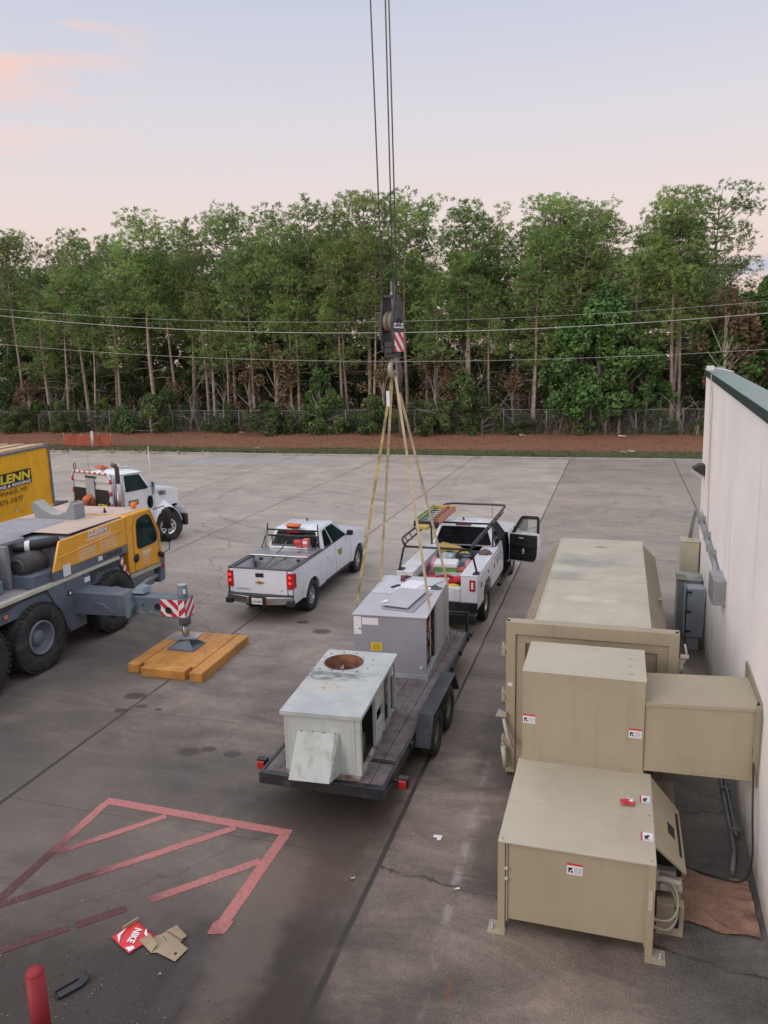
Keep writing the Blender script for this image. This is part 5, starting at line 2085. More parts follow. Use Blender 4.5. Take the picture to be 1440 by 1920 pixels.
can = thing('drink_can', 'red and white drink can in the pocket of the open truck door', 'can', (0, 0, 0))
wm = Matrix.LocRotScale(st.location, st.rotation_euler, st.scale)
pc = wm @ DP(.46, .86, -.04)
can.location = pc
mb = MB()
mb.lathe([(0, .03), (.005, .033), (.12, .033), (.128, .028), (.128, .001)], (0, 0, 0), 'z', 0, 14)
mb.obj('body', SIGNW, can)
mb = MB()
mb.lathe([(.03, .0337), (.055, .0337)], (0, 0, 0), 'z', 0, 14)
mb.lathe([(.105, .0337), (.12, .0337)], (0, 0, 0), 'z', 0, 14)
mb.obj('red_band', SIGNR, can)
# ladder rack
rk = MB()
for s in (1, -1):
    rk.tube([(s * .97, -1.12, 1.42), (s * .95, -1.15, 1.5), (s * .84, -1.18, 1.95), (s * .80, -1.18, 2.02)], .026, n=8)
    rk.box(s * .86, s * 1.0, -1.2, -.98, 1.426, 1.45)
    # double side rails rising over the cab
    rk.tube([(s * .80, -1.18, 2.02), (s * .88, -1.15, 2.14), (s * .90, -1.0, 2.17), (s * .90, 3.0, 2.17), (s * .86, 3.25, 2.15)], .026, n=8)
    rk.tube([(s * .80, -1.18, 2.00), (s * .84, -1.0, 2.03), (s * .86, 2.9, 2.03)], .022, n=8)
    for y in (-.9, -.5, 0, .55, 1.1, 1.65, 2.2, 2.75):
        rk.tube([(s * .90, y, 2.17), (s * .86, y + .12, 2.03)], .012, n=6)
    rk.tube([(s * .85, 1.42, 1.42), (s * .86, 1.4, 2.03)], .026, n=8)
rk.tube([(-.82, -1.18, 2.0), (.82, -1.18, 2.0)], .028, n=8)
rk.tube([(-.86, 1.4, 2.03), (.86, 1.4, 2.03)], .026, n=8)
rk.tube([(-.86, 3.25, 2.15), (-.7, 3.35, 2.15), (.7, 3.35, 2.15), (.86, 3.25, 2.15)], .03, n=8)
rk.obj('ladder_rack', BLKP, st)


def on_st(p):
    return wm @ Vector(p)


# ladders on the rack
GRN = M('ladder_green', (.18, .32, .09), .45)
ORL = M('ladder_orange', (.50, .19, .13), .45)
YEL = M('ladder_yellow', (.45, .32, .07), .5)
for (lab, mt, x0, x1, z, y0, y1) in (('green fibreglass stepladder lying on the truck rack, outer of the two', GRN, -.92, -.52, 2.20, .15, 2.1),
                                   ('orange fibreglass stepladder lying on the truck rack, inner of the two', ORL, -.50, -.34, 2.20, .1, 2.05)):
    ld = thing('stepladder', lab, 'ladder', on_st(((x0 + x1) / 2, (y0 + y1) / 2, z)), R(-1.2))
    hw, hl = (x1 - x0) / 2, (y1 - y0) / 2
    for s in (1, -1):
        mb = MB()
        mb.box(s * hw - .015, s * hw + .015, -hl, hl, 0, .08)
        mb.box(s * hw - .012, s * hw + .012, -hl + .1, hl - .1, .11, .17)
        mb.obj('rail', mt, ld, bevel=.005)
    for k in range(7):
        mb = MB()
        y = -hl + .15 + k * (2 * hl - .3) / 6
        mb.box(-hw + .015, hw - .015, y - .04, y + .04, .02, .045)
        mb.obj('step', M('ladder_aluminium', (.5, .5, .52), .35, .7), ld, bevel=.004)
    mb = MB()
    mb.box(-hw - .03, hw + .03, -hl - .06, -hl + .06, -.02, .12)
    mb.obj('foot_cap', BLACK, ld, bevel=.01)
    mb = MB()
    mb.box(-hw - .02, hw + .02, hl - .1, hl + .03, -.01, .13)
    mb.obj('top_cap', YEL, ld, bevel=.01)
mb = MB()
mb.box(-.17, .15, -.12, .1, 0, .10)
o = mb.obj('yellow_case', YEL, bevel=.03)
o.location = on_st((-.62, -.2, 2.2))
tag(o, 'small yellow case strapped under the foot of the green ladder', 'case')

# cargo in the truck bed
bedz = .742
mb = MB()
mb.prism([(-.26, -.2, 0), (.26, -.2, 0), (.26, .2, 0), (-.26, .2, 0)], (0, 0, .34))
ck = thing('cooler', 'small cooler with a white lid and green sides in the service truck bed', 'cooler', on_st((-.02, -.22, 1.03)), .1)
mb.obj('body', M('cooler_green', (.10, .32, .08), .5), ck, bevel=.04, seg=3)
mb = MB()
mb.box(-.26, .26, -.205, -.2, .02, .2)
mb.obj('print', M('blotchy_print', (.55, .5, .42), .6, var=.2, dirt=(.05, .05, .05), damt=.9, dscale=14), ck)
mb = MB()
mb.box(-.28, .28, -.22, .22, .3, .42)
mb.obj('lid', SIGNW, ck, bevel=.035, seg=3)
tb2 = thing('tool_bag', 'red soft tool bag lying across the tail of the service truck bed', 'bag', on_st((.05, -.72, 1.0)), .15)
mb = MB()
mb.grid(lambda u, v: ((u - .5) * .86, .13 * math.cos(2 * math.pi * v) * (1 - .35 * abs(u * 2 - 1) ** 3), .13 + .11 * math.sin(2 * math.pi * v) * (1 - .4 * abs(u * 2 - 1) ** 3) + .02 * math.sin(u * 14)), 18, 12, 0, True, True)
mb.obj('body', M('bag_red', (.45, .015, .02), .7, var=.25, scale=8, bump=.4), tb2)
mb = MB()
mb.tube([(-.2, -.12, .2), (-.1, -.16, .27), (.1, -.16, .27), (.2, -.12, .2)], .015, n=6)
mb.obj('strap', BLACK, tb2)


def heap(name, lab, cat, p, r, scl, mat, seed=0):
    random.seed(seed)
    mb = MB()
    off = random.random() * 9

    def f(u, v):
        d = Vector((math.sin(math.pi * v) * math.cos(2 * math.pi * u), math.sin(math.pi * v) * math.sin(2 * math.pi * u), math.cos(math.pi * v)))
        k = r * (1 + .35 * noise.noise(d * 1.6 + Vector((off, 0, 0))) + .12 * noise.noise(d * 5 + Vector((off, 3, 0))))
        return (d.x * k * scl[0], d.y * k * scl[1], max(d.z, -.6) * k * scl[2])
    mb.grid(f, 26, 16, 0, True, True)
    o = mb.obj(name, mat)
    o.location = on_st(p)
    tag(o, lab, cat)
    return o


heap('plastic_bag', 'pink plastic bag of parts in the left side of the truck bed', 'bag', (-.36, .05, 1.12), .26, (.8, 1.2, 1.1), M('pink_plastic', (.50, .22, .28), .45, var=.25, scale=6, bump=.5), 1)
heap('plastic_bag', 'pink plastic bag at the right side of the truck bed', 'bag', (.47, .18, 1.22), .18, (.7, 1.3, .9), M('pink_plastic', (.50, .22, .28), .45), 2)
heap('water_jug_pile', 'blue-grey pile of clear plastic wrap and hose at the front of the truck bed', 'plastic wrap', (.22, .72, 1.12), .34, (1.2, 1.1, .9), M('blue_grey_plastic', (.12, .17, .22), .35, var=.6, scale=7, bump=.5), 3)
heap('folded_cloth', 'pale blue folded cloth at the front left of the truck bed', 'cloth', (-.18, .78, 1.2), .25, (1.1, 1, .8), M('pale_blue_cloth', (.35, .42, .45), .8, var=.3, scale=7), 4)
heap('cardboard_roll', 'brown paper bundle standing in the left tail corner of the truck bed', 'bundle', (-.48, -.75, 1.0), .24, (.55, .9, 1.3), M('brown_paper', (.16, .10, .07), .85, var=.3, scale=6), 5)
heap('rag', 'grey rag and gloves heaped beside the red tool bag', 'rag', (.38, -.45, 1.1), .18, (1.3, 1, .7), M('grey_rag', (.33, .33, .38), .85, var=.4, scale=12), 6)
heap('extension_cord', 'yellow and blue cord coil at the tailgate of the service truck', 'cord', (.25, -1.0, 1.02), .2, (1.5, .7, .45), M('yellow_blue_cord', (.6, .45, .04), .6, var=.3, dirt=(.08, .2, .4), damt=.9, dscale=9), 7)
heap('glove', 'brown leather work glove lying on the right side box lid', 'glove', (.77, .75, 1.45), .13, (1.2, 1.6, .45), M('brown_leather', (.11, .075, .06), .8, var=.3), 8)
mb = MB()
mb.box(-.16, .16, -.13, .13, 0, .2)
o = mb.obj('orange_box', M('orange_box', (.55, .13, .05), .5), bevel=.015)
o.location = on_st((.3, -.12, 1.05))
o.rotation_euler.z = .5
tag(o, 'bright orange box to the right of the cooler', 'box')
hd = thing('drill_case', 'yellow and black power tool case leaning at the front left of the truck bed', 'tool case', on_st((-.12, 1.05, 1.3)), -.3)
mb = MB()
mb.prism([(-.42, -.1, 0), (.42, -.1, -.12), (.40, -.1, .02), (.1, -.1, .16), (-.40, -.1, .22)], (0, .2, .04))
mb.obj('case', YEL, hd, bevel=.03)
mb = MB()
mb.ball((-.05, -.16, .04), .12, 0, 8, (1.2, .5, .6))
mb.obj('grip', BLACK, hd)
for k, (x, y, z, r_) in enumerate(((.35, .55, 1.25, .24), (.3, .5, 1.3, .19))):
    pass
mb = MB()
for k in range(4):
    r_ = .26 - .025 * k
    mb.tube([(r_ * math.cos(a * .314), r_ * .8 * math.sin(a * .314), .035 * k) for a in range(20)], .02, n=6, closed=True)
o = mb.obj('coiled_hose', BLACK)
o.location = on_st((.3, .62, 1.36))
o.rotation_euler = (.5, .1, 0)
tag(o, 'black hose coiled in the front right of the service truck bed', 'hose')
# ---------------------------------------------------------------- flatbed trailer
TX0, TX1, TY0, TY1, TZ = -4.68, -2.84, 8.95, 15.2, .60
tr = thing('flatbed_trailer', 'black tandem-axle trailer with a weathered board deck, hitched behind the service truck', 'trailer', (-3.76, 12, 0))
mb = MB()
nbd = 9
bw = (TX1 - TX0 - .1) / nbd
random.seed(3)
for i in range(nbd):
    x0 = TX0 + .05 + i * bw
    dz_ = random.uniform(-.004, .004)
    mb.box(x0 + .004, x0 + bw - .004, TY0 + .1, TY1 - .02, TZ - .04, TZ + dz_)
mb.obj('deck', WOOD, tr, world=True, bevel=.004)
mb = MB()
mb.box(TX0, TX0 + .05, TY0, TY1, TZ - .16, TZ + .008)
mb.box(TX1 - .05, TX1, TY0, TY1, TZ - .16, TZ + .008)
mb.box(TX0 + .05, TX1 - .05, TY0, TY0 + .10, TZ - .16, TZ + .01)
mb.box(TX0 + .05, TX1 - .05, TY1 - .06, TY1, TZ - .16, TZ + .012)
for y in [9.6 + .8 * k for k in range(7)]:
    mb.box(TX0 + .05, TX1 - .05, y, y + .05, TZ - .12, TZ - .045)
mb.box(-3.45, TX1 - .05, 9.62, 9.70, TZ + .005, TZ + .018)
# stake pockets
for y in (10.3, 13.3, 14.1, 14.9):
    for x in (TX0 - .035, TX1):
        mb.box(x, x + .035, y, y + .09, TZ - .12, TZ - .02)
mb.obj('frame', BLKP, tr, world=True, bevel=.006)
mb = MB()
for x in (-4.3, -3.2):
    mb.hexa([(x - .05, TY1, TZ - .16), (x + .05, TY1, TZ - .16), (-3.78 + (x + 3.76) * .06 + .05, 16.0, .44), (-3.78 + (x + 3.76) * .06 - .05, 16.0, .44),
             (x - .05, TY1, TZ - .04), (x + .05, TY1, TZ - .04), (-3.78 + (x + 3.76) * .06 + .05, 16.0, .54), (-3.78 + (x + 3.76) * .06 - .05, 16.0, .54)])
mb.box(-3.86, -3.70, 15.8, 16.15, .44, .56)
mb.tube([(-3.78, 15.75, .12), (-3.78, 15.75, .78)], .035)
mb.obj('drawbar', BLKP, tr, world=True)
mb = MB()
mb.tube([(TX0 + .35, TY1 + .02, .98), (TX1 - .02, TY1 + .02, .98)], .03, n=8)
for x in (TX0 + .4, TX1 - .08):
    mb.box(x - .03, x + .04, TY1, TY1 + .06, TZ, .97)
mb.box(TX1 - .12, TX1 + .05, TY1 - .1, TY1 + .1, TZ - .1, TZ - .02)
mb.obj('front_rail', BLKP, tr, world=True)
for s in (1, -1):
    xa = TX1 if s > 0 else TX0
    mb = MB()
    prof = [(10.50, .42), (10.78, .84), (12.45, .84), (12.78, .42), (12.70, .42), (12.40, .81), (10.82, .81), (10.58, .42)]
    mb.prism([(xa + s * .008, y, z) for y, z in prof], (s * .25, 0, 0))
    mb.prism([(xa + s * .004, y, z) for y, z in [(10.58, .44), (10.82, .81), (12.40, .81), (12.70, .44)]], (s * .01, 0, 0))
    fd = mb.obj('fender', BLKP, tr, world=True, bevel=.012)
    for y in (11.17, 12.08):
        wheel(tr, (xa + s * .135, y, .365), .365, .20, .20, s, 'steel', M('trailer_rim', (.16, .165, .17), .5, .3, var=.2), world=True)
    mb = MB()
    xl = xa + s * .15
    mb.box(xl - .055, xl + .055, 9.30, 9.34, TZ - .17, TZ - .05)
    tl = mb.obj('tail_lamp', RED, tr, bevel=.01, world=True)
    mb = MB()
    mb.box(xl - .075, xl + .075, 9.345, 9.44, TZ - .18, TZ - .03)
    mb.box(xa, xl, 9.36, 9.40, TZ - .12, TZ - .08)
    mb.obj('lamp_box', BLKP, tl, bevel=.006, world=True)
mb = MB()
for y in (11.17, 12.08):
    mb.tube([(TX0 + .05, y, .34), (TX1 - .05, y, .34)], .05)
for x in (TX0 + .3, TX1 - .3):
    mb.box(x - .03, x + .03, 10.7, 12.6, .36, .44)
mb.obj('axle', BLKP, tr, world=True)

# ---------------------------------------------------------------- old rooftop unit
ou = thing('old_rooftop_unit', 'weathered pale mint rooftop air conditioner with a rusty round fan hole in its top', 'air conditioner', (-3.69, 9.87, TZ))
X0, X1, Y0, Y1, Z0, Z1 = -4.22, -3.13, 8.78, 10.98, .68, 1.545
mb = MB()
mb.box(X0, X1, Y0, Y0 + .02, Z0, Z1)
mb.box(X0 + .03, X1 - .08, Y0 - .008, Y0 - .001, Z0 + .03, Z1 - .05)
mb.box(X0, X0 + .02, Y0 + .021, Y1, Z0, Z1)
mb.box(X0 + .021, X1, Y1 - .02, Y1, Z0, Z1)
mb.obj('casing', ACO, ou, world=True, bevel=.004)
mb = MB()
for (y0, y1) in ((Y0 + .021, Y0 + .09), (9.62, 9.68), (10.10, 10.16), (10.55, 10.59), (10.90, Y1 - .021)):
    mb = MB()
    mb.box(X1 - .05, X1, y0, y1, Z0, Z1)
    mb.obj('corner_post', ACO, ou, world=True, bevel=.004)
for z0_, z1_ in ((1.18, Z1), (Z0 + .02, .98)):
    mb = MB()
    mb.box(X1 - .04, X1 - .005, 9.68, 10.10, z0_, z1_)
    mb.obj('side_panel', ACO, ou, world=True, bevel=.004)
mb = MB()
mb.box(X0 + .02, X1 - .01, Y0 - .02, Y1 + .02, TZ + .002, Z0)
mb.obj('base_rail', M('rust_spotted_rail', (.30, .30, .27), .7, var=.2, dirt=(.13, .06, .03), damt=.9, dscale=5, dlo=.45, dhi=.6), ou, world=True, bevel=.006)
# top with a hole
hcx, hcy, hr = -3.86, 10.52, .30
mb = MB()
A, B_, C_, D_ = X0 - .04, X1 + .03, Y0 - .05, Y1 + .04
n = 48
ov, iv = [], []
for k in range(n):
    an = 2 * math.pi * k / n
    dx, dy = math.cos(an), math.sin(an)
    t = min([(B_ - hcx) / dx if dx > 1e-6 else 1e9, (A - hcx) / dx if dx < -1e-6 else 1e9, (D_ - hcy) / dy if dy > 1e-6 else 1e9, (C_ - hcy) / dy if dy < -1e-6 else 1e9])
    ov.append((hcx + dx * t, hcy + dy * t, Z1 + .025))
    iv.append((hcx + dx * hr, hcy + dy * hr, Z1 + .025))
# put exact corners in
for cxn, cyn in ((A, C_), (B_, C_), (B_, D_), (A, D_)):
    an = math.atan2(cyn - hcy, cxn - hcx) % (2 * math.pi)
    k = int(round(an / (2 * math.pi) * n)) % n
    ov[k] = (cxn, cyn, Z1 + .025)
mb.add(ov + iv, [(k, (k + 1) % n, n + (k + 1) % n, n + k) for k in range(n)])
for (a, b) in (((A, C_), (B_, C_)), ((B_, C_), (B_, D_)), ((B_, D_), (A, D_)), ((A, D_), (A, C_))):
    mb.add([(*a, Z1 + .025), (*b, Z1 + .025), (*b, Z1 - .03), (*a, Z1 - .03)], [(0, 3, 2, 1)])


def oldtop():
    g = NG('stained_mint_top')
    n = g.noise(2.4, 6, .65)
    n2 = g.noise(7, 5, .7)
    col = g.mix(g.ramp(n, .35, .7), (.37, .395, .39), (.46, .485, .475))
    lx, ly = -.17, .65   # hole centre in local coordinates

    def ell(cx_, cy_, rx_, ry_, soft, w_):
        return g.blob(cx_, cy_, rx_, ry_, soft, 0, w_)
    dark = g.math('MULTIPLY', ell(-.17, .12, .52, .22, .9, n), g.ramp(g.noise(4.5, 6, .7, st=(1, 2, 1)), .38, .6))
    col = g.mix(g.math('MULTIPLY', dark, .85), col, (.10, .10, .095))
    col = g.mix(g.math('MULTIPLY', ell(-.16, -.25, .45, .22, .6, n2), .45), col, (.52, .47, .38))
    col = g.mix(g.math('MULTIPLY', ell(-.16, -.25, .22, .14, .2, n2), g.ramp(n2, .5, .62)), col, (.36, .24, .16))
    return g.finish(col, .5, n2, .1)


OLDTOP = oldtop()
o = mb.obj('top_panel', OLDTOP, ou, world=True)
mb = MB()
random.seed(12)
for k in range(14):
    an = 2 * math.pi * k / 14
    rr = hr + random.choice((.05, .11, .12))
    mb.lathe([(0, random.uniform(.008, .022)), (.002, .001)], (hcx + rr * math.cos(an) * 1.15, hcy + rr * math.sin(an) * .95, Z1 + .0265), 'z', 0, 8)
    mb.box(hcx + rr * math.cos(an) * 1.15 - .006, hcx + rr * math.cos(an) * 1.15 + .006, hcy + rr * math.sin(an) - .012, hcy + rr * math.sin(an) + .012, Z1 + .026, Z1 + .0285)
mb.obj('rust_spots', RUST, o, world=True)
mb = MB()
mb.lathe([(-.001, hr + .006), (.012, hr + .012), (.014, hr - .004), (-.13, hr - .01), (-.17, hr * .8)], (hcx, hcy, Z1 + .025), 'z', 0, 40)
mb.lathe([(-.17, hr * .8), (-.18, .001)], (hcx, hcy, Z1 + .025), 'z', 1, 30)
for s in (0, 1, 2):
    an = s * 2.09 + .5
    mb.tube([(hcx, hcy, Z1 - .12), (hcx + .26 * math.cos(an), hcy + .26 * math.sin(an), Z1 - .12)], .012, n=6)
mb.obj('fan_shroud', [RUST, DARK], ou, world=True)
mb = MB()
for s in range(3):
    an = s * 2.09
    mb.hexa([(hcx + r_ * math.cos(an + t), hcy + r_ * math.sin(an + t), Z1 - .06 + h_ + dz_) for dz_ in (0, .006) for (r_, t, h_) in ((.04, -.3, -.05), (.24, -.22, -.05), (.24, .22, -.12), (.04, .4, -.08))])
mb.hexa([(hcx + .04, hcy - .16, Z1 - .12), (hcx + .24, hcy - .08, Z1 - .10), (hcx + .22, hcy + .02, Z1 - .09), (hcx + .02, hcy - .04, Z1 - .11), (hcx + .04, hcy - .16, Z1 - .113), (hcx + .24, hcy - .08, Z1 - .093), (hcx + .22, hcy + .02, Z1 - .083), (hcx + .02, hcy - .04, Z1 - .103)])
mb.lathe([(-.1, .05), (.02, .05), (.03, .001)], (hcx, hcy, Z1 - .15), 'z', 0, 14)
mb.obj('fan', M('dull_fan_blade', (.30, .22, .21), .6, var=.3), ou, world=True)
mb = MB()
a_ = [(-4.02, Y0 - .008, 1.40), (-3.50, Y0 - .008, 1.40), (-3.50, Y0 - .03, 1.40), (-4.02, Y0 - .03, 1.40)]
mb.hexa([(-4.08, 8.47, .70), (-3.50, 8.47, .70), (-3.42, Y0 - .009, .69), (-4.04, Y0 - .009, .69), (-4.01, Y0 - .06, 1.30), (-3.48, Y0 - .06, 1.30), (-3.42, Y0 - .009, 1.30), (-4.01, Y0 - .009, 1.30)])
mb.obj('rain_hood', ACO, ou, world=True, bevel=.006)
mb = MB()
random.seed(4)
for k in range(7):
    mb.box(-4.15 + k * .155, -4.145 + k * .155, Y0 - .018, Y0 - .009, Z1 - .045, Z1 - .03)
for k in range(4):
    mb.box(-3.96 + k * .16, -3.945 + k * .16, Y0 - .066, Y0 - .05, 1.303, 1.312)
mb.obj('screw', RUST, ou, world=True)
# innards
mb = MB()
mb.box(X0 + .03, X1 - .55, Y0 + .03, Y1 - .03, Z0, Z1 - .35)
mb.box(X0 + .03, X1 - .06, Y0 + .03, Y1 - .03, Z0, Z0 + .02)
mb.box(X0 + .03, X1 - .06, 9.64, 9.66, Z0, Z1 - .02)
mb.obj('inner_liner', DARK, ou, world=True)
mb = MB()
mb.lathe([(0, .001), (0, .13), (.30, .13), (.33, .09), (.33, .001)], (X1 - .25, 10.72, Z0 + .02), 'z', 0, 18)
mb.lathe([(0, .001), (0, .10), (.26, .10), (.29, .06), (.29, .001)], (X1 - .3, 10.3, Z0 + .02), 'z', 0, 18)
mb.box(X1 - .4, X1 - .12, 9.15, 9.45, Z0 + .02, Z0 + .3)
mb.lathe([(0, .15), (.1, .17), (.12, .001)], (X1 - .38, 9.2, 1.15), 'x', 0, 18)
mb.obj('compressor', M('dusty_machinery', (.07, .065, .06), .7, var=.4, scale=8, dirt=(.12, .08, .05), damt=.6), ou, world=True)
random.seed(8)
mb = MB()
for k in range(14):
    y = random.uniform(10.18, 10.86)
    p = Vector((X1 - random.uniform(.08, .3), y, random.uniform(Z0 + .1, Z1 - .15)))
    pts = [p]
    for j in range(5):
        p = p + Vector((random.uniform(-.06, .06), random.uniform(-.12, .12), random.uniform(-.2, .12)))
        p.x = min(p.x, X1 - .03)
        p.y = max(10.15, min(10.88, p.y))
        p.z = max(Z0 + .05, p.z)
        pts.append(p)
    mb.tube(pts, .008 if k % 3 else .014, k % 3, n=5)
for k in range(2):
    y = random.uniform(8.95, 10.05)
    mb.tube([(X1 - .1, y, Z0 + .04), (X1 - .14, y + random.uniform(-.2, .2), random.uniform(1.0, 1.5)), (X1 - .3, y, random.uniform(1.0, 1.5))], .012, 1, n=5)
mb.obj('wiring', [M('copper_wire', (.38, .12, .05), .4, .5), GALV, M('red_wire', (.35, .03, .03), .5)], ou, world=True)
mb = MB()
mb.box(X1 - .07, X1 + .012, 10.66, 10.74, 1.40, 1.46)
mb.box(X1 - .07, X1 + .012, 10.66, 10.74, 1.33, 1.39)
mb.obj('relay_block', SIGNW, ou, world=True, bevel=.004)

ou.location.x -= .13
ou.location.y += .27
ou.rotation_euler.z = R(3.5)

# ---------------------------------------------------------------- new rooftop unit
nu = thing('new_rooftop_unit', 'larger lilac-grey rooftop air conditioner with slings round it and loose panels on top', 'air conditioner', (-3.85, 13.8, TZ))
X0, X1, Y0, Y1, Z0, Z1 = -4.53, -3.20, 12.55, 15.03, .68, 1.74
mb = MB()
mb.box(X0, X1, Y0, Y0 + .02, Z0, Z1)
mb.box(X0, X0 + .02, Y0 + .021, Y1, Z0, Z1)
mb.box(X0 + .021, X1, Y1 - .02, Y1, Z0, Z1)
mb.box(X1 - .05, X1, Y0 + .021, Y0 + .06, Z0, Z1)
mb.obj('casing', ACN, nu, world=True, bevel=.004)
mb = MB()
mb.box(X0 - .02, X1 + .02, Y0 - .02, Y1 + .02, Z1, Z1 + .025)
mb.obj('top_panel', ACT, nu, world=True, bevel=.006)
mb = MB()
mb.box(X0 + .01, X1 + .015, Y0 - .02, Y1 + .02, TZ + .002, Z0)
for k in range(4):
    mb.box(X1 + .015, X1 + .018, Y0 + .4 + .55 * k, Y0 + .55 + .55 * k, TZ + .02, TZ + .06)
mb.obj('base_rail', M('pale_base_rail', (.33, .36, .37), .5, var=.1), nu, world=True, bevel=.006)
mb = MB()
mb.box(X1 - .03, X1, 13.50, 14.95, Z0 + .002, Z1 - .002)
mb.box(X1 + .001, X1 + .012, 13.53, 14.25, Z0 + .02, Z1 - .02)
mb.box(X1 + .001, X1 + .012, 14.28, 14.93, Z0 + .02, Z1 - .02)
mb.obj('side_panel', ACT, nu, world=True, bevel=.004)
mb = MB()
mb.box(X0 + .03, X1 - .6, Y0 + .03, 13.6, Z0, Z1 - .01)
mb.box(X0 + .03, X1 - .06, Y0 + .03, Y1 - .03, Z0, Z0 + .02)
mb.box(X0 + .03, X1 - .04, 13.46, 13.5, Z0, Z1 - .01)
mb.obj('inner_liner', M('dark_grey_liner', (.03, .032, .036), .8), nu, world=True)
mb = MB()
mb.lathe([(0, .001), (0, .12), (.34, .12), (.38, .08), (.38, .001)], (X1 - .25, 12.85, Z0 + .02), 'z', 0, 18)
mb.lathe([(0, .001), (0, .11), (.30, .11), (.34, .07), (.34, .001)], (X1 - .28, 13.2, Z0 + .02), 'z', 0, 18)
mb.obj('compressor', BLACK, nu, world=True)
mb = MB()
mb.box(X1 - .12, X1 - .10, 12.62, 13.44, Z0 + .04, 1.28)
mb.obj('inner_blue_panel', M('blue_film_panel', (.12, .21, .27), .4, var=.5, scale=5), nu, world=True)
random.seed(10)
mb = MB()
for k in range(16):
    p = Vector((X1 - random.uniform(.02, .09), random.uniform(12.62, 13.42), random.uniform(Z0 + .2, Z1 - .1)))
    pts = [p]
    for j in range(4):
        p = p + Vector((random.uniform(-.03, .03), random.uniform(-.12, .12), random.uniform(-.16, .16)))
        p.x = min(p.x, X1 - .01)
        p.y = max(12.6, min(13.44, p.y))
        p.z = min(Z1 - .04, max(Z0 + .06, p.z))
        pts.append(p)
    mb.tube(pts, random.choice((.006, .009, .013)), k % 4, n=5)
mb.obj('wiring', [M('copper_wire', (.38, .12, .05), .4, .5), SIGNW, M('red_wire', (.35, .03, .03), .5), BLACK], nu, world=True)
sticker((X0 + .16, Y0, Z1 - .17), (1, 0, 0), (0, 0, 1), .30, .13, nu, world=True, style='plain', name='data_label')
sticker((X0 + .005, Y0, Z1 - .36), (1, 0, 0), (0, 0, 1), .14, .34, nu, world=True, style='plain', name='data_label')
mb = MB()
mb.box(X0 + .09, X0 + .14, Y0 - .006, Y0 - .004, Z1 - .26, Z1 - .245)
mb.obj('print_bar', INK, nu, world=True)
mb = MB()
mb.box(-4.21, -4.01, Y0 - .006, Y0 - .002, 1.09, 1.24)
ys_ = mb.obj('warning_sign', SIGNY, nu, world=True)
for k, t_ in enumerate(('DO NOT', 'REMOVE', 'THIS UNIT')):
    text(t_, (-4.18, Y0 - .007, 1.195 - .042 * k), (1, 0, 0), (0, 0, 1), .14, .026, INK, 'lettering', nu, world=True)
mb = MB()
mb.lathe([(0, .012), (.003, .012), (.003, .028), (0, .028)], (-3.30, Y0 - .001, .82), (V(0, -1, 0), V(1, 0, 0), V(0, 0, 1)), 0, 16)
mb.obj('drain_ring', SIGNW, nu, world=True)

nu.rotation_euler.z = R(3)
# loose things on top of the new unit
zt = Z1 + .027


def sheet(name, lab, cat, pts, z, t, mat, group=None, fold=None, rot=None):
    c = sum((Vector((*p, 0)) for p in pts), Vector()) / len(pts)
    mb = MB()
    mb.prism([(p[0] - c.x, p[1] - c.y, 0) for p in pts], (0, 0, t))
    o = mb.obj(name, mat, bevel=min(.003, t * .3))
    o.location = (c.x, c.y, z)
    if rot:
        o.rotation_euler = rot
    return tag(o, lab, cat, group)


sheet('access_panel', 'large pale access panel lying at the far left on top of the lilac-grey unit', 'metal panel', [(-4.50, 13.75), (-3.72, 13.72), (-3.30, 14.85), (-4.50, 14.95)], zt, .02, M('pale_blue_white_steel', (.50, .52, .56), .4, var=.04))
sheet('access_panel', 'near grey access panel lying crookedly under the other on the lilac-grey unit', 'metal panel', [(-4.02, 12.86), (-3.42, 12.78), (-3.34, 13.95), (-3.95, 14.0)], zt, .018, ACN)
sheet('access_panel', 'upper grey access panel lying nearest the front on the lilac-grey unit', 'metal panel', [(-4.06, 12.94), (-3.54, 12.86), (-3.44, 13.98), (-4.02, 14.02)], zt + .045, .018, ACT)
sheet('paper_sheet', 'white wiring diagram sheet lying on the large pale panel', 'paper', [(-4.15, 14.05), (-3.72, 14.0), (-3.60, 14.62), (-3.98, 14.68)], zt + .022, .004, SIGNW)
dl = thing('cordless_drill', 'red-brown cordless drill lying on the large pale panel', 'drill', (-4.10, 14.78, zt + .022), .3)
mb = MB()
mb.lathe([(-.10, .001), (-.10, .032), (.04, .034), (.06, .022), (.12, .016), (.12, .001)], (0, 0, .035), 'x', 0, 12)
mb.obj('body', M('drill_maroon', (.14, .03, .045), .5), dl)
mb = MB()
mb.box(-.085, -.035, -.17, -.02, .012, .058)
mb.box(-.11, -.01, -.22, -.17, .004, .066)
mb.obj('grip', M('drill_maroon', (.14, .03, .045), .5), dl, bevel=.008)
mb = MB()
mb.box(-.045, .045, -.11, .11, 0, .025)
o = mb.obj('black_case', BLACK, bevel=.012)
o.location = (-4.14, 14.18, zt + .022)
o.rotation_euler.z = -.5
tag(o, 'small black box lying on the large pale panel', 'case')
mb = MB()
random.seed(2)
mb.grid(lambda u, v: (.16 * math.cos(2 * math.pi * u) * v, .10 * math.sin(2 * math.pi * u) * v, .05 * (1 - v) + .012 * math.sin(9 * u + 5 * v)), 16, 5, 0, True)
o = mb.obj('crumpled_plastic', M('black_plastic_film', (.05, .05, .055), .3, bump=.6))
o.location = (-3.38, 14.30, zt + .01)
tag(o, 'crumpled dark plastic scrap at the right edge on top of the lilac-grey unit', 'plastic scrap')
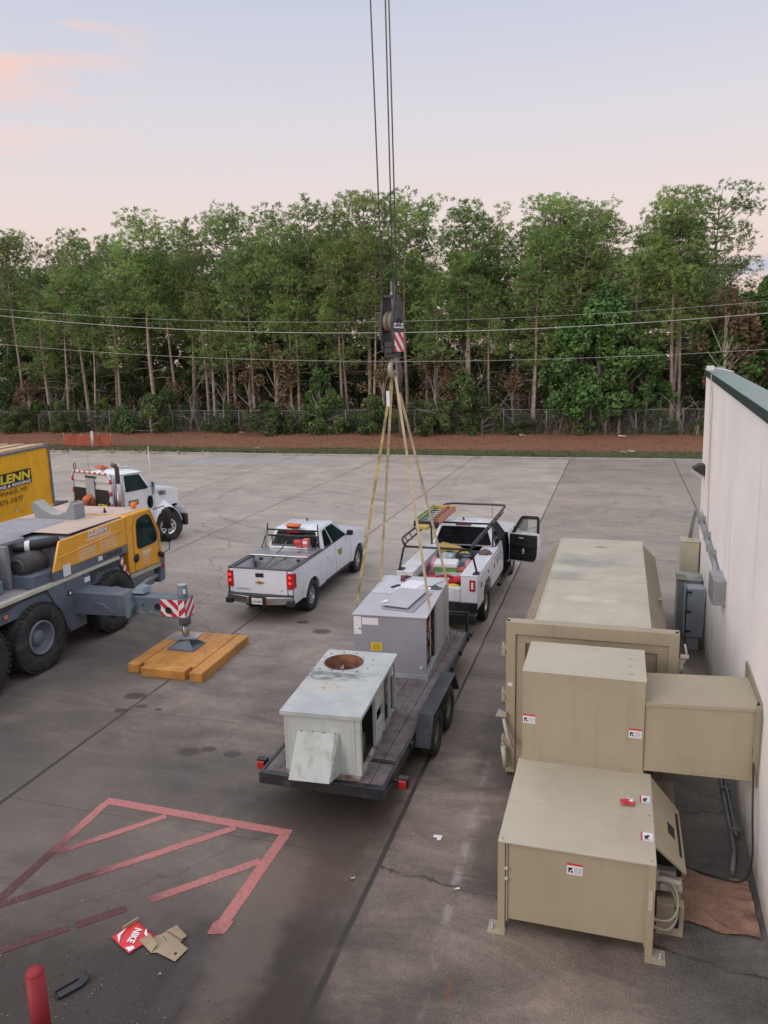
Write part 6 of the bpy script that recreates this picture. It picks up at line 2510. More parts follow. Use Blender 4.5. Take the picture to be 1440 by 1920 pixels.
for (x, y, nm) in ((-4.10, 13.0, 'torn white paper tag at the left of the crooked panels'), (-3.50, 13.92, 'torn white paper tag at the far corner of the crooked panels')):
    mb = MB()
    mb.add([(0, 0, .0), (.13, .03, .02), (.11, .09, .05), (.02, .06, .01)], [(0, 1, 2, 3)])
    o = mb.obj('paper_tag', SIGNW, solid=.002)
    o.location = (x, y, zt + .07)
    tag(o, nm, 'paper')

# ---------------------------------------------------------------- crane hook block, ropes and slings
HX, HYY = -4.00, 13.9
hb = thing('hook_block', 'black crane hook block with red and white warning stripes hanging over the trailer', 'hook block', (HX - .02, HYY, 6.0), R(-17))


def hazard(mb, o, xd, yd, w_, h_, n=5, lean=.9, mats=(0, 1), flip=False, off=.002):
    """white plate with leaning red bands, clipped to the plate"""
    xd, yd = Vector(xd).normalized(), Vector(yd).normalized()
    nn = xd.cross(yd)
    o = Vector(o)
    mb.add([o + nn * off, o + xd * w_ + nn * off, o + xd * w_ + yd * h_ + nn * off, o + yd * h_ + nn * off], [(0, 1, 2, 3)], mats[0])
    tot = w_ + lean * h_
    bw_ = tot / n / 2

    def clip(poly, ax, lim, ge):
        r_ = []
        for i in range(len(poly)):
            a, b = poly[i - 1], poly[i]
            ia = (a[ax] >= lim) if ge else (a[ax] <= lim)
            ib = (b[ax] >= lim) if ge else (b[ax] <= lim)
            if ia != ib:
                t = (lim - a[ax]) / (b[ax] - a[ax])
                r_.append((a[0] + t * (b[0] - a[0]), a[1] + t * (b[1] - a[1])))
            if ib:
                r_.append(b)
        return r_
    for k in range(n + 1):
        u = -lean * h_ + 2 * bw_ * k if not flip else 2 * bw_ * k
        d = lean * h_ * (1 if not flip else -1)
        po = [(u, 0), (u + bw_, 0), (u + bw_ + d, h_), (u + d, h_)]
        po = clip(po, 0, 0, True)
        if po:
            po = clip(po, 0, w_, False)
        if len(po) >= 3:
            mb.add([o + xd * p[0] + yd * p[1] + nn * (off + .0015) for p in po], [tuple(range(len(po)))], mats[1])


HZW = M('hazard_white', (.72, .70, .72), .45, var=.05)
HZR = M('hazard_red', (.50, .025, .045), .45, var=.1)
BLKH = M('scuffed_black_block', (.035, .036, .042), .5, var=.35, scale=6, dirt=(.12, .11, .10), damt=.4, dscale=7)
for s in (1, -1):
    mb = MB()
    prof = [(-.10, 1.33), (.10, 1.33), (.165, 1.10), (.205, .88), (.20, .60), (.165, .32), (-.165, .32), (-.20, .60), (-.205, .88), (-.165, 1.10)]
    mb.prism([(s * .115, y, z) for y, z in prof], (s * .05, 0, 0))
    cp = mb.obj('cheek_plate', BLKH, hb, bevel=.012)
    mb = MB()
    hazard(mb, (s * .166, -.165 * s, .33), (0, s, 0), (0, 0, 1), .33, .34, 3, 1.0, flip=True)
    mb.obj('warning_stripes', [HZW, HZR], cp)
    mb = MB()
    mb.box(s * .166, s * .169, -.17, .17, .745, .835)
    mb.obj('name_plate', HZW, cp)
    text('LIEBHERR', (s * .170, -.15 * s, .765), (0, s, 0), (0, 0, 1), .30, .05, INK, 'lettering', cp, bold=.02)
mb = MB()
mb.box(-.115, .115, -.12, .12, 1.28, 1.33)
mb.obj('top_spacer', BLKH, hb, bevel=.008)
mb = MB()
mb.lathe([(-.19, .06), (.19, .06)], (0, 0, .86), 'x', 0, 14)
mb.obj('sheave_pin', BLKH, hb)
for z in (.42, .86):
    mb = MB()
    mb.tube([(-.19, -.16, z), (.19, -.16, z)], .012, n=6)
    mb.obj('tie_rod', BLKH, hb)
mb = MB()
mb.box(-.10, .10, -.15, .15, .30, .50)
mb.box(-.14, .14, -.10, .10, .22, .32)
mb.obj('block_body', BLKH, hb, bevel=.008)
for x in (-.055, .055):
    mb = MB()
    mb.lathe([(-.04, .06), (-.035, .17), (-.045, .195), (-.02, .175), (.02, .175), (.045, .195), (.035, .17), (.04, .06)], (x, 0, .86), 'x', 0, 30)
    mb.obj('sheave', M('worn_sheave', (.20, .17, .12), .5, var=.2), hb)
mb = MB()
hk = []
for k in range(17):
    an = R(90 + 255 * k / 16)
    hk.append((0, .10 * math.cos(an) * -1 * -1, .02 + .12 * math.sin(an)))
rs_ = [.04 + .02 * math.sin(math.pi * k / 16) for k in range(17)]
rs_[-1] = .015
mb.tube([(0, .0, .28), (0, .0, .16)] + hk[1:], [.05, .05] + rs_[1:], n=10)
mb.obj('hook', M('pale_hook_steel', (.33, .31, .27), .45, .3, var=.2), hb)
mb = MB()
mb.box(-.02, .02, -.07, -.055, .0, .14)
mb.obj('safety_latch', GALV, hb)
hb.scale = (.86, .92, 1)
hb.location.z = 6.03
ROPE = M('steel_rope', (.13, .115, .105), .6, .3, var=.3, scale=60)
for k, (a, b, nm) in enumerate((((-4.155, 13.82, 6.9), (-4.25, 13.82, 12.19), 'leftmost of the three hoist ropes, running into the front of the sheave'),
                              ((-4.04, 14.10, 6.9), (-4.07, 14.10, 12.17), 'middle hoist rope of the three'),
                              ((-3.945, 14.02, 7.2), (-3.985, 14.02, 12.15), 'rightmost of the three hoist ropes'))):
    a, b = Vector(a), Vector(b)
    mb = MB()
    mb.tube([a, b, a + (b - a) * 7], .013, n=6)
    tag(mb.obj('hoist_rope', ROPE), nm, 'rope', 'hoist ropes')
SLING = M('dirty_yellow_webbing', (.42, .33, .12), .8, var=.25, scale=9, dirt=(.10, .085, .06), damt=.8, dscale=2.2, dlo=.46, dhi=.62)
SLING2 = M('pale_tan_webbing', (.46, .38, .25), .8, var=.2, scale=9, dirt=(.2, .16, .1), damt=.6, dscale=2.2)
for (yy, mt, lab) in ((13.0, SLING, 'near web sling under the lilac-grey unit, dirty yellow on its left leg'), (14.55, SLING2, 'far web sling passing under the back of the lilac-grey unit')):
    sl = thing('lifting_sling', lab, 'sling', (HX, yy, 5.9), 0, 'web slings from the hook')
    for s in (-1, 1):
        mb = MB()
        top = Vector((HX + s * .03, HYY - .02, 5.93))
        e1 = Vector(((X0 - .03) if s < 0 else (X1 + .035), yy, Z1 + .04))
        e0 = Vector((e1.x, yy, TZ + .03))
        pts = [top + Vector((-s * .02, 0, .06)), top, e1, e0]
        for a, b in zip(pts, pts[1:]):
            wv = Vector((0, .026, 0)) if (b - a).normalized().dot(Vector((0, 0, 1))) < -.5 and abs((b - a).x) < .01 else Vector((.024, 0.004, 0)) if a is pts[1] or a is pts[0] else Vector((0, .026, 0))
            mb.prism([a - wv, a + wv, b + wv, b - wv], (b - a).cross(wv).normalized() * .007)
        mb.obj('leg', mt if s < 0 or yy > 14 else SLING2, sl, world=True)
    if yy < 14:
        mb = MB()
        c = Vector((HX - .03, HYY - .04, 5.93)).lerp(Vector((X0 - .03, yy - .02, Z1 + .04)), .10)
        mb.box(c.x - .03, c.x + .03, c.y - .03, c.y - .012, c.z - .14, c.z + .14)
        mb.obj('sling_label', SIGNW, sl, world=True)
mb = MB()
mb.tube([(HX + .10, HYY, 6.16), (HX + .13, HYY, 5.98), (HX + .10, HYY - .02, 5.62)], [.035, .045, .03], n=8)
o = mb.obj('chain_shackle', M('dark_sleeve', (.06, .055, .055), .7))
tag(o, 'dark sleeve joining the right-hand sling legs to the hook', 'shackle')
# ---------------------------------------------------------------- compactor container
cc = thing('compactor_container', 'long tan steel compactor container with chamfered roof edges and a framed end', 'waste container', (-.28, 14.3, 0))
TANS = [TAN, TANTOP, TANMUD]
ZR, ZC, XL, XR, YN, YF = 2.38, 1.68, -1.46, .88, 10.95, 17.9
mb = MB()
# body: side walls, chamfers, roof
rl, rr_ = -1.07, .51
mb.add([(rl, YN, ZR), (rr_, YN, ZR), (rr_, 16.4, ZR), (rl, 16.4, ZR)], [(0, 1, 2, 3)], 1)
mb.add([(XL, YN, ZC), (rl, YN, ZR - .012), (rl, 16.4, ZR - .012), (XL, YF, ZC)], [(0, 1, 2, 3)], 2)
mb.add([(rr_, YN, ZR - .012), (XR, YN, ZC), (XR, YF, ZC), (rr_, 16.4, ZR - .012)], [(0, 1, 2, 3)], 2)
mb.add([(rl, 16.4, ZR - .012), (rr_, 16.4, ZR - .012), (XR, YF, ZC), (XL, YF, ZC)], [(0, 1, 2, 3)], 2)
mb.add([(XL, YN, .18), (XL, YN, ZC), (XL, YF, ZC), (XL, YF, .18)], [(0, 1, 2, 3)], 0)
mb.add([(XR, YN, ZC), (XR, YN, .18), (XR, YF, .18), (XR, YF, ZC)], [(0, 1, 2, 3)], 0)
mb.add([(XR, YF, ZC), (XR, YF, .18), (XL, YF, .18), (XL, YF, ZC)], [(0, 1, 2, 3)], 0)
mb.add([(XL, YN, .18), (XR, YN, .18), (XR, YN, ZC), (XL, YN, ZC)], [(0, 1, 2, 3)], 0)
mb.obj('shell', TANS, cc, world=True)
mb = MB()
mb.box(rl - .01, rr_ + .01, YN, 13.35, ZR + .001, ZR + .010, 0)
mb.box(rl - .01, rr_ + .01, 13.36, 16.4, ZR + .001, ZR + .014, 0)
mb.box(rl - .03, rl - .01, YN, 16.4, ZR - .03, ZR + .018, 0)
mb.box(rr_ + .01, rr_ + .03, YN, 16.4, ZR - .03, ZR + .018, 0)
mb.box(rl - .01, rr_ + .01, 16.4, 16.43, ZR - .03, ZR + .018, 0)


def rooftan():
    g = NG('stained_tan_roof')
    n = g.noise(1.3, 6, .65)
    n2 = g.noise(6, 5, .7)
    col = g.mix(g.ramp(n, .35, .7), (.41, .375, .295), (.475, .44, .355))
    for (bx, by, rx_, ry_, a, c) in ((-.25, .15, .65, .28, .6, (.24, .235, .21)), (.3, .6, .5, .35, .35, (.27, .26, .225)), (-.55, -.7, .35, .25, .55, (.22, .215, .19)), (.0, 1.45, .13, .08, .8, (.22, .17, .1)),
                                    (-.2, -2.0, .22, .14, .5, (.58, .55, .46)), (.24, -2.05, .12, .09, .5, (.58, .55, .46)), (.4, -.35, .3, .2, .3, (.36, .28, .18)), (-.5, .5, .3, .4, .5, (.24, .23, .2))):
        m = g.blob(bx, by, rx_, ry_, .9, 0, n)
        col = g.mix(g.math('MULTIPLY', m, a), col, c)
    col = g.mix(1, col, g.ramp(n2, .3, .7, .94, 1.06, False), 'MULTIPLY')
    return g.finish(col, .5, n, .1, .03)


mb.obj('roof_sheet', rooftan(), cc, world=True)
mb = MB()
# framed end
yf0, yf1 = 10.78, 10.95
mb.box(-1.48, .90, yf0, yf1, 2.26, 2.45, 0)
mb.box(-1.48, -1.34, yf0, yf1, .05, 2.26, 0)
mb.box(.76, .90, yf0, yf1, .05, 2.26, 0)
mb.box(-1.34, .76, yf0 + .04, yf1 - .03, 2.12, 2.259, 0)
mb.box(-1.339, -1.20, yf0 + .03, yf1 - .03, .05, 2.119, 0)
mb.box(.62, .759, yf0 + .03, yf1 - .03, .05, 2.119, 0)
mb.box(-1.199, .619, yf0 + .08, yf1 - .03, .05, 2.119, 2)
mb.box(-1.199, .619, yf0 + .04, yf0 + .079, 1.28, 1.36, 0)
mb.obj('end_frame', TANS, cc, world=True, bevel=.006)
mb = MB()
for x in (-1.47, .845):
    mb.box(x, x + .04, yf0 + .02, yf0 + .10, 2.451, 2.453, 0)
mb.obj('corner_cap', DARK, cc, world=True)
for (x, s) in ((-1.48, -1), (.90, 1)):
    for z in (2.02, 1.30, .55):
        mb = MB()
        mb.box(x, x + s * .07, yf0 + .02, yf0 + .13, z, z + .03, 0)
        mb.box(x, x + s * .07, yf0 + .02, yf0 + .13, z - .12, z - .09, 0)
        mb.tube([(x + s * .045, yf0 + .07, z - .16), (x + s * .045, yf0 + .07, z + .08)], .018, n=8)
        mb.box(x + s * .01, x + s * .06, yf0 - .02, yf0 + .019, z - .07, z - .01, 0)
        mb.obj('hinge', TAN, cc, world=True)
mb = MB()
mb.tube([(-1.50, 10.72, .95), (-1.44, 10.66, .72), (-1.36, 10.62, .55)], .028, n=8)
mb.prism([(-1.62, 10.7, .98), (-1.46, 10.7, .98), (-1.46, 10.7, 1.03), (-1.58, 10.7, 1.08)], (0, .06, 0))
mb.tube([(-1.50, 10.7, .5), (-1.46, 10.66, .2)], .04, n=8)
mb.obj('ratchet', M('cream_hardware', (.45, .42, .35), .5), cc, world=True)
mb = MB()
mb.tube([(.97, 10.80, 2.30), (1.0, 10.82, 2.18), (.98, 10.82, 2.02)], .014, n=6)
mb.box(.92, 1.03, 10.80, 10.84, 2.10, 2.14)
mb.obj('door_latch', M('cream_hardware', (.45, .42, .35), .5), cc, world=True)
mb = MB()
mb.box(-1.45, -1.38, 10.774, 10.779, 1.45, 1.50)
mb.obj('tag', SIGNW, cc, world=True)
mb = MB()
for y in (11.6, 17.3):
    for x in (-1.2, .62):
        mb.tube([(x - .06, y, .09), (x + .06, y, .09)], .09, n=12)
for x in (-.75, .17):
    mb.box(x - .05, x + .05, 11.0, 17.9, .02, .178)
mb.obj('ground_roller', M('dark_roller', (.08, .07, .06), .7), cc, world=True)
mb = MB()
mb.box(-1.34, -1.24, 12.92, 12.98, 1.86, 1.98)
mb.box(.78, .84, 14.05, 14.15, 1.80, 1.9)
mb.obj('lashing_lug', TAN, cc, world=True)

# ---------------------------------------------------------------- compactor
cp = thing('trash_compactor', 'tan stationary trash compactor with its hopper box and chute joined to the wall', 'compactor', (-.28, 8.3, 0))
ZB, ZT = .24, 1.30
CX0, CX1 = -.99, .44
mb = MB()
mb.box(CX0, CX1, 7.275, 10.32, .367, ZT - .022, 0)
mb.obj('charge_box', TAN, cp, world=True, bevel=.005)
mb = MB()
mb.box(-1.065, .505, 7.24, 8.02, ZT - .02, ZT, 0)
mb.box(-1.065, .505, 8.028, 9.0, ZT - .02, ZT - .003, 0)
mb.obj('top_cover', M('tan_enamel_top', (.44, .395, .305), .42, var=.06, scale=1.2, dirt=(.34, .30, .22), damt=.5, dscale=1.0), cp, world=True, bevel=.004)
mb = MB()
for (x, y) in ((-1.02, 7.29), (.46, 7.29), (.46, 8.1)):
    mb.lathe([(0, .012), (.008, .010), (.008, .001)], (x, y, ZT), 'z', 0, 8)
mb.obj('bolt', GALV, cp, world=True)
for (x, s) in ((-1.065, -1), (.43, 1)):
    mb = MB()
    mb.box(x, x + .075, 7.25, 7.37, .254, 1.278, 0)
    mb.box(x + .085 if s < 0 else x, x + .10 if s < 0 else x - .015, 7.255, 7.272, .35, 1.27, 0)
    mb.obj('leg', TAN, cp, world=True, bevel=.004)
    mb = MB()
    cx_ = x - .13 if s < 0 else x + .03
    mb.box(x - .10 if s < 0 else x, x + .085 if s < 0 else x + .20, 7.16, 7.36, .243, .254, 0)
    bp_ = mb.obj('base_plate', TAN, cp, world=True)
    mb = MB()
    bxx = x - .055 if s < 0 else x + .15
    mb.lathe([(0, .022), (.02, .022), (.02, .012), (.07, .012), (.07, .001)], (bxx, 7.24, .254), 'z', 0, 8)
    mb.obj('anchor_bolt', GALV, bp_, world=True)
mb = MB()
mb.box(-1.0668, -1.0655, 7.255, 7.32, .93, 1.03)
for z in (.98, .86):
    mb.lathe([(0, .02), (.03, .02), (.03, .001)], (-.975, 7.272, z), (V(0, -1, 0), V(1, 0, 0), V(0, 0, 1)), 0, 10)
mb.box(.445, .485, 7.24, 7.249, .78, 1.0)
mb.obj('leg_bracket', M('cream_hardware', (.45, .42, .35), .5), cp, world=True)
# hopper box with side chute
mb = MB()
mb.box(-1.03, .41, 9.0, 10.02, ZT + .0, 2.46, 0)
mb.obj('hopper_box', TAN, cp, world=True, bevel=.006)
mb = MB()
mb.box(-1.035, .415, 8.995, 10.025, 2.461, 2.468)
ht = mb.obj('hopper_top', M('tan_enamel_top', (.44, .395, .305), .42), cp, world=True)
for k in range(3):
    mb = MB()
    y = 9.18 + .24 * k
    for x in (.22, .25):
        mb.lathe([(0, .008), (.001, .001)], (x, y + (x - .22), 2.469), 'z', 0, 6)
    mb.box(.20, .28, y, y + .006, 2.469, 2.4705)
    mb.obj('faint_stencil', M('faint_stencil', (.30, .26, .2), .6), ht, world=True)
mb = MB()
mb.box(-1.04, .42, 8.985, 8.999, ZT, ZT + .03)
mb.obj('seam_flange', TAN, cp, world=True)
mb = MB()
mb.hexa([(.412, 9.03, 1.33), (1.66, 9.03, 1.36), (1.66, 9.98, 1.36), (.412, 9.98, 1.33), (.412, 9.03, 2.18), (1.66, 9.03, 2.24), (1.66, 9.98, 2.24), (.412, 9.98, 2.18)])
mb.obj('chute', TAN, cp, world=True, bevel=.006)
mb = MB()
mb.hexa([(.414, 9.01, 2.16), (1.64, 9.01, 2.22), (1.64, 9.03, 2.22), (.414, 9.03, 2.16), (.414, 9.01, 2.20), (1.64, 9.01, 2.26), (1.64, 9.03, 2.26), (.414, 9.03, 2.20)])
mb.obj('chute_flange', TAN, cp, world=True)
mb = MB()
mb.hexa([(.414, 9.01, 1.33), (1.64, 9.01, 1.36), (1.64, 9.03, 1.36), (.414, 9.03, 1.33), (.414, 9.01, 1.36), (1.64, 9.01, 1.39), (1.64, 9.03, 1.39), (.414, 9.03, 1.36)])
mb.obj('chute_flange', TAN, cp, world=True)
mb = MB()
mb.prism([(1.662, 8.95, 1.34), (1.662, 10.1, 1.34), (1.662, 10.3, 2.33), (1.662, 10.1, 2.35), (1.662, 9.02, 2.33), (1.662, 8.90, 2.2)], (.02, 0, 0))
mb.hexa([(1.60, 8.98, 1.30), (1.66, 8.98, 1.30), (1.66, 9.0, 1.30), (1.60, 9.0, 1.30), (1.60, 8.98, 2.30), (1.66, 8.98, 2.30), (1.66, 9.0, 2.30), (1.60, 9.0, 2.30)])
mb.obj('wall_flange', M('tan_enamel_mid', (.30, .265, .20), .5, var=.1), cp, world=True)
# hydraulic power pack at the right side
mb = MB()
mb.box(.56, .80, 7.75, 8.75, .10, .55, 0)
mb.box(.52, .80, 8.95, 9.75, .0, .78, 0)
mb.box(.50, .82, 8.93, 9.77, .78, .80, 0)
mb.obj('oil_tank', TAN, cp, world=True, bevel=.006)
mb = MB()
mb.prism([(.49, 7.58, 1.27), (.49, 8.98, 1.27), (.82, 8.86, .92), (.82, 7.70, .92)], (.01, 0, .02))
mb.obj('pack_cover', TAN, cp, world=True)
sn = Vector((0, 1, 0))
e = Vector((.33, 0, -.35)).normalized()
sticker((.655, 8.60, 1.118), (0, 1, 0), (-.69, 0, .72), .16, .13, cp, world=True)
sticker((.74, 7.78, 1.028), (0, 1, 0), (-.69, 0, .72), .34, .14, cp, world=True)
mb = MB()
mb.prism([(.66, 8.12, 1.11), (.66, 8.34, 1.11), (.735, 8.34, 1.03), (.735, 8.12, 1.03)], (.006, 0, .006))
mb.obj('black_plate', SIGNK, cp, world=True)
mb = MB()
for (p0, p1, r_) in (((.60, 8.25, .56), (.60, 8.25, .95), .10), ((.70, 8.55, .56), (.70, 8.55, .85), .07)):
    mb.tube([p0, p1], r_, n=14)
mb.box(.50, .74, 7.80, 8.0, .62, .86)
mb.box(.58, .80, 7.70, 7.86, .70, .78)
mb.tube([(.50, 7.72, .82), (.62, 7.70, .84), (.78, 7.72, .80)], .035, n=10)
mb.tube([(.52, 7.78, .66), (.52, 7.76, .9)], .05, n=10)
mb.obj('valve_manifold', M('cream_hardware', (.45, .42, .35), .5, var=.2), cp, world=True, bevel=.006)
mb = MB()
mb.box(.46, .80, 7.9, 8.7, .56, 1.0)
mb.obj('pack_interior', DARK, cp, world=True)
HOSE = M('cream_hose', (.34, .31, .24), .55, var=.1)
for z, dz_ in ((.56, 0), (.47, -.02)):
    mb = MB()
    pts = [(.46, 7.42, z), (.54, 7.41, z), (.66, 7.44, z - .02 + dz_), (.74, 7.52, z + .02), (.76, 7.6, z + .14), (.70, 7.68, z + .26), (.62, 7.72, .80)]
    h = [Vector(p) for p in pts]
    for _ in range(2):
        qq = [h[0]]
        for a, b in zip(h, h[1:]):
            qq += [a.lerp(b, .25), a.lerp(b, .75)]
        h = qq + [h[-1]]
    mb.tube(h, .0135, n=8)
    mb.lathe([(0, .024), (.06, .024), (.06, .014)], (.47, 7.42, z), 'x', 0, 8)
    mb.obj('hydraulic_hose', HOSE, cp, world=True)
mb = MB()
mb.box(.55, .82, 7.62, 7.74, .06, .60)
mb.obj('end_plate', TAN, cp, world=True, bevel=.004)
mb = MB()
mb.box(.73, .775, 7.612, 7.619, .34, .60)
mb.obj('sight_gauge', SIGNK, cp, world=True, bevel=.003)
# stickers
sticker((-.36, 7.275, 1.02), (1, 0, 0), (0, 0, 1), .16, .13, cp, world=True)
sticker((-1.02, 9.0, 1.78), (1, 0, 0), (0, 0, 1), .15, .12, cp, world=True)
sticker((.235, 9.0, 1.74), (1, 0, 0), (0, 0, 1), .15, .12, cp, world=True)
sticker((.37, 8.34, ZT - .002), (1, 0, 0), (0, 1, 0), .11, .15, cp, world=True, style='warnl')
sticker((.365, 7.62, ZT + .001), (1, 0, 0), (0, 1, 0), .12, .15, cp, world=True, style='warnl')
sticker((1.675 - .0, 9.0, 0), (0, 1, 0), (0, 0, 1), .01, .01, cp, world=True, style='plain', name='tag') if False else None

# red packet on the compactor
cp.scale = (1.04, 1.04, 1.04)
cp.location = (-.291, 8.632, -.252)
rp = thing('red_packet', 'crumpled red and white snack packet on the compactor top', 'packet', (.245, 8.61, 1.104), .1)
mb = MB()
mb.grid(lambda u, v: ((u - .5) * .15, (v - .5) * .11, .02 * math.sin(u * 9) * math.sin(v * 6) + .022), 10, 8, 0, True)
mb.obj('bag', SIGNR, rp, solid=.004)
mb = MB()
mb.grid(lambda u, v: ((u - .05) * .07, (v - .1) * .07, .02 * math.sin((u * .5 + .5) * 9) * math.sin(v * 6) + .031), 6, 5, 0, True)
mb.obj('print', SIGNW, rp)

# brown tarp by the wall foot
tp_ = MB()


def tf(u, v):
    x = .80 + .86 * u
    y = 8.18 + .95 * v - .12 * u
    z = .012 + .075 * max(0, .22 - abs(noise.noise((u * 2.6 + v * 1.5, v * 2.2, 3)))) + .05 * max(0, .14 - abs(noise.noise((u * 6 - v * 3, v * 5, 9))))
    if u > .8:
        z += .08 * (u - .8) * 5 * max(0, noise.noise((v * 6, 1, 1)) + .3)
    return (x, y + .03 * math.sin(u * 9), z)


tp_.grid(tf, 60, 54, 0, False)
o = tp_.obj('brown_tarp', M('brown_paper_tarp', (.26, .15, .105), .65, var=.2, scale=4, dirt=(.12, .07, .05), damt=.7, dscale=3))
tag(o, 'crumpled brown paper sheet lying on the ground at the wall foot', 'sheet')
# ---------------------------------------------------------------- timber mat
cm = thing('crane_mat', 'orange varnished timber crane mat under the outrigger foot', 'mat', (-8.7, 13.85, 0), R(1.5))
for (x0, x1, y0, y1) in ((-.88, -.62, -1.00, .95), (-.60, -.30, -1.12, 1.10), (-.298, .0, -1.12, 1.10), (.002, .30, -1.12, 1.10), (.302, .60, -1.12, 1.10), (.62, .90, -1.16, 1.02)):
    mb = MB()
    if x0 < -.8 or x0 > .6:
        mb.box(x0, x1, y0, y1, 0, .19)
    else:
        mb.box(max(x0, -.605), min(x1, .605), y0 + .26, y1 - .08, 0, .19)
    mb.obj('timber', MATW, cm, bevel=.01)
mb = MB()
mb.box(-.50, .50, -1.13, -.865, 0.0, .187)
mb.obj('end_timber', MATW, cm, bevel=.01)

# ---------------------------------------------------------------- mobile crane
CXR = -11.40
CXL = -14.10
cr_ = thing('mobile_crane', 'yellow and grey mobile crane carrier with its front outrigger out on the timber mat', 'crane', (-12.75, 12, 0))
BEIGE = M('beige_side_stripe', (.40, .38, .31), .6, var=.12, dirt=(.25, .23, .18), damt=.5)
DUSTY = M('dusty_cab_roof', (.52, .40, .32), .6, var=.08, dirt=(.42, .36, .32), damt=.5, dscale=1.2)
mb = MB()
mb.box(CXL, CXR - .02, 4.5, 15.6, 1.30, 1.68)
mb.box(CXL + .5, CXR - .55, 4.5, 16.6, .55, 1.30)
mb.obj('carrier_frame', CGREY, cr_, world=True, bevel=.01)
mb = MB()
mb.box(CXL + .02, CXR - .12, 4.5, 13.1, 1.681, 1.70)
mb.obj('deck_plate', CGREYT, cr_, world=True)
mb = MB()
mb.hexa([(CXR - .12, 4.5, 1.66), (CXR + .03, 4.5, 1.66), (CXR + .03, 15.38, 1.66), (CXR - .12, 15.38, 1.66), (CXR - .12, 4.5, 1.73), (CXR + .01, 4.5, 1.73), (CXR + .01, 15.38, 1.73), (CXR - .12, 15.38, 1.73)])
mb.obj('side_stripe_rail', BEIGE, cr_, world=True, bevel=.008)
mb = MB()
mb.prism([(CXR - .0, 4.5, 1.655), (CXR - .0, 13.25, 1.655), (CXR, 13.25, 1.50), (CXR, 13.12, 1.52), (CXR, 12.75, 1.60), (CXR, 12.05, 1.60), (CXR, 11.7, 1.53), (CXR, 11.4, 1.53), (CXR, 11.1, 1.60), (CXR, 10.4, 1.60), (CXR, 10.1, 1.50), (CXR, 4.5, 1.30)], (-.35, 0, 0))
mb.obj('wheel_skirt', M('dark_skirt', (.035, .04, .05), .6, var=.2), cr_, world=True, bevel=.008)
# mudguard over the front wheel
mb = MB()
mb.prism([(CXR + .01, 14.25, 1.655), (CXR + .01, 15.42, 1.655), (CXR + .01, 15.75, 1.0), (CXR + .01, 15.63, 1.0), (CXR + .01, 15.35, 1.52), (CXR + .01, 14.55, 1.56), (CXR + .01, 14.28, 1.30)], (-.5, 0, 0))
mg = mb.obj('mudguard', M('dark_skirt', (.035, .04, .05), .6), cr_, world=True, bevel=.01)
mb = MB()
o_ = Vector((CXR + .016, 15.64, 1.0))
dv_ = Vector((0, -.30, .66)).normalized()
hazard(mb, (CXR + .014, 15.64, 1.0), (0, 1, 0), dv_, .13, .72, 4, 1.0)
mb.obj('warning_stripes', [HZW, HZR], mg, world=True)
mb = MB()
mb.box(CXR - .03, CXR + .004, 14.05, 14.28, .86, 1.655)
mb.box(CXR - .03, CXR + .006, 13.85, 14.2, 1.36, 1.6)
mb.obj('side_panel', CGREY, cr_, world=True)
mb = MB()
mb.box(CXR + .005, CXR + .02, 14.10, 14.22, 1.12, 1.20)
mb.obj('marker_lamp', ORG, cr_, world=True, bevel=.01)
mb = MB()
mb.box(CXR + .008, CXR + .014, 14.05, 14.24, 1.45, 1.56)
mb.obj('white_label', SIGNW, cr_, world=True)
mb = MB()
mb.box(CXR + .002, CXR + .02, 11.62, 11.72, 1.40, 1.48)
mb.obj('side_marker', M('amber_marker', (.6, .2, .1), .3), cr_, world=True, bevel=.008)
# yellow engine side panel
PAN = [(CXR - .01, 13.14, 1.93), (CXR - .01, 15.74, 1.93), (CXR - .01, 15.74, 2.60), (CXR - .01, 13.42, 2.56)]
mb = MB()
mb.prism([Vector(p) for p in PAN], (-.06, 0, 0))
mb.obj('yellow_side_panel', CYEL, cr_, world=True, bevel=.015)
mb = MB()
mb.hexa([(CXR - .009, 13.3, 2.20), (CXR + .012, 13.32, 2.21), (CXR + .012, 15.5, 2.33), (CXR - .009, 15.5, 2.33), (CXR - .009, 13.3, 2.22), (CXR + .002, 13.32, 2.225), (CXR + .002, 15.5, 2.345), (CXR - .009, 15.5, 2.345)])
mb.obj('pressed_crease', CYEL, cr_, world=True)
mb = MB()
mb.box(CXR - .09, CXR - .012, 13.14, 15.74, 1.735, 1.928)
mb.obj('lower_grey_band', CGREY, cr_, world=True)
mb = MB()
mb.box(CXR - .004, CXR + .0, 13.42, 13.66, 1.76, 2.02)
mb.obj('white_notice', SIGNW, cr_, world=True)
mb = MB()
mb.box(CXR - .012, CXR + .0, 14.62, 14.76, 1.80, 1.90)
mb.obj('white_notice', SIGNW, cr_, world=True)
text('LIEBHERR', (CXR - .012, 14.82, 1.775), (0, 1, 0), (0, 0, 1), .72, .125, INK, 'lettering', cr_, world=True, bold=.03)
text('GLENN', (CXR - .008, 14.33, 2.43), (0, 1, 0), (0, 0, 1), .70, .125, INKW, 'lettering', cr_, world=True, shear=.15, bold=.03)
text('GLENN', (CXR - .0095, 14.345, 2.42), (0, 1, 0), (0, 0, 1), .70, .125, INK, 'lettering_shadow', cr_, world=True, shear=.15, bold=.03)
text('CRANE & RIGGING', (CXR - .008, 14.24, 2.345), (0, 1, 0), (0, 0, 1), .92, .058, INKW, 'lettering', cr_, world=True, shear=.15, bold=.02)
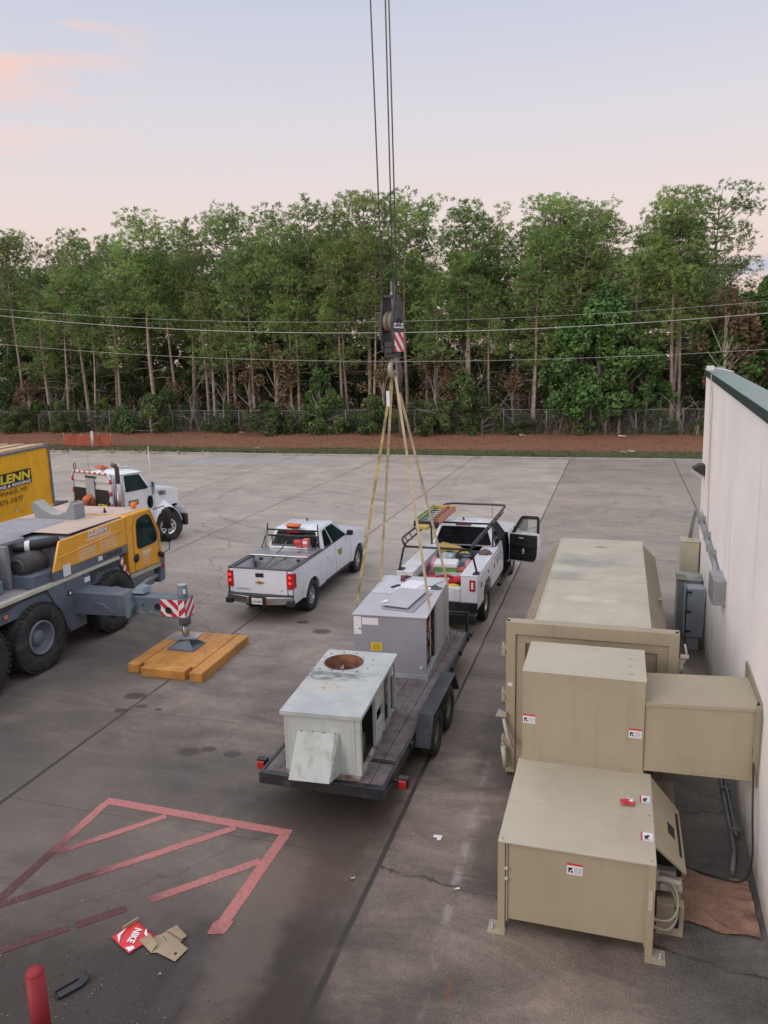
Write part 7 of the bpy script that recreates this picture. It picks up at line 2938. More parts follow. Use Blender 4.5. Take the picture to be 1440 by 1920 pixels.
for k, (a, b) in enumerate((('GULFPORT, MS', 'BATON ROUGE, LA'), ('HATTIESBURG, MS', 'MOBILE, AL'), ('OCEAN SPRINGS, MS', 'PASCAGOULA, MS'), ('228-475-1877', '251-479-1706'))):
    text(a, (CXR - .008, 13.98, 2.235 - .082 * k), (0, 1, 0), (0, 0, 1), .60, .054, INKW, 'lettering', cr_, world=True)
    text(b, (CXR - .008, 14.74, 2.255 - .082 * k), (0, 1, 0), (0, 0, 1), .60, .054, INKW, 'lettering', cr_, world=True)
# grey bodywork behind the yellow panel
mb = MB()
mb.hexa([(CXL, 13.45, 1.70), (CXR - .08, 13.45, 1.70), (CXR - .08, 15.70, 1.70), (CXL, 15.70, 1.70), (CXL, 13.6, 2.50), (CXR - .08, 13.6, 2.52), (CXR - .08, 15.70, 2.59), (CXL, 15.70, 2.56)])
mb.obj('engine_hood', M('crane_hood_grey', (.19, .215, .25), .5, var=.1, dirt=(.3, .29, .28), damt=.5, dscale=1.5), cr_, world=True, bevel=.02)
# boom rest
mb = MB()
yc0 = 15.2
mb.prism([(-13.55, yc0, 2.60), (-12.40, yc0, 2.60), (-12.40, yc0, 2.98), (-12.50, yc0, 3.02), (-12.66, yc0, 2.78), (-12.88, yc0, 2.70), (-13.12, yc0, 2.70), (-13.38, yc0, 2.84), (-13.58, yc0, 3.00), (-13.66, yc0, 2.96)], (0, .38, 0))
br_ = mb.obj('boom_rest', M('boom_rest_teal_grey', (.21, .25, .27), .5, var=.1, dirt=(.3, .3, .28), damt=.4), cr_, world=True, bevel=.012)
mb = MB()
for a, b in zip([(-12.50, 3.025), (-12.66, 2.785), (-12.88, 2.705), (-13.12, 2.705), (-13.38, 2.845)], [(-12.66, 2.785), (-12.88, 2.705), (-13.12, 2.705), (-13.38, 2.845), (-13.58, 3.005)]):
    mb.prism([(a[0], yc0 + .02, a[1]), (b[0], yc0 + .02, b[1]), (b[0], yc0 + .02, b[1] + .02), (a[0], yc0 + .02, a[1] + .02)], (0, .34, 0))
mb.obj('rest_pad', M('pale_pad', (.36, .36, .34), .7), br_, world=True)
# cab
cabprof = [(15.76, 1.17), (17.16, 1.12), (17.19, 1.25), (17.16, 1.95), (16.84, 2.59), (16.74, 2.63), (15.76, 2.63)]
mb = MB()
mb.prism([(CXR - .0, y, z) for y, z in cabprof], (CXL - CXR, 0, 0))
cab = mb.obj('cab', CYEL, cr_, world=True, bevel=.03, seg=3)
mb = MB()
mb.box(CXL + .06, CXR - .16, 15.80, 16.70, 2.632, 2.642)
mb.box(CXL + .06, CXR - .16, 13.9, 15.78, 2.60, 2.612)
mb.obj('dusty_roof', DUSTY, cr_, world=True)
win = rring([(16.12, 1.70), (16.98, 1.72), (16.99, 1.95), (16.70, 2.52), (16.16, 2.46)], .16, 5)
for (xx, d) in ((CXR + .002, .006), (CXL - .002, -.006)):
    mb = MB()
    mb.prism([(xx, y, z) for y, z in win], (d, 0, 0))
    wn_ = mb.obj('side_window', GLS2, cab, world=True)
    mb = MB()
    mb.tube([(xx + d / 2, y, z) for y, z in win], .014, n=4, closed=True)
    mb.obj('seal', BLACK, wn_, world=True)
mb = MB()
mb.prism([(CXR - .1, 17.165, 1.80), (CXL + .1, 17.165, 1.80), (CXL + .1, 16.86, 2.56), (CXR - .1, 16.86, 2.56)], (0, .02, .012))
mb.obj('windscreen', GLS, cab, world=True)
mb = MB()
mb.tube([(CXR + .004, 15.98, 1.19), (CXR + .004, 15.98, 2.3), (CXR + .004, 16.1, 2.54), (CXR + .004, 16.76, 2.55), (CXR + .004, 17.05, 1.95), (CXR + .004, 17.06, 1.19)], .006, n=4)
mb.obj('door_seam', M('seam_brown', (.2, .1, .02), .7), cab, world=True)
mb = MB()
mb.lathe([(0, .001), (0, .11), (.012, .11), (.012, .001)], (CXR + .001, 16.05, 1.50), 'x', 0, 20)
mb.obj('door_handle', BLACK, cab, world=True)
text('GLENN', (CXR + .002, 16.32, 1.52), (0, 1, 0), (0, 0, 1), .36, .085, INKW, 'lettering', cab, world=True, shear=.15, bold=.03)
for k in range(4):
    text(('CRANE & RIGGING', 'HAMMOND, LA', 'JACKSON, MS', '800-545-1877')[k], (CXR + .002, 16.30 + .015 * k, 1.45 - .062 * k), (0, 1, 0), (0, 0, 1), .38 - .03 * k, .035, INKW, 'lettering', cab, world=True)
mb = MB()
mb.prism([(CXR + .01, 15.78, 1.05), (CXR + .01, 17.18, 1.02), (CXR + .01, 17.18, 1.11), (CXR + .01, 15.78, 1.15)], (-2.72, 0, 0))
mb.obj('sill_stripe', BEIGE, cab, world=True)
mb = MB()
mb.prism([(CXR + .015, 16.98, .60), (CXR + .015, 17.22, .62), (CXR + .015, 17.28, 1.25), (CXR + .015, 17.10, 1.25), (CXR + .015, 17.06, 1.0)], (-2.73, 0, 0))
fb = mb.obj('front_bumper', CGREY, cr_, world=True, bevel=.02)
mb = MB()
mb.box(CXR + .014, CXR + .03, 17.10, 17.22, .95, 1.08)
mb.obj('corner_lamp', RED, fb, world=True, bevel=.008)
mb = MB()
mb.tube([(CXR - .1, 17.0, .78), (CXR - .05, 16.5, .80), (CXR - .05, 15.95, .72)], .07, n=10)
mb.box(CXR - .12, CXR + .0, 16.15, 16.3, .36, .72)
mb.box(CXR - .5, CXR - .1, 15.9, 16.9, .6, 1.05)
mb.obj('access_step', M('pale_step_metal', (.25, .27, .27), .5, .3), cr_, world=True)
mb = MB()
mb.lathe([(0, .07), (.09, .075), (.13, .04), (.13, .001)], (CXR - .35, 16.62, 2.665), 'z', 0, 16)
mb.obj('beacon', ORG, cr_, world=True)
mb = MB()
mb.tube([(CXR - .75, 16.0, 2.64), (CXR - .75, 15.98, 2.77)], [.04, .012], n=6)
mb.tube([(CXR - .05, 17.0, 2.55), (CXR + .18, 17.15, 2.62), (CXR + .22, 17.2, 2.50)], .014, n=6)
mb.box(CXR + .10, CXR + .32, 17.16, 17.24, 2.02, 2.52)
mb.tube([(CXR + .20, 17.2, 2.02), (CXR + .20, 17.22, 1.82)], .014, n=6)
mb.lathe([(0, .001), (0, .13), (.05, .13), (.07, .001)], (CXR + .22, 17.15, 1.80), (V(.3, -.9, -.3).normalized(), V(1, .3, 0).normalized(), V(0, -.3, 1).normalized()), 0, 16)
mb.tube([(CXR + .05, 17.12, 1.35), (CXR + .22, 17.2, 1.45), (CXR + .24, 17.2, 1.8)], .014, n=6)
mb.lathe([(0, .001), (0, .085), (.04, .085), (.06, .001)], (CXR + .06, 17.05, 1.36), (V(.3, -.9, -.3).normalized(), V(1, .3, 0).normalized(), V(0, -.3, 1).normalized()), 0, 14)
mb.obj('mirror', BLACK, cr_, world=True)
# wheels
CRIM = M('crane_wheel_grey', (.16, .18, .21), .45, var=.12, dirt=(.2, .18, .15), damt=.4)
for y in (9.2, 10.84, 12.48, 14.97):
    wheel(cr_, (CXR - .10, y, .735), .735, .44, .36, 1, 'deep', CRIM, world=True, lug=True)
    wheel(cr_, (CXL + .10, y, .735), .735, .44, .36, -1, 'deep', CRIM, world=True, lug=True)
# outriggers
mb = MB()
mb.box(CXR - .5, CXR + .03, 13.42, 13.98, .52, 1.655)
mb.prism([(CXR + .02, 13.42, 1.655), (CXR + .02, 12.85, 1.655), (CXR + .02, 13.2, 1.0), (CXR + .02, 13.42, .52)], (-.25, 0, 0))
ob = mb.obj('outrigger_box', CGREY, cr_, world=True, bevel=.01)
mb = MB()
mb.box(CXR + .031, CXR + .036, 13.45, 13.58, 1.32, 1.44)
mb.obj('black_emblem_plate', SIGNK, ob, world=True)
mb = MB()
mb.prism([(CXR + .038, 13.48, 1.36), (CXR + .038, 13.53, 1.34), (CXR + .038, 13.56, 1.38), (CXR + .038, 13.52, 1.42)], (.002, 0, 0))
mb.obj('emblem', INKW, ob, world=True)
mb = MB()
mb.hexa([(CXR, 13.62, .86), (-10.08, 13.72, .86), (-10.08, 14.20, .86), (CXR, 14.20, .86), (CXR, 13.62, 1.36), (-10.08, 13.72, 1.34), (-10.08, 14.20, 1.34), (CXR, 14.20, 1.36)])
mb.obj('outrigger_beam', CGREY, cr_, world=True, bevel=.008)
mb = MB()
mb.prism([(-10.10, 13.66, .84), (-10.02, 13.66, .84), (-9.92, 13.66, 1.1), (-9.98, 13.66, 1.30), (-10.04, 13.66, 1.44), (-10.12, 13.66, 1.40)], (0, .6, 0))
mb.prism([(-10.04, 13.80, 1.36), (-9.72, 13.84, 1.36), (-9.78, 13.9, 1.46), (-9.95, 13.9, 1.50)], (0, .28, 0))
mb.obj('beam_collar', M('collar_teal_grey', (.14, .19, .22), .45, var=.1), cr_, world=True, bevel=.012)
mb = MB()
mb.box(-10.02, -8.70, 13.78, 14.14, .89, 1.32)
bm = mb.obj('extension_beam', CGREY, cr_, world=True, bevel=.01)
mb = MB()
hazard(mb, (-9.30, 13.779, .92), (1, 0, 0), (0, 0, 1), .44, .38, 3, 1.1, flip=True)
hazard(mb, (-8.86, 13.778, .92), (1, 0, 0), (0, 0, 1), .15, .38, 2, 1.1, flip=False)
hazard(mb, (-8.699, 13.79, .92), (0, 1, 0), (0, 0, 1), .34, .38, 3, 1.1, flip=False)
mb.obj('warning_stripes', [HZW, HZR], bm, world=True)
mb = MB()
for x in (-9.36, -9.10):
    mb.lathe([(0, .001), (0, .075), (.012, .075)], (x, 13.772, 1.12 if x < -9.2 else 1.06), (V(0, -1, 0), V(1, 0, 0), V(0, 0, 1)), 0, 20)
mb.lathe([(0, .001), (0, .02), (.004, .02)], (-9.72, 13.776, 1.14), (V(0, -1, 0), V(1, 0, 0), V(0, 0, 1)), 0, 10)
mb.obj('pin_hole', DARK, bm, world=True)
mb = MB()
for (x0, x1) in ((-10.9, -10.4), (-9.95, -9.7), (-9.6, -9.25)):
    mb.tube([(x0, 13.66 if x0 < -10 else 13.775, 1.15 if x0 < -10 else 1.0), ((x0 + x1) / 2, 13.66 if x0 < -10 else 13.775, 1.12 if x0 < -10 else .98), (x1, 13.68 if x0 < -10 else 13.775, .92)], .010, n=5)
mb.obj('edge_weld', M('pale_weld', (.22, .25, .28), .5), cr_, world=True)
jx, jy = -8.84, 13.96
mb = MB()
mb.lathe([(1.30, .105), (1.60, .105), (1.60, .001)], (jx, jy, 0), 'z', 0, 24)
jk = mb.obj('jack_housing', CGREY, cr_, world=True)
mb = MB()
mb.lathe([(.72, .001), (.72, .13), (.90, .13)], (jx, jy, 0), 'z', 0, 24)
mb.obj('jack_sleeve', CGREY, cr_, world=True)
mb = MB()
mb.lathe([(1.601, .10), (1.606, .001)], (jx, jy, 0), 'z', 0, 24)
mb.obj('jack_cap', M('pale_cap', (.38, .40, .43), .5), jk, world=True)
mb = MB()
mb.prism([(jx + .06, jy - .092, 1.42), (jx + .11, jy - .06, 1.42), (jx + .11, jy - .06, 1.52), (jx + .06, jy - .092, 1.52)], (.006, -.012, 0))
mb.obj('label', SIGNW, jk, world=True)
mb = MB()
mb.tube([(jx, jy, .22), (jx, jy, .75)], .075, n=20)
mb.obj('jack_rod', M('dull_steel_rod', (.25, .25, .26), .35, .7), cr_, world=True)
mb = MB()
mb.prism([(jx - .34, jy - .22, .40), (jx + .30, jy - .04, .40), (jx + .34, jy + .12, .46), (jx - .26, jy - .02, .46)], (0, 0, .03))
mb.obj('float_catch_plate', GALV, cr_, world=True)
mb = MB()
zb = .192
mb.box(jx - .32, jx + .30, jy - .26, jy + .28, zb, zb + .03)
for (dx, dy) in ((-.30, -.24), (.28, -.24), (.28, .26), (-.30, .26)):
    a = Vector((jx + dx, jy + dy, zb + .03))
    b = Vector((jx + dx * .2, jy + dy * .2, zb + .24))
    t_ = Vector((-dy, dx, 0)).normalized() * .015
    mb.prism([a - t_, b - t_, Vector((b.x, b.y, zb + .03)) - t_], t_ * 2)
mb.prism([(jx - .30, jy - .245, zb + .03), (jx + .28, jy - .245, zb + .03), (jx + .06, jy - .06, zb + .2), (jx - .06, jy - .06, zb + .2)], (0, .01, 0))
mb.lathe([(.03, .09), (.26, .09)], (jx, jy, zb), 'z', 0, 16)
mb.obj('outrigger_foot', CGREY, cr_, world=True)
# silencer, air intake
mb = MB()
mb.lathe([(0, .001), (0, .20), (.05, .25), (.30, .24), (.34, .25), (.62, .25), (.66, .22), (.72, .001)], (-11.93, 12.72, 2.14), 'y', 0, 28)
mb.lathe([(-.06, .16), (-.02, .20)], (-11.93, 12.72, 2.14), 'y', 0, 24)
mb.obj('silencer', M('sooty_silencer', (.05, .047, .045), .6, var=.4, dirt=(.13, .11, .09), damt=.5), cr_, world=True)
mb = MB()
mb.tube([(-12.35, 13.1, 2.44), (-12.05, 13.25, 2.47), (-11.75, 13.45, 2.50), (-11.58, 13.62, 2.54)], [.11, .12, .12, .10], n=14)
mb.obj('air_intake', BLACK, cr_, world=True)
mb = MB()
mb.lathe([(0, .125), (.10, .125)], (-12.12, 13.2, 2.46), (V(.85, .5, .08).normalized(), V(-.5, .85, 0).normalized(), V(0, 0, 1)), 0, 16)
mb.obj('intake_band', SIGNW, cr_, world=True)
mb = MB()
mb.box(-12.2, CXR - .1, 12.62, 13.44, 1.70, 1.98)
mb.obj('tool_locker', CGREY, cr_, world=True, bevel=.015)
# louvred housing
LG = M('louvre_housing_grey', (.20, .205, .225), .5, var=.08, dirt=(.13, .14, .16), damt=.5)
lx_ = -12.22
mb = MB()
mb.hexa([(-13.7, 9.4, 1.70), (lx_, 9.4, 1.70), (lx_, 12.55, 1.70), (-13.7, 12.55, 1.70), (-13.7, 9.4, 2.46), (lx_ - .05, 9.4, 2.46), (lx_ - .05, 12.45, 2.50), (-13.7, 12.45, 2.50)])
lv = mb.obj('louvred_housing', LG, cr_, world=True, bevel=.02)
mb = MB()
for (y0, y1, za, nn) in ((11.95, 12.42, 2.05, 6), (11.35, 11.80, 2.10, 6), (10.75, 11.2, 2.10, 6), (11.95, 12.42, 1.80, 3), (11.35, 11.8, 1.80, 3), (10.75, 11.2, 1.8, 3)):
    for k in range(nn):
        z = za + .055 * k
        mb.hexa([(lx_ - .03, y0, z), (lx_ + .014, y0, z), (lx_ + .014, y1, z), (lx_ - .03, y1, z), (lx_ - .03, y0, z + .022), (lx_ + .001, y0, z + .022), (lx_ + .001, y1, z + .022), (lx_ - .03, y1, z + .022)])
mb.obj('louvre', BLACK, lv, world=True)
mb = MB()
mb.box(-12.24, -12.0, 12.50, 12.60, 1.7, 2.62)
mb.obj('housing_post', LG, cr_, world=True, bevel=.01)
mb = MB()
mb.hexa([(-14.1, 9.0, 2.48), (-12.5, 9.0, 2.48), (-12.4, 13.5, 2.50), (-14.1, 13.5, 2.50), (-14.1, 9.0, 2.60), (-12.5, 9.0, 2.60), (-12.4, 13.5, 2.60), (-14.1, 13.5, 2.60)])
mb.hexa([(-13.9, 12.0, 2.602), (-12.5, 12.0, 2.602), (-12.5, 15.0, 2.602), (-13.9, 15.0, 2.602), (-13.9, 12.2, 2.64), (-12.6, 12.2, 2.64), (-12.6, 15.0, 2.65), (-13.9, 15.0, 2.65)])
mb.obj('upper_cover', M('dusty_lilac_cover', (.29, .275, .30), .6, var=.1, dirt=(.18, .19, .21), damt=.5), cr_, world=True, bevel=.02)
mb = MB()
mb.hexa([(-12.25, 9.5, 1.70), (-11.66, 9.5, 1.70), (-11.78, 12.0, 1.70), (-12.2, 12.3, 1.70), (-12.3, 9.5, 2.02), (-11.75, 9.5, 1.98), (-11.86, 11.8, 1.88), (-12.2, 12.1, 1.90)])
mb.box(-12.2, -11.95, 12.0, 12.3, 1.7, 1.98)
mb.obj('slewing_guard', M('guard_teal_grey', (.13, .18, .21), .5, var=.12, dirt=(.22, .23, .22), damt=.4), cr_, world=True, bevel=.04, seg=3)
mb = MB()
for (y, x) in ((11.3, -11.66), (10.9, -11.6), (11.9, -11.62)):
    mb.lathe([(0, .045), (.02, .045), (.02, .001)], (x, y, 1.70), 'z', 0, 12)
mb.box(-11.9, -11.58, 10.2, 10.26, 1.70, 1.76)
mb.obj('deck_fitting', GALV, cr_, world=True)

# ---------------------------------------------------------------- container on a low trailer
CR8 = R(8)
ct = thing('shipping_container', 'yellow corrugated open-top container with grey corner posts on a low trailer', 'container', (0, 0, .66), CR8)
ca, sa = math.cos(CR8), math.sin(CR8)
ct.location = (-21.54 - 1.22 * ca + 6.1 * sa, 25.35 - 1.22 * sa - 6.1 * ca, .66)
mb = MB()
yy = -5.95
v = []
k = 0
pts = []
while yy < 5.95:
    for (dy, dx) in ((0, 0), (.07, -.036), (.14, -.036), (.21, 0)):
        pts.append((1.20 + dx, yy + dy))
    yy += .28
for s in (1, -1):
    vv = []
    for (x, y) in pts:
        vv += [(s * x, min(y, 5.95), .16), (s * x, min(y, 5.95), 2.42)]
    mb.add(vv, [(2 * i, 2 * i + 2, 2 * i + 3, 2 * i + 1) for i in range(len(pts) - 1)])
mb.box(-1.17, 1.17, 5.94, 5.97, .16, 2.42)
mb.box(-1.17, 1.17, -5.97, -5.94, .16, 2.42)
mb.obj('side_wall', CONT, ct)
CFR = M('container_frame_grey', (.12, .145, .18), .5, var=.12, dirt=(.22, .2, .17), damt=.4)
mb = MB()
for s in (1, -1):
    for t in (1, -1):
        mb.box(s * 1.08, s * 1.22, t * 5.96, t * 6.1, .0, 2.55)
    mb.box(s * 1.16, s * 1.22, -5.95, 5.95, 2.42, 2.50)
for t in (1, -1):
    mb.box(-1.07, 1.07, t * 6.0, t * 6.08, 2.40, 2.50)
    mb.box(-1.07, 1.07, t * 6.0, t * 6.08, .0, .16)
mb.obj('frame', CFR, ct, bevel=.01)
mb = MB()
for s in (1, -1):
    mb.box(s * 1.14, s * 1.22, -5.95, 5.95, .0, .16)
mb.obj('bottom_rail', CONT, ct)
for i in range(9):
    mb = MB()
    x = -1.02 + i * .255
    mb.hexa([(x - .07, -5.9, 2.46), (x + .07, -5.9, 2.46), (x + .07 + .03 * math.sin(i), 5.9, 2.46), (x - .07 + .03 * math.sin(i), 5.9, 2.46), (x - .07, -5.9, 2.54 + .02 * (i % 3)), (x + .07, -5.9, 2.54 + .02 * (i % 3)), (x + .07 + .03 * math.sin(i), 5.9, 2.54 + .02 * (i % 3)), (x - .07 + .03 * math.sin(i), 5.9, 2.54 + .02 * (i % 3))])
    mb.obj('timber_beam', M('pale_pine_beam', (.55, .40, .24), .8, var=.15, scale=4), ct)
mb = MB()
mb.box(1.202, 1.222, 2.2, 4.72, 1.24, 1.78)
sg_ = mb.obj('name_sign', SIGNK, ct)
text('GLENN', (1.224, 2.3, 1.41), (0, 1, 0), (0, 0, 1), 2.3, .32, INKY, 'lettering', sg_, shear=.2, bold=.035)
text('CRANE & RIGGING', (1.224, 2.25, 1.26), (0, 1, 0), (0, 0, 1), 2.38, .11, INKW, 'lettering', sg_, shear=.1, bold=.03)
BRN = M('dark_brown_print', (.10, .05, .01), .6)
text('OCEAN SPRINGS, MS', (1.206, 1.30, .97), (0, 1, 0), (0, 0, 1), 3.12, .17, BRN, 'lettering', ct)
text('228-475-1877', (1.206, 1.95, .67), (0, 1, 0), (0, 0, 1), 2.15, .18, BRN, 'lettering', ct)
mb = MB()
mb.lathe([(0, .001), (0, .07), (.01, .07)], (1.206, 3.6, .38), (V(1, 0, 0), V(0, 1, 0), V(0, 0, 1)), 0, 14)
mb.obj('vent_cap', M('cream_vent', (.6, .55, .4), .5), ct)
lt_ = thing('low_trailer', 'low trailer mostly hidden under the yellow container', 'trailer', (ct.location.x, ct.location.y, 0), CR8)
mb = MB()
mb.box(-1.25, 1.25, -6.2, 6.3, .52, .655)
mb.box(-.5, .5, 5.0, 8.2, .45, .52)
mb.obj('deck', M('black_trailer_deck', (.04, .04, .045), .7), lt_, bevel=.01)
for y in (-4.9, -3.8, 2.0, 3.1):
    for s in (1, -1):
        wheel(lt_, (s * 1.02, y, .26), .26, .22, .14, s, 'steel')
# equipment rack between container and crane
rk2 = thing('rigging_trailer', 'dark trailer of rigging gear with a yellow tube frame between crane and container', 'trailer', (-17.6, 19.6, 0), R(8))
mb = MB()
mb.box(-1.2, 1.2, -4.5, 2.6, .72, .90)
for y in (-3.6, -2.4, .4, 1.6):
    mb.box(-1.2, 1.2, y, y + .12, .6, .72)
mb.obj('deck', M('black_trailer_deck', (.04, .04, .045), .7), rk2, bevel=.01)
for y in (-3.0, -1.8):
    for s in (1, -1):
        wheel(rk2, (s * 1.0, y, .45), .45, .25, .25, s, 'steel')
mb = MB()
random.seed(14)
for k in range(10):
    x, y = random.uniform(-1, .7), random.uniform(-4.2, 1.6)
    mb.box(x, x + random.uniform(.3, .6), y, y + random.uniform(.4, 1.1), .901, .93 + random.uniform(.15, .5))
for k in range(5):
    x, y = random.uniform(-1, 1), random.uniform(-4.2, 1.6)
    mb.tube([(x, y, 1.2), (x + .2, y + 1.2, 1.25)], random.uniform(.06, .13), n=10)
mb.obj('rigging_gear', M('black_rigging', (.022, .023, .027), .5, var=.5, scale=4), rk2, bevel=.02)
mb = MB()
mb.box(-.25, .15, .6, .9, 1.30, 1.52)
mb.obj('white_block', M('pale_grey_block', (.42, .43, .44), .6), rk2, bevel=.02)
mb = MB()
for x in (.15, 1.1):
    mb.tube([(x, -2.8, 1.45), (x, 2.5, 1.45)], .035, n=8)
for y in (-2.8, -.9, 1.0, 2.5):
    mb.tube([(.15, y, 1.45), (1.1, y, 1.45)], .035, n=8)
    mb.tube([(1.1, y, .9), (1.1, y, 1.45)], .035, n=8)
    mb.tube([(.15, y, .9), (.15, y, 1.45)], .035, n=8)
mb.obj('yellow_tube_frame', M('yellow_tube', (.62, .32, .05), .5, var=.15), rk2)
# red-orange hose reel on the rack
rr2 = thing('hose_reel', 'small orange and white reel standing left of the crane boom rest', 'reel', (-17.0, 21.6, 1.3), .4)
mb = MB()
mb.lathe([(-.09, .001), (-.09, .20), (-.07, .20), (-.06, .1), (.06, .1), (.07, .20), (.09, .20), (.09, .001)], (0, 0, .45), 'y', 0, 20)
mb.obj('drum', M('reel_orange', (.65, .14, .03), .5, var=.3), rr2)
mb = MB()
mb.lathe([(-.05, .15), (.05, .15)], (0, 0, .45), 'y', 0, 20)
mb.obj('wound_hose', SIGNW, rr2)
mb = MB()
mb.box(-.05, .05, -.13, .13, -.4, .3)
mb.obj('stand', BLKP, rr2)

# ---------------------------------------------------------------- white truck tractor
tt = thing('truck_tractor', 'white semi truck tractor with polished wheels and a chrome stack behind the crane', 'truck', (-16.29, 23.86, 0), R(-18))
WT = M('white_tractor_paint', (.74, .75, .78), .25, var=.03, coat=.5)
mb = MB()
mb.hexa([(-.98, -1.78, 1.0), (.98, -1.78, 1.0), (.98, -.42, 1.0), (-.98, -.42, 1.0), (-.98, -1.78, 2.02), (.98, -1.78, 2.02), (.98, -.42, 2.02), (-.98, -.42, 2.02)])
mb.hexa([(-.98, -1.78, 2.02), (.98, -1.78, 2.02), (.98, -.44, 2.02), (-.98, -.44, 2.02), (-.88, -1.74, 2.60), (.88, -1.74, 2.60), (.88, -.80, 2.60), (-.88, -.80, 2.60)])
mb.obj('cab', WT, tt, bevel=.05, seg=3)
mb = MB()
mb.grid(lambda u, v: ((u * 2 - 1) * .90, -1.76 + 1.06 * v, 2.585 + .12 * (1 - abs(u * 2 - 1) ** 2.5) * (1 - abs(v * 2 - 1) ** 4)), 16, 12, 0, True, True)
mb.obj('cab_roof', WT, tt)
qr = [Vector(p) for p in ((.982, -1.76, 2.0), (.982, -.46, 2.0), (.882, -.80, 2.60), (.882, -1.72, 2.60))]
pane(qr, rring([(.14, -.02), (.84, .0), (.80, .84), (.18, .88)], .06), .012, 'side_window', tt, GLS2)
ql = [Vector(p) for p in ((-.982, -.46, 2.0), (-.982, -1.76, 2.0), (-.882, -1.72, 2.60), (-.882, -.80, 2.60))]
pane(ql, rring([(.16, 0), (.86, -.02), (.82, .88), (.20, .84)], .06), .012, 'side_window', tt, GLS2)
qf = [Vector(p) for p in ((.96, -.43, 2.02), (-.96, -.43, 2.02), (-.86, -.79, 2.60), (.86, -.79, 2.60))]
pane(qf, rring([(.04, .06), (.96, .06), (.96, .90), (.04, .90)], .05), .012, 'windscreen', tt)
mb = MB()
mb.tube([(.985, -1.66, 1.05), (.985, -1.66, 1.98), (.90, -1.62, 2.56), (.90, -.84, 2.54), (.985, -.5, 1.98), (.985, -.5, 1.05)], .007, n=4)
mb.obj('door_seam', M('seam_grey', (.3, .3, .32), .6), tt)
dc = decal(tt, .985, -1.50, 1.50, .40, .17)
mb = MB()
mb.lathe([(0, .001), (0, .16), (.02, .16), (.02, .001)], (.985, -.62, 1.50), (V(1, 0, 0), V(0, .75, 0), V(0, 0, 1.4)), 0, 20)
mb.obj('round_hatch_window', GLS, tt)
# bonnet and fenders
mb = MB()


def hood2(u, v):
    t = u * 2 - 1
    hw = .88 - .20 * v - .05 * v * v
    z = 2.02 - .20 * v - .10 * v ** 3
    y = -.44 + 1.35 * v
    side = max(0, (abs(t) - .6) / .4)
    x = hw * min(1, abs(t) / .72) * (1 if t > 0 else -1)
    zz = z + .07 * (1 - min(1, abs(t) / .72) ** 2) - (z - 1.2) * (max(0, abs(t) - .72) / .28)
    return (x, y, zz)


mb.grid(hood2, 40, 14, 0, True, True)
mb.add([hood2(i / 40, 1.0) for i in range(41)], [tuple(range(41))], 0)
mb.obj('bonnet', WT, tt)
mb = MB()
mb.prism([(-.5, .915, 1.0), (.5, .915, 1.0), (.5, .90, 1.72), (-.5, .90, 1.72)], (0, .06, 0))
mb.obj('grille', CHROME, tt, bevel=.02)
for s in (1, -1):
    mb = MB()
    rF = .60
    pr = []
    for k in range(15):
        an = R(195 - 185 * k / 14)
        pr.append((rF * math.cos(an), .52 + rF * math.sin(an)))

    def fend(u, v):
        k = u * 14
        i = min(13, int(k))
        a = pr[i]
        b = pr[i + 1]
        y = a[0] + (b[0] - a[0]) * (k - i)
        z = a[1] + (b[1] - a[1]) * (k - i)
        an = math.atan2(z - .52, y)
        grow = 1 + .16 * math.sin(math.pi * v * .5 + .5) * max(0, math.sin(an))
        return (s * (1.16 - .55 * v - .03 * (1 - v)), y * (1 + .12 * v), .52 + (z - .52) * grow + (.10 + .25 * v) * max(0, math.sin(an)) * v + .06 * max(0, math.sin(an)))
    mb.grid(fend, 28, 10, 0, True, s < 0)
    mb.obj('fender', WT, tt, solid=.03)
    mb = MB()
    mb.box(s * .62, s * 1.12, .70, .82, .86, 1.12)
    fl = mb.obj('headlight', M('headlight_lens', (.5, .52, .55), .1), tt, bevel=.04)
    mb = MB()
    mb.hexa([(s * .55, -.40, 1.0), (s * .98, -.40, 1.0), (s * 1.05, -.28, 1.0), (s * .55, .5, 1.0), (s * .6, -.40, 1.98), (s * .93, -.40, 1.98), (s * .80, .2, 1.3), (s * .6, .5, 1.3)] if s > 0 else
            [(s * .98, -.40, 1.0), (s * .55, -.40, 1.0), (s * .55, .5, 1.0), (s * 1.05, -.28, 1.0), (s * .93, -.40, 1.98), (s * .6, -.40, 1.98), (s * .6, .5, 1.3), (s * .80, .2, 1.3)])
    mb.obj('cowl', WT, tt, bevel=.04, seg=3)
    mb = MB()
    xx = s * .862
    mb.hexa([(xx, -.16, 1.66), (xx + s * .03, -.16, 1.66), (xx + s * .0, .20, 1.62), (xx - s * .03, .20, 1.62), (xx, -.16, 1.82), (xx + s * .03, -.16, 1.82), (xx, .20, 1.78), (xx - s * .03, .20, 1.78)])
    vt = mb.obj('side_vent', GALV, tt, bevel=.008)
    mb = MB()
    for k in range(3):
        mb.box(xx + s * .02, xx + s * .036, -.12, .05, 1.67 + .05 * k, 1.69 + .05 * k)
    mb.obj('vent_slot', BLACK, vt)
mb = MB()
mb.box(-.6, .6, -1.7, .85, .55, 1.15)
mb.obj('engine_bay', DARK, tt)
mb = MB()
mb.box(-1.12, 1.12, .74, .90, .42, .84)
mb.obj('front_bumper', BLKP, tt, bevel=.03)
mb = MB()
mb.box(-.45, -.35, -6.9, -1.7, .72, .98)
mb.box(.35, .45, -6.9, -1.7, .72, .98)
for y in (-6.8, -5.8, -4.6, -3.0):
    mb.box(-.35, .35, y, y + .1, .74, .96)
mb.box(-.4, .4, -5.6, -4.6, .985, 1.12)
mb.obj('chassis_rail', BLKP, tt)
mb = MB()
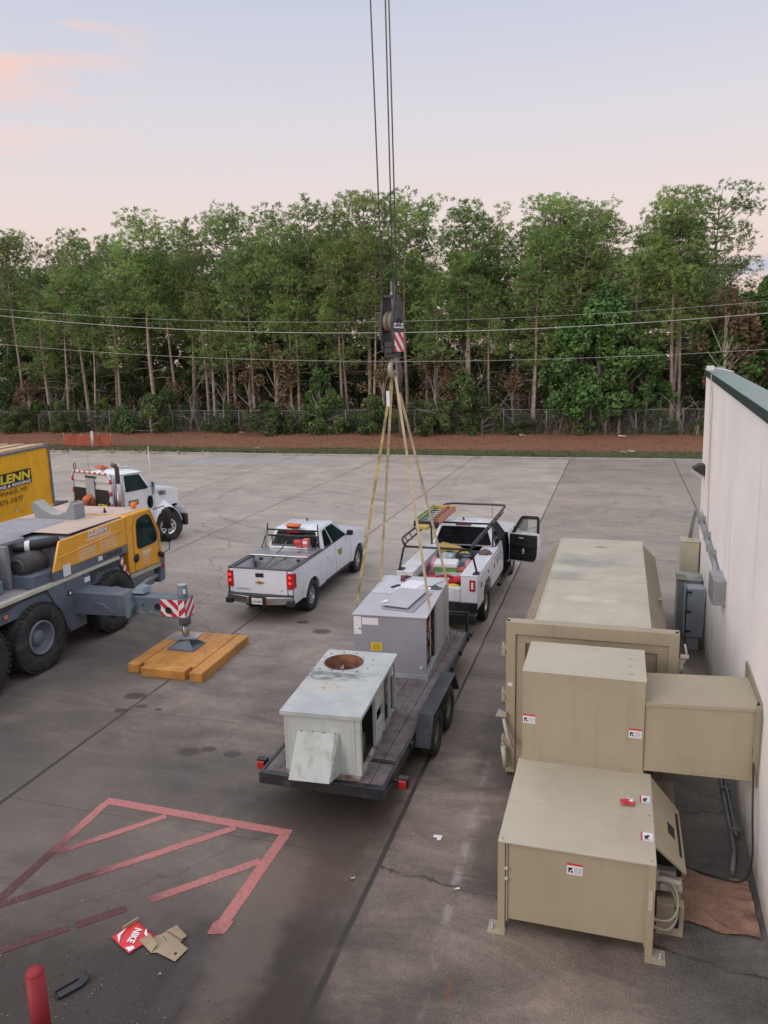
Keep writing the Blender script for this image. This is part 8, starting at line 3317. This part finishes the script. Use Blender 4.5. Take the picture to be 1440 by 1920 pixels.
mb.box(-.9, .9, -3.4, -2.25, .99, 1.03)
mb.obj('deck_plate', TREAD, tt)
mb = MB()
for s in (1, -1):
    mb.lathe([(-.55, .001), (-.55, .31), (.55, .31), (.55, .001)], (s * .82, -1.5, .68), 'y', 0, 24)
mb.obj('fuel_tank', CHROME, tt)
for y in (-4.6, -5.95):
    for s in (1, -1):
        wheel(tt, (s * .93, y, .51), .51, .50, .29, s, 'deep', CHROME)
POL = M('polished_aluminium', (.72, .73, .76), .13, 1.0, var=.05)
for s in (1, -1):
    wheel(tt, (s * 1.02, 0, .52), .52, .30, .295, s, 'truckfront', POL, steer=R(20) if s > 0 else R(-20))
# headboard
RIB = M('ribbed_aluminium', (.60, .61, .64), .35, .25, var=.08)
mb = MB()
mb.box(-1.02, 1.02, -2.16, -2.10, 1.0, 2.66)
for k in range(5):
    z = 1.1 + .32 * k
    mb.hexa([(-.98, -2.20, z), (.98, -2.20, z), (.98, -2.161, z), (-.98, -2.161, z), (-.98, -2.165, z + .2), (.98, -2.165, z + .2), (.98, -2.161, z + .2), (-.98, -2.161, z + .2)])
hbd = mb.obj('headboard', RIB, tt, bevel=.006)
mb = MB()
mb.tube([(-1.04, -2.19, 1.0), (-1.04, -2.19, 2.55), (-.95, -2.19, 2.68), (.95, -2.19, 2.68), (1.04, -2.19, 2.55), (1.04, -2.19, 1.0)], .035, n=8)
mb.obj('edge_tube', SIGNW, hbd)
mb = MB()
for k in range(7):
    x = -.84 + .28 * k
    mb.tube([(x - .055, -2.192, 2.68), (x + .055, -2.192, 2.68)], .038, n=8)
for s in (1, -1):
    for z in (1.15, 1.55, 1.95, 2.35):
        mb.tube([(s * 1.04, -2.192, z), (s * 1.04, -2.192, z + .16)], .038, n=8)
mb.obj('red_tape', SIGNR, hbd)
for x0 in (-.98, .20):
    mb = MB()
    mb.box(x0, x0 + .70, -2.222, -2.205, 1.30, 2.14)
    fl = mb.obj('mud_flap', BLACK, hbd, bevel=.006)
    text('GLENN', (x0 + .10, -2.224, 1.52), (1, 0, 0), (0, 0, 1), .52, .13, INKY, 'lettering', fl, bold=.03)
    text('CRANE & RIGGING', (x0 + .12, -2.224, 1.45), (1, 0, 0), (0, 0, 1), .48, .04, INKY, 'lettering', fl)
mb = MB()
mb.box(-.28, .19, -2.224, -2.205, 1.5, 2.48)
mb.obj('grey_cover_plate', M('dull_plate', (.35, .35, .36), .6, var=.15), hbd)
mb = MB()
for k in range(4):
    x = -.2 + .11 * k
    pts = [(x, -2.24, 1.75), (x + .05, -2.4, 1.85), (x + .08, -2.5, 1.5), (x + .02 * k, -2.6, 1.1)]
    mb.tube(pts, .022, n=6)
mb.obj('air_hose', BLACK, hbd)
mb = MB()
mb.box(-.3, .28, -2.225, -2.205, 2.50, 2.57)
mb.obj('work_light_bar', BLACK, hbd, bevel=.01)
# stack
mb = MB()
mb.tube([(1.12, -1.95, 1.0), (1.12, -1.95, 2.35)], .10, n=20)
st_ = mb.obj('exhaust_guard', M('heat_stained_chrome', (.36, .33, .31), .3, .9, var=.3, dirt=(.2, .14, .1), damt=.5), tt)
mb = MB()
mb.tube([(1.12, -1.95, 2.351), (1.12, -1.95, 2.85), (1.10, -1.99, 2.95), (1.04, -2.10, 3.0)], [.075, .075, .075, .07], n=16)
mb.obj('exhaust_pipe', M('sooty_pipe', (.13, .09, .075), .5, .5, var=.3), st_)
mb = MB()
for x in (.75, .86):
    mb.tube([(x, -1.9, 1.0), (x, -1.9, 2.3)], .05, n=10)
mb.obj('air_cleaner', CHROME, tt)
mb = MB()
mb.box(-.62, -.12, -1.60, -1.36, 2.71, 2.79)
mb.obj('beacon', ORG, tt, bevel=.03)
for x in (-.05, .35):
    mb = MB()
    mb.lathe([(0, .05), (.15, .02), (.45, .018), (.45, .001)], (x, -1.0, 2.74), (V(0, -1, 0), V(1, 0, 0), V(0, 0, 1)), 0, 14)
    mb.box(x - .02, x + .02, -1.2, -1.16, 2.66, 2.73)
    mb.obj('air_horn', CHROME, tt)
mb = MB()
for s in (-.95, .62):
    mb.tube([(s, -2.15, 2.68), (s - .04, -2.15, 2.85), (s + .04, -2.15, 2.95), (s + .12, -2.15, 2.85), (s + .06, -2.15, 2.76)], .016, n=6)
mb.obj('grab_hook', BLACK, tt)
mb = MB()
mb.tube([(1.16, -.66, 1.75), (1.16, -.66, 3.45)], .012, n=6)
mb.obj('antenna', SIGNW, tt)
mb = MB()
mb.tube([(-.5, -1.9, 2.6), (-.5, -1.9, 3.4)], .005, n=4)
mb.obj('thin_antenna', BLACK, tt)
for s in (1, -1):
    mb = MB()
    mb.tube([(s * .98, -.66, 2.2), (s * 1.2, -.62, 2.25), (s * 1.2, -.62, 1.75), (s * .98, -.66, 1.72)], .014, n=6)
    mb.box(s * 1.12, s * 1.26, -.64, -.58, 1.80, 2.22)
    mb.obj('side_mirror', CHROME, tt, bevel=.015)
mb = MB()
mb.tube([(.985, -1.72, 1.25), (1.03, -1.72, 1.3), (1.03, -1.72, 2.2), (.985, -1.72, 2.25)], .014, n=6)
mb.obj('grab_handle', CHROME, tt)

# ---------------------------------------------------------------- ground clutter
bo = thing('bollard', 'red bollard in the near left corner', 'bollard', (-4.85, 4.78, 0), 0)
mb = MB()
mb.tube([(0, 0, 0), (0, 0, .95)], .082, n=28)
mb.grid(lambda u, v: (.082 * math.cos(2 * math.pi * u) * math.cos(v * math.pi / 2), .082 * math.sin(2 * math.pi * u) * math.cos(v * math.pi / 2), .95 + .05 * math.sin(v * math.pi / 2)), 28, 6, 0, True)
mb.obj('sleeve', M('faded_red_plastic', (.26, .010, .018), .6, var=.25, dirt=(.13, .02, .03), damt=.5), bo)
mb = MB()
mb.lathe([(0, .001), (0, .13), (.012, .125), (.015, .09)], (0, 0, .0), 'z', 0, 24)
mb.obj('base_collar', M('old_red_base', (.15, .02, .02), .8), bo)

nk = thing('shoe_box_lid', 'flattened red cardboard shoe box with white brand lettering', 'cardboard box', (-4.99, 6.34, .006), R(-25))
nk.scale = (.82, .82, 1)
mb = MB()
mb.grid(lambda u, v: ((u - .5) * .46, (v - .5) * .40, .012 + .010 * noise.noise((u * 3, v * 3, 0))), 10, 8, 0, True)
mb.obj('card', M('shoe_box_red', (.62, .03, .035), .45, var=.06), nk, solid=.004)
text('NIKE', (-.11, .10, .026), (.559, -.843, 0), (.843, .559, 0), .26, .11, INKW, 'lettering', nk, shear=.2, bold=.03)
mb = MB()
z = .029
sw = [(-.20, .02), (-.17, -.14), (-.02, -.20), (-.13, -.11)]
mb.prism([(x, y, z) for x, y in sw], (0, 0, .0015))
sw2 = [(.02, .19), (.08, .12), (.16, .10), (.215, .16), (.16, .135), (.10, .15)]
mb.prism([(x, y, z) for x, y in sw2], (0, 0, .0015))
mb.prism([(.12, -.19, z), (.225, -.19, z), (.225, -.11, z), (.17, -.10, z)], (0, 0, .0015))
mb.obj('swoosh_mark', INKW, nk)
mb = MB()
mb.hexa([(-.25, -.02, .012), (-.21, -.02, .012), (-.21, .21, .012), (-.25, .21, .012), (-.24, -.02, .05), (-.21, -.02, .055), (-.21, .21, .055), (-.24, .21, .05)])
KRAFT = M('kraft_card', (.33, .25, .165), .8, var=.1, dirt=(.2, .14, .09), damt=.4, dscale=6)
mb.obj('torn_flap', KRAFT, nk)
cb = thing('cardboard_sheet', 'flattened brown cardboard box lying right of the red shoe box', 'cardboard', (-4.60, 6.35, .004), R(-20))
cb.scale = (1.05, 1.05, 1)
mb = MB()
mb.prism([(-.26, -.13, .012), (.0, -.17, .012), (.05, -.13, .012), (.30, -.10, .012), (.27, .09, .012), (.13, .10, .012), (.12, .20, .012), (-.10, .24, .012), (-.13, .05, .012)], (0, 0, .004))
mb.obj('card', KRAFT, cb)
mb = MB()
mb.add([(-.24, -.12, .017), (.0, -.165, .017), (-.01, -.08, .055), (-.2, -.03, .05)], [(0, 1, 2, 3)])
mb.add([(-.10, .24, .017), (.12, .20, .017), (.13, .12, .04), (-.11, .12, .03)], [(0, 1, 2, 3)])
mb.obj('flap', KRAFT, cb, solid=.004)
mb = MB()
mb.lathe([(0, .018), (.0012, .001)], (.22, -.03, .0165), 'z', 0, 12)
mb.prism([(-.09, .05, .0165), (-.0, .03, .0165), (.0, .035, .0165), (-.09, .056, .0165)], (0, 0, .001))
mb.obj('hole', DARK, cb)
bt = thing('black_tray', 'black plastic tray with a curled end beside the red bollard', 'tray', (-5.17, 5.56, .0), R(60))
bt.scale = (.75, .75, .8)
mb = MB()
mb.prism([(-.22, -.06, .004), (.10, -.06, .004), (.20, -.05, .05), (.24, -.04, .11), (.22, -.04, .11), (.18, -.05, .065), (.09, -.055, .02), (-.20, -.055, .02), (-.225, -.06, .045), (-.235, -.06, .04)], (0, .15, 0))
mb.obj('shell', M('black_tray_plastic', (.02, .022, .026), .35), bt, bevel=.004)
mb = MB()
mb.box(-.2, .12, -.068, -.06, .004, .04)
mb.box(-.2, .12, .09, .098, .004, .04)
mb.obj('rim', M('black_tray_plastic', (.02, .022, .026), .35), bt)


def scrap(x, y, pts, lab, mat=SIGNW, z=.008, curl=.02):
    mb = MB()
    n = len(pts)
    mb.add([(px, py, z + (curl if i % 2 else 0)) for i, (px, py) in enumerate(pts)], [tuple(range(n))])
    o = mb.obj('paper_scrap', mat, solid=.002)
    o.location = (x, y, 0)
    tag(o, lab, 'paper')


scrap(-2.12, 8.98, [(-.06, .05), (-.06, -.01), (.0, -.01), (.0, -.06), (.05, -.05), (.055, .055)], 'L-shaped white paper scrap right of the main joint', curl=.0)
scrap(-1.68, 8.05, [(-.03, -.02), (.0, -.02), (.05, .02), (.02, .025)], 'small white scrap near the long crack by the compactor', curl=.01)
scrap(-2.95, 7.9, [(-.03, .02), (-.01, -.04), (.035, .01), (.03, .03)], 'small grey triangular scrap left of the main joint', M('grey_scrap', (.28, .28, .27), .7))
scrap(-4.4, 5.95, [(-.02, -.01), (.02, -.01), (.015, .015), (-.01, .02)], 'tiny pale scrap below the cardboard', M('grey_scrap', (.28, .28, .27), .7))
# grit and leaf litter, uncountable
random.seed(77)
mb = MB()
for k in range(900):
    if k < 520:
        x, y = random.gauss(-4.6, .75), random.gauss(5.35, .4)
    elif k < 700:
        x, y = random.gauss(-5.8, .6), random.gauss(6.0, .6)
    else:
        x, y = random.uniform(-8, 1.4), random.uniform(5, 15)
    s_ = random.uniform(.004, .014)
    mb.add([(x + random.uniform(-s_, s_), y + random.uniform(-s_, s_), .003 + random.uniform(0, s_)) for _ in range(4)], [(0, 1, 2), (0, 2, 3), (0, 3, 1), (1, 3, 2)], k % 3 if k % 7 else 3)
o = mb.obj('grit', [M('grit_dark', (.03, .025, .02), .9), M('grit_brown', (.08, .055, .035), .9), M('grit_tan', (.16, .12, .08), .9), M('grit_pale', (.45, .42, .36), .9)])
o['kind'] = 'stuff'
# dark marks on the lot beyond the service truck: twigs
for (x, y, nm) in ((-4.6, 27.2, 'dark twig on the concrete beyond the service truck, left one'), (-3.2, 27.6, 'dark twig on the concrete beyond the service truck, right one')):
    mb = MB()
    p = Vector((-.5, 0, .02))
    random.seed(int(-x * 10))
    pts = [p]
    for k in range(6):
        p = p + Vector((.17, random.uniform(-.08, .08), random.uniform(-.0, .02)))
        pts.append(p)
    mb.tube(pts, .02, n=4)
    mb.tube([pts[2], pts[2] + Vector((.2, .2, .02))], .015, n=4)
    o = mb.obj('twig', BLACK)
    o.location = (x, y, .01)
    tag(o, nm, 'twig')
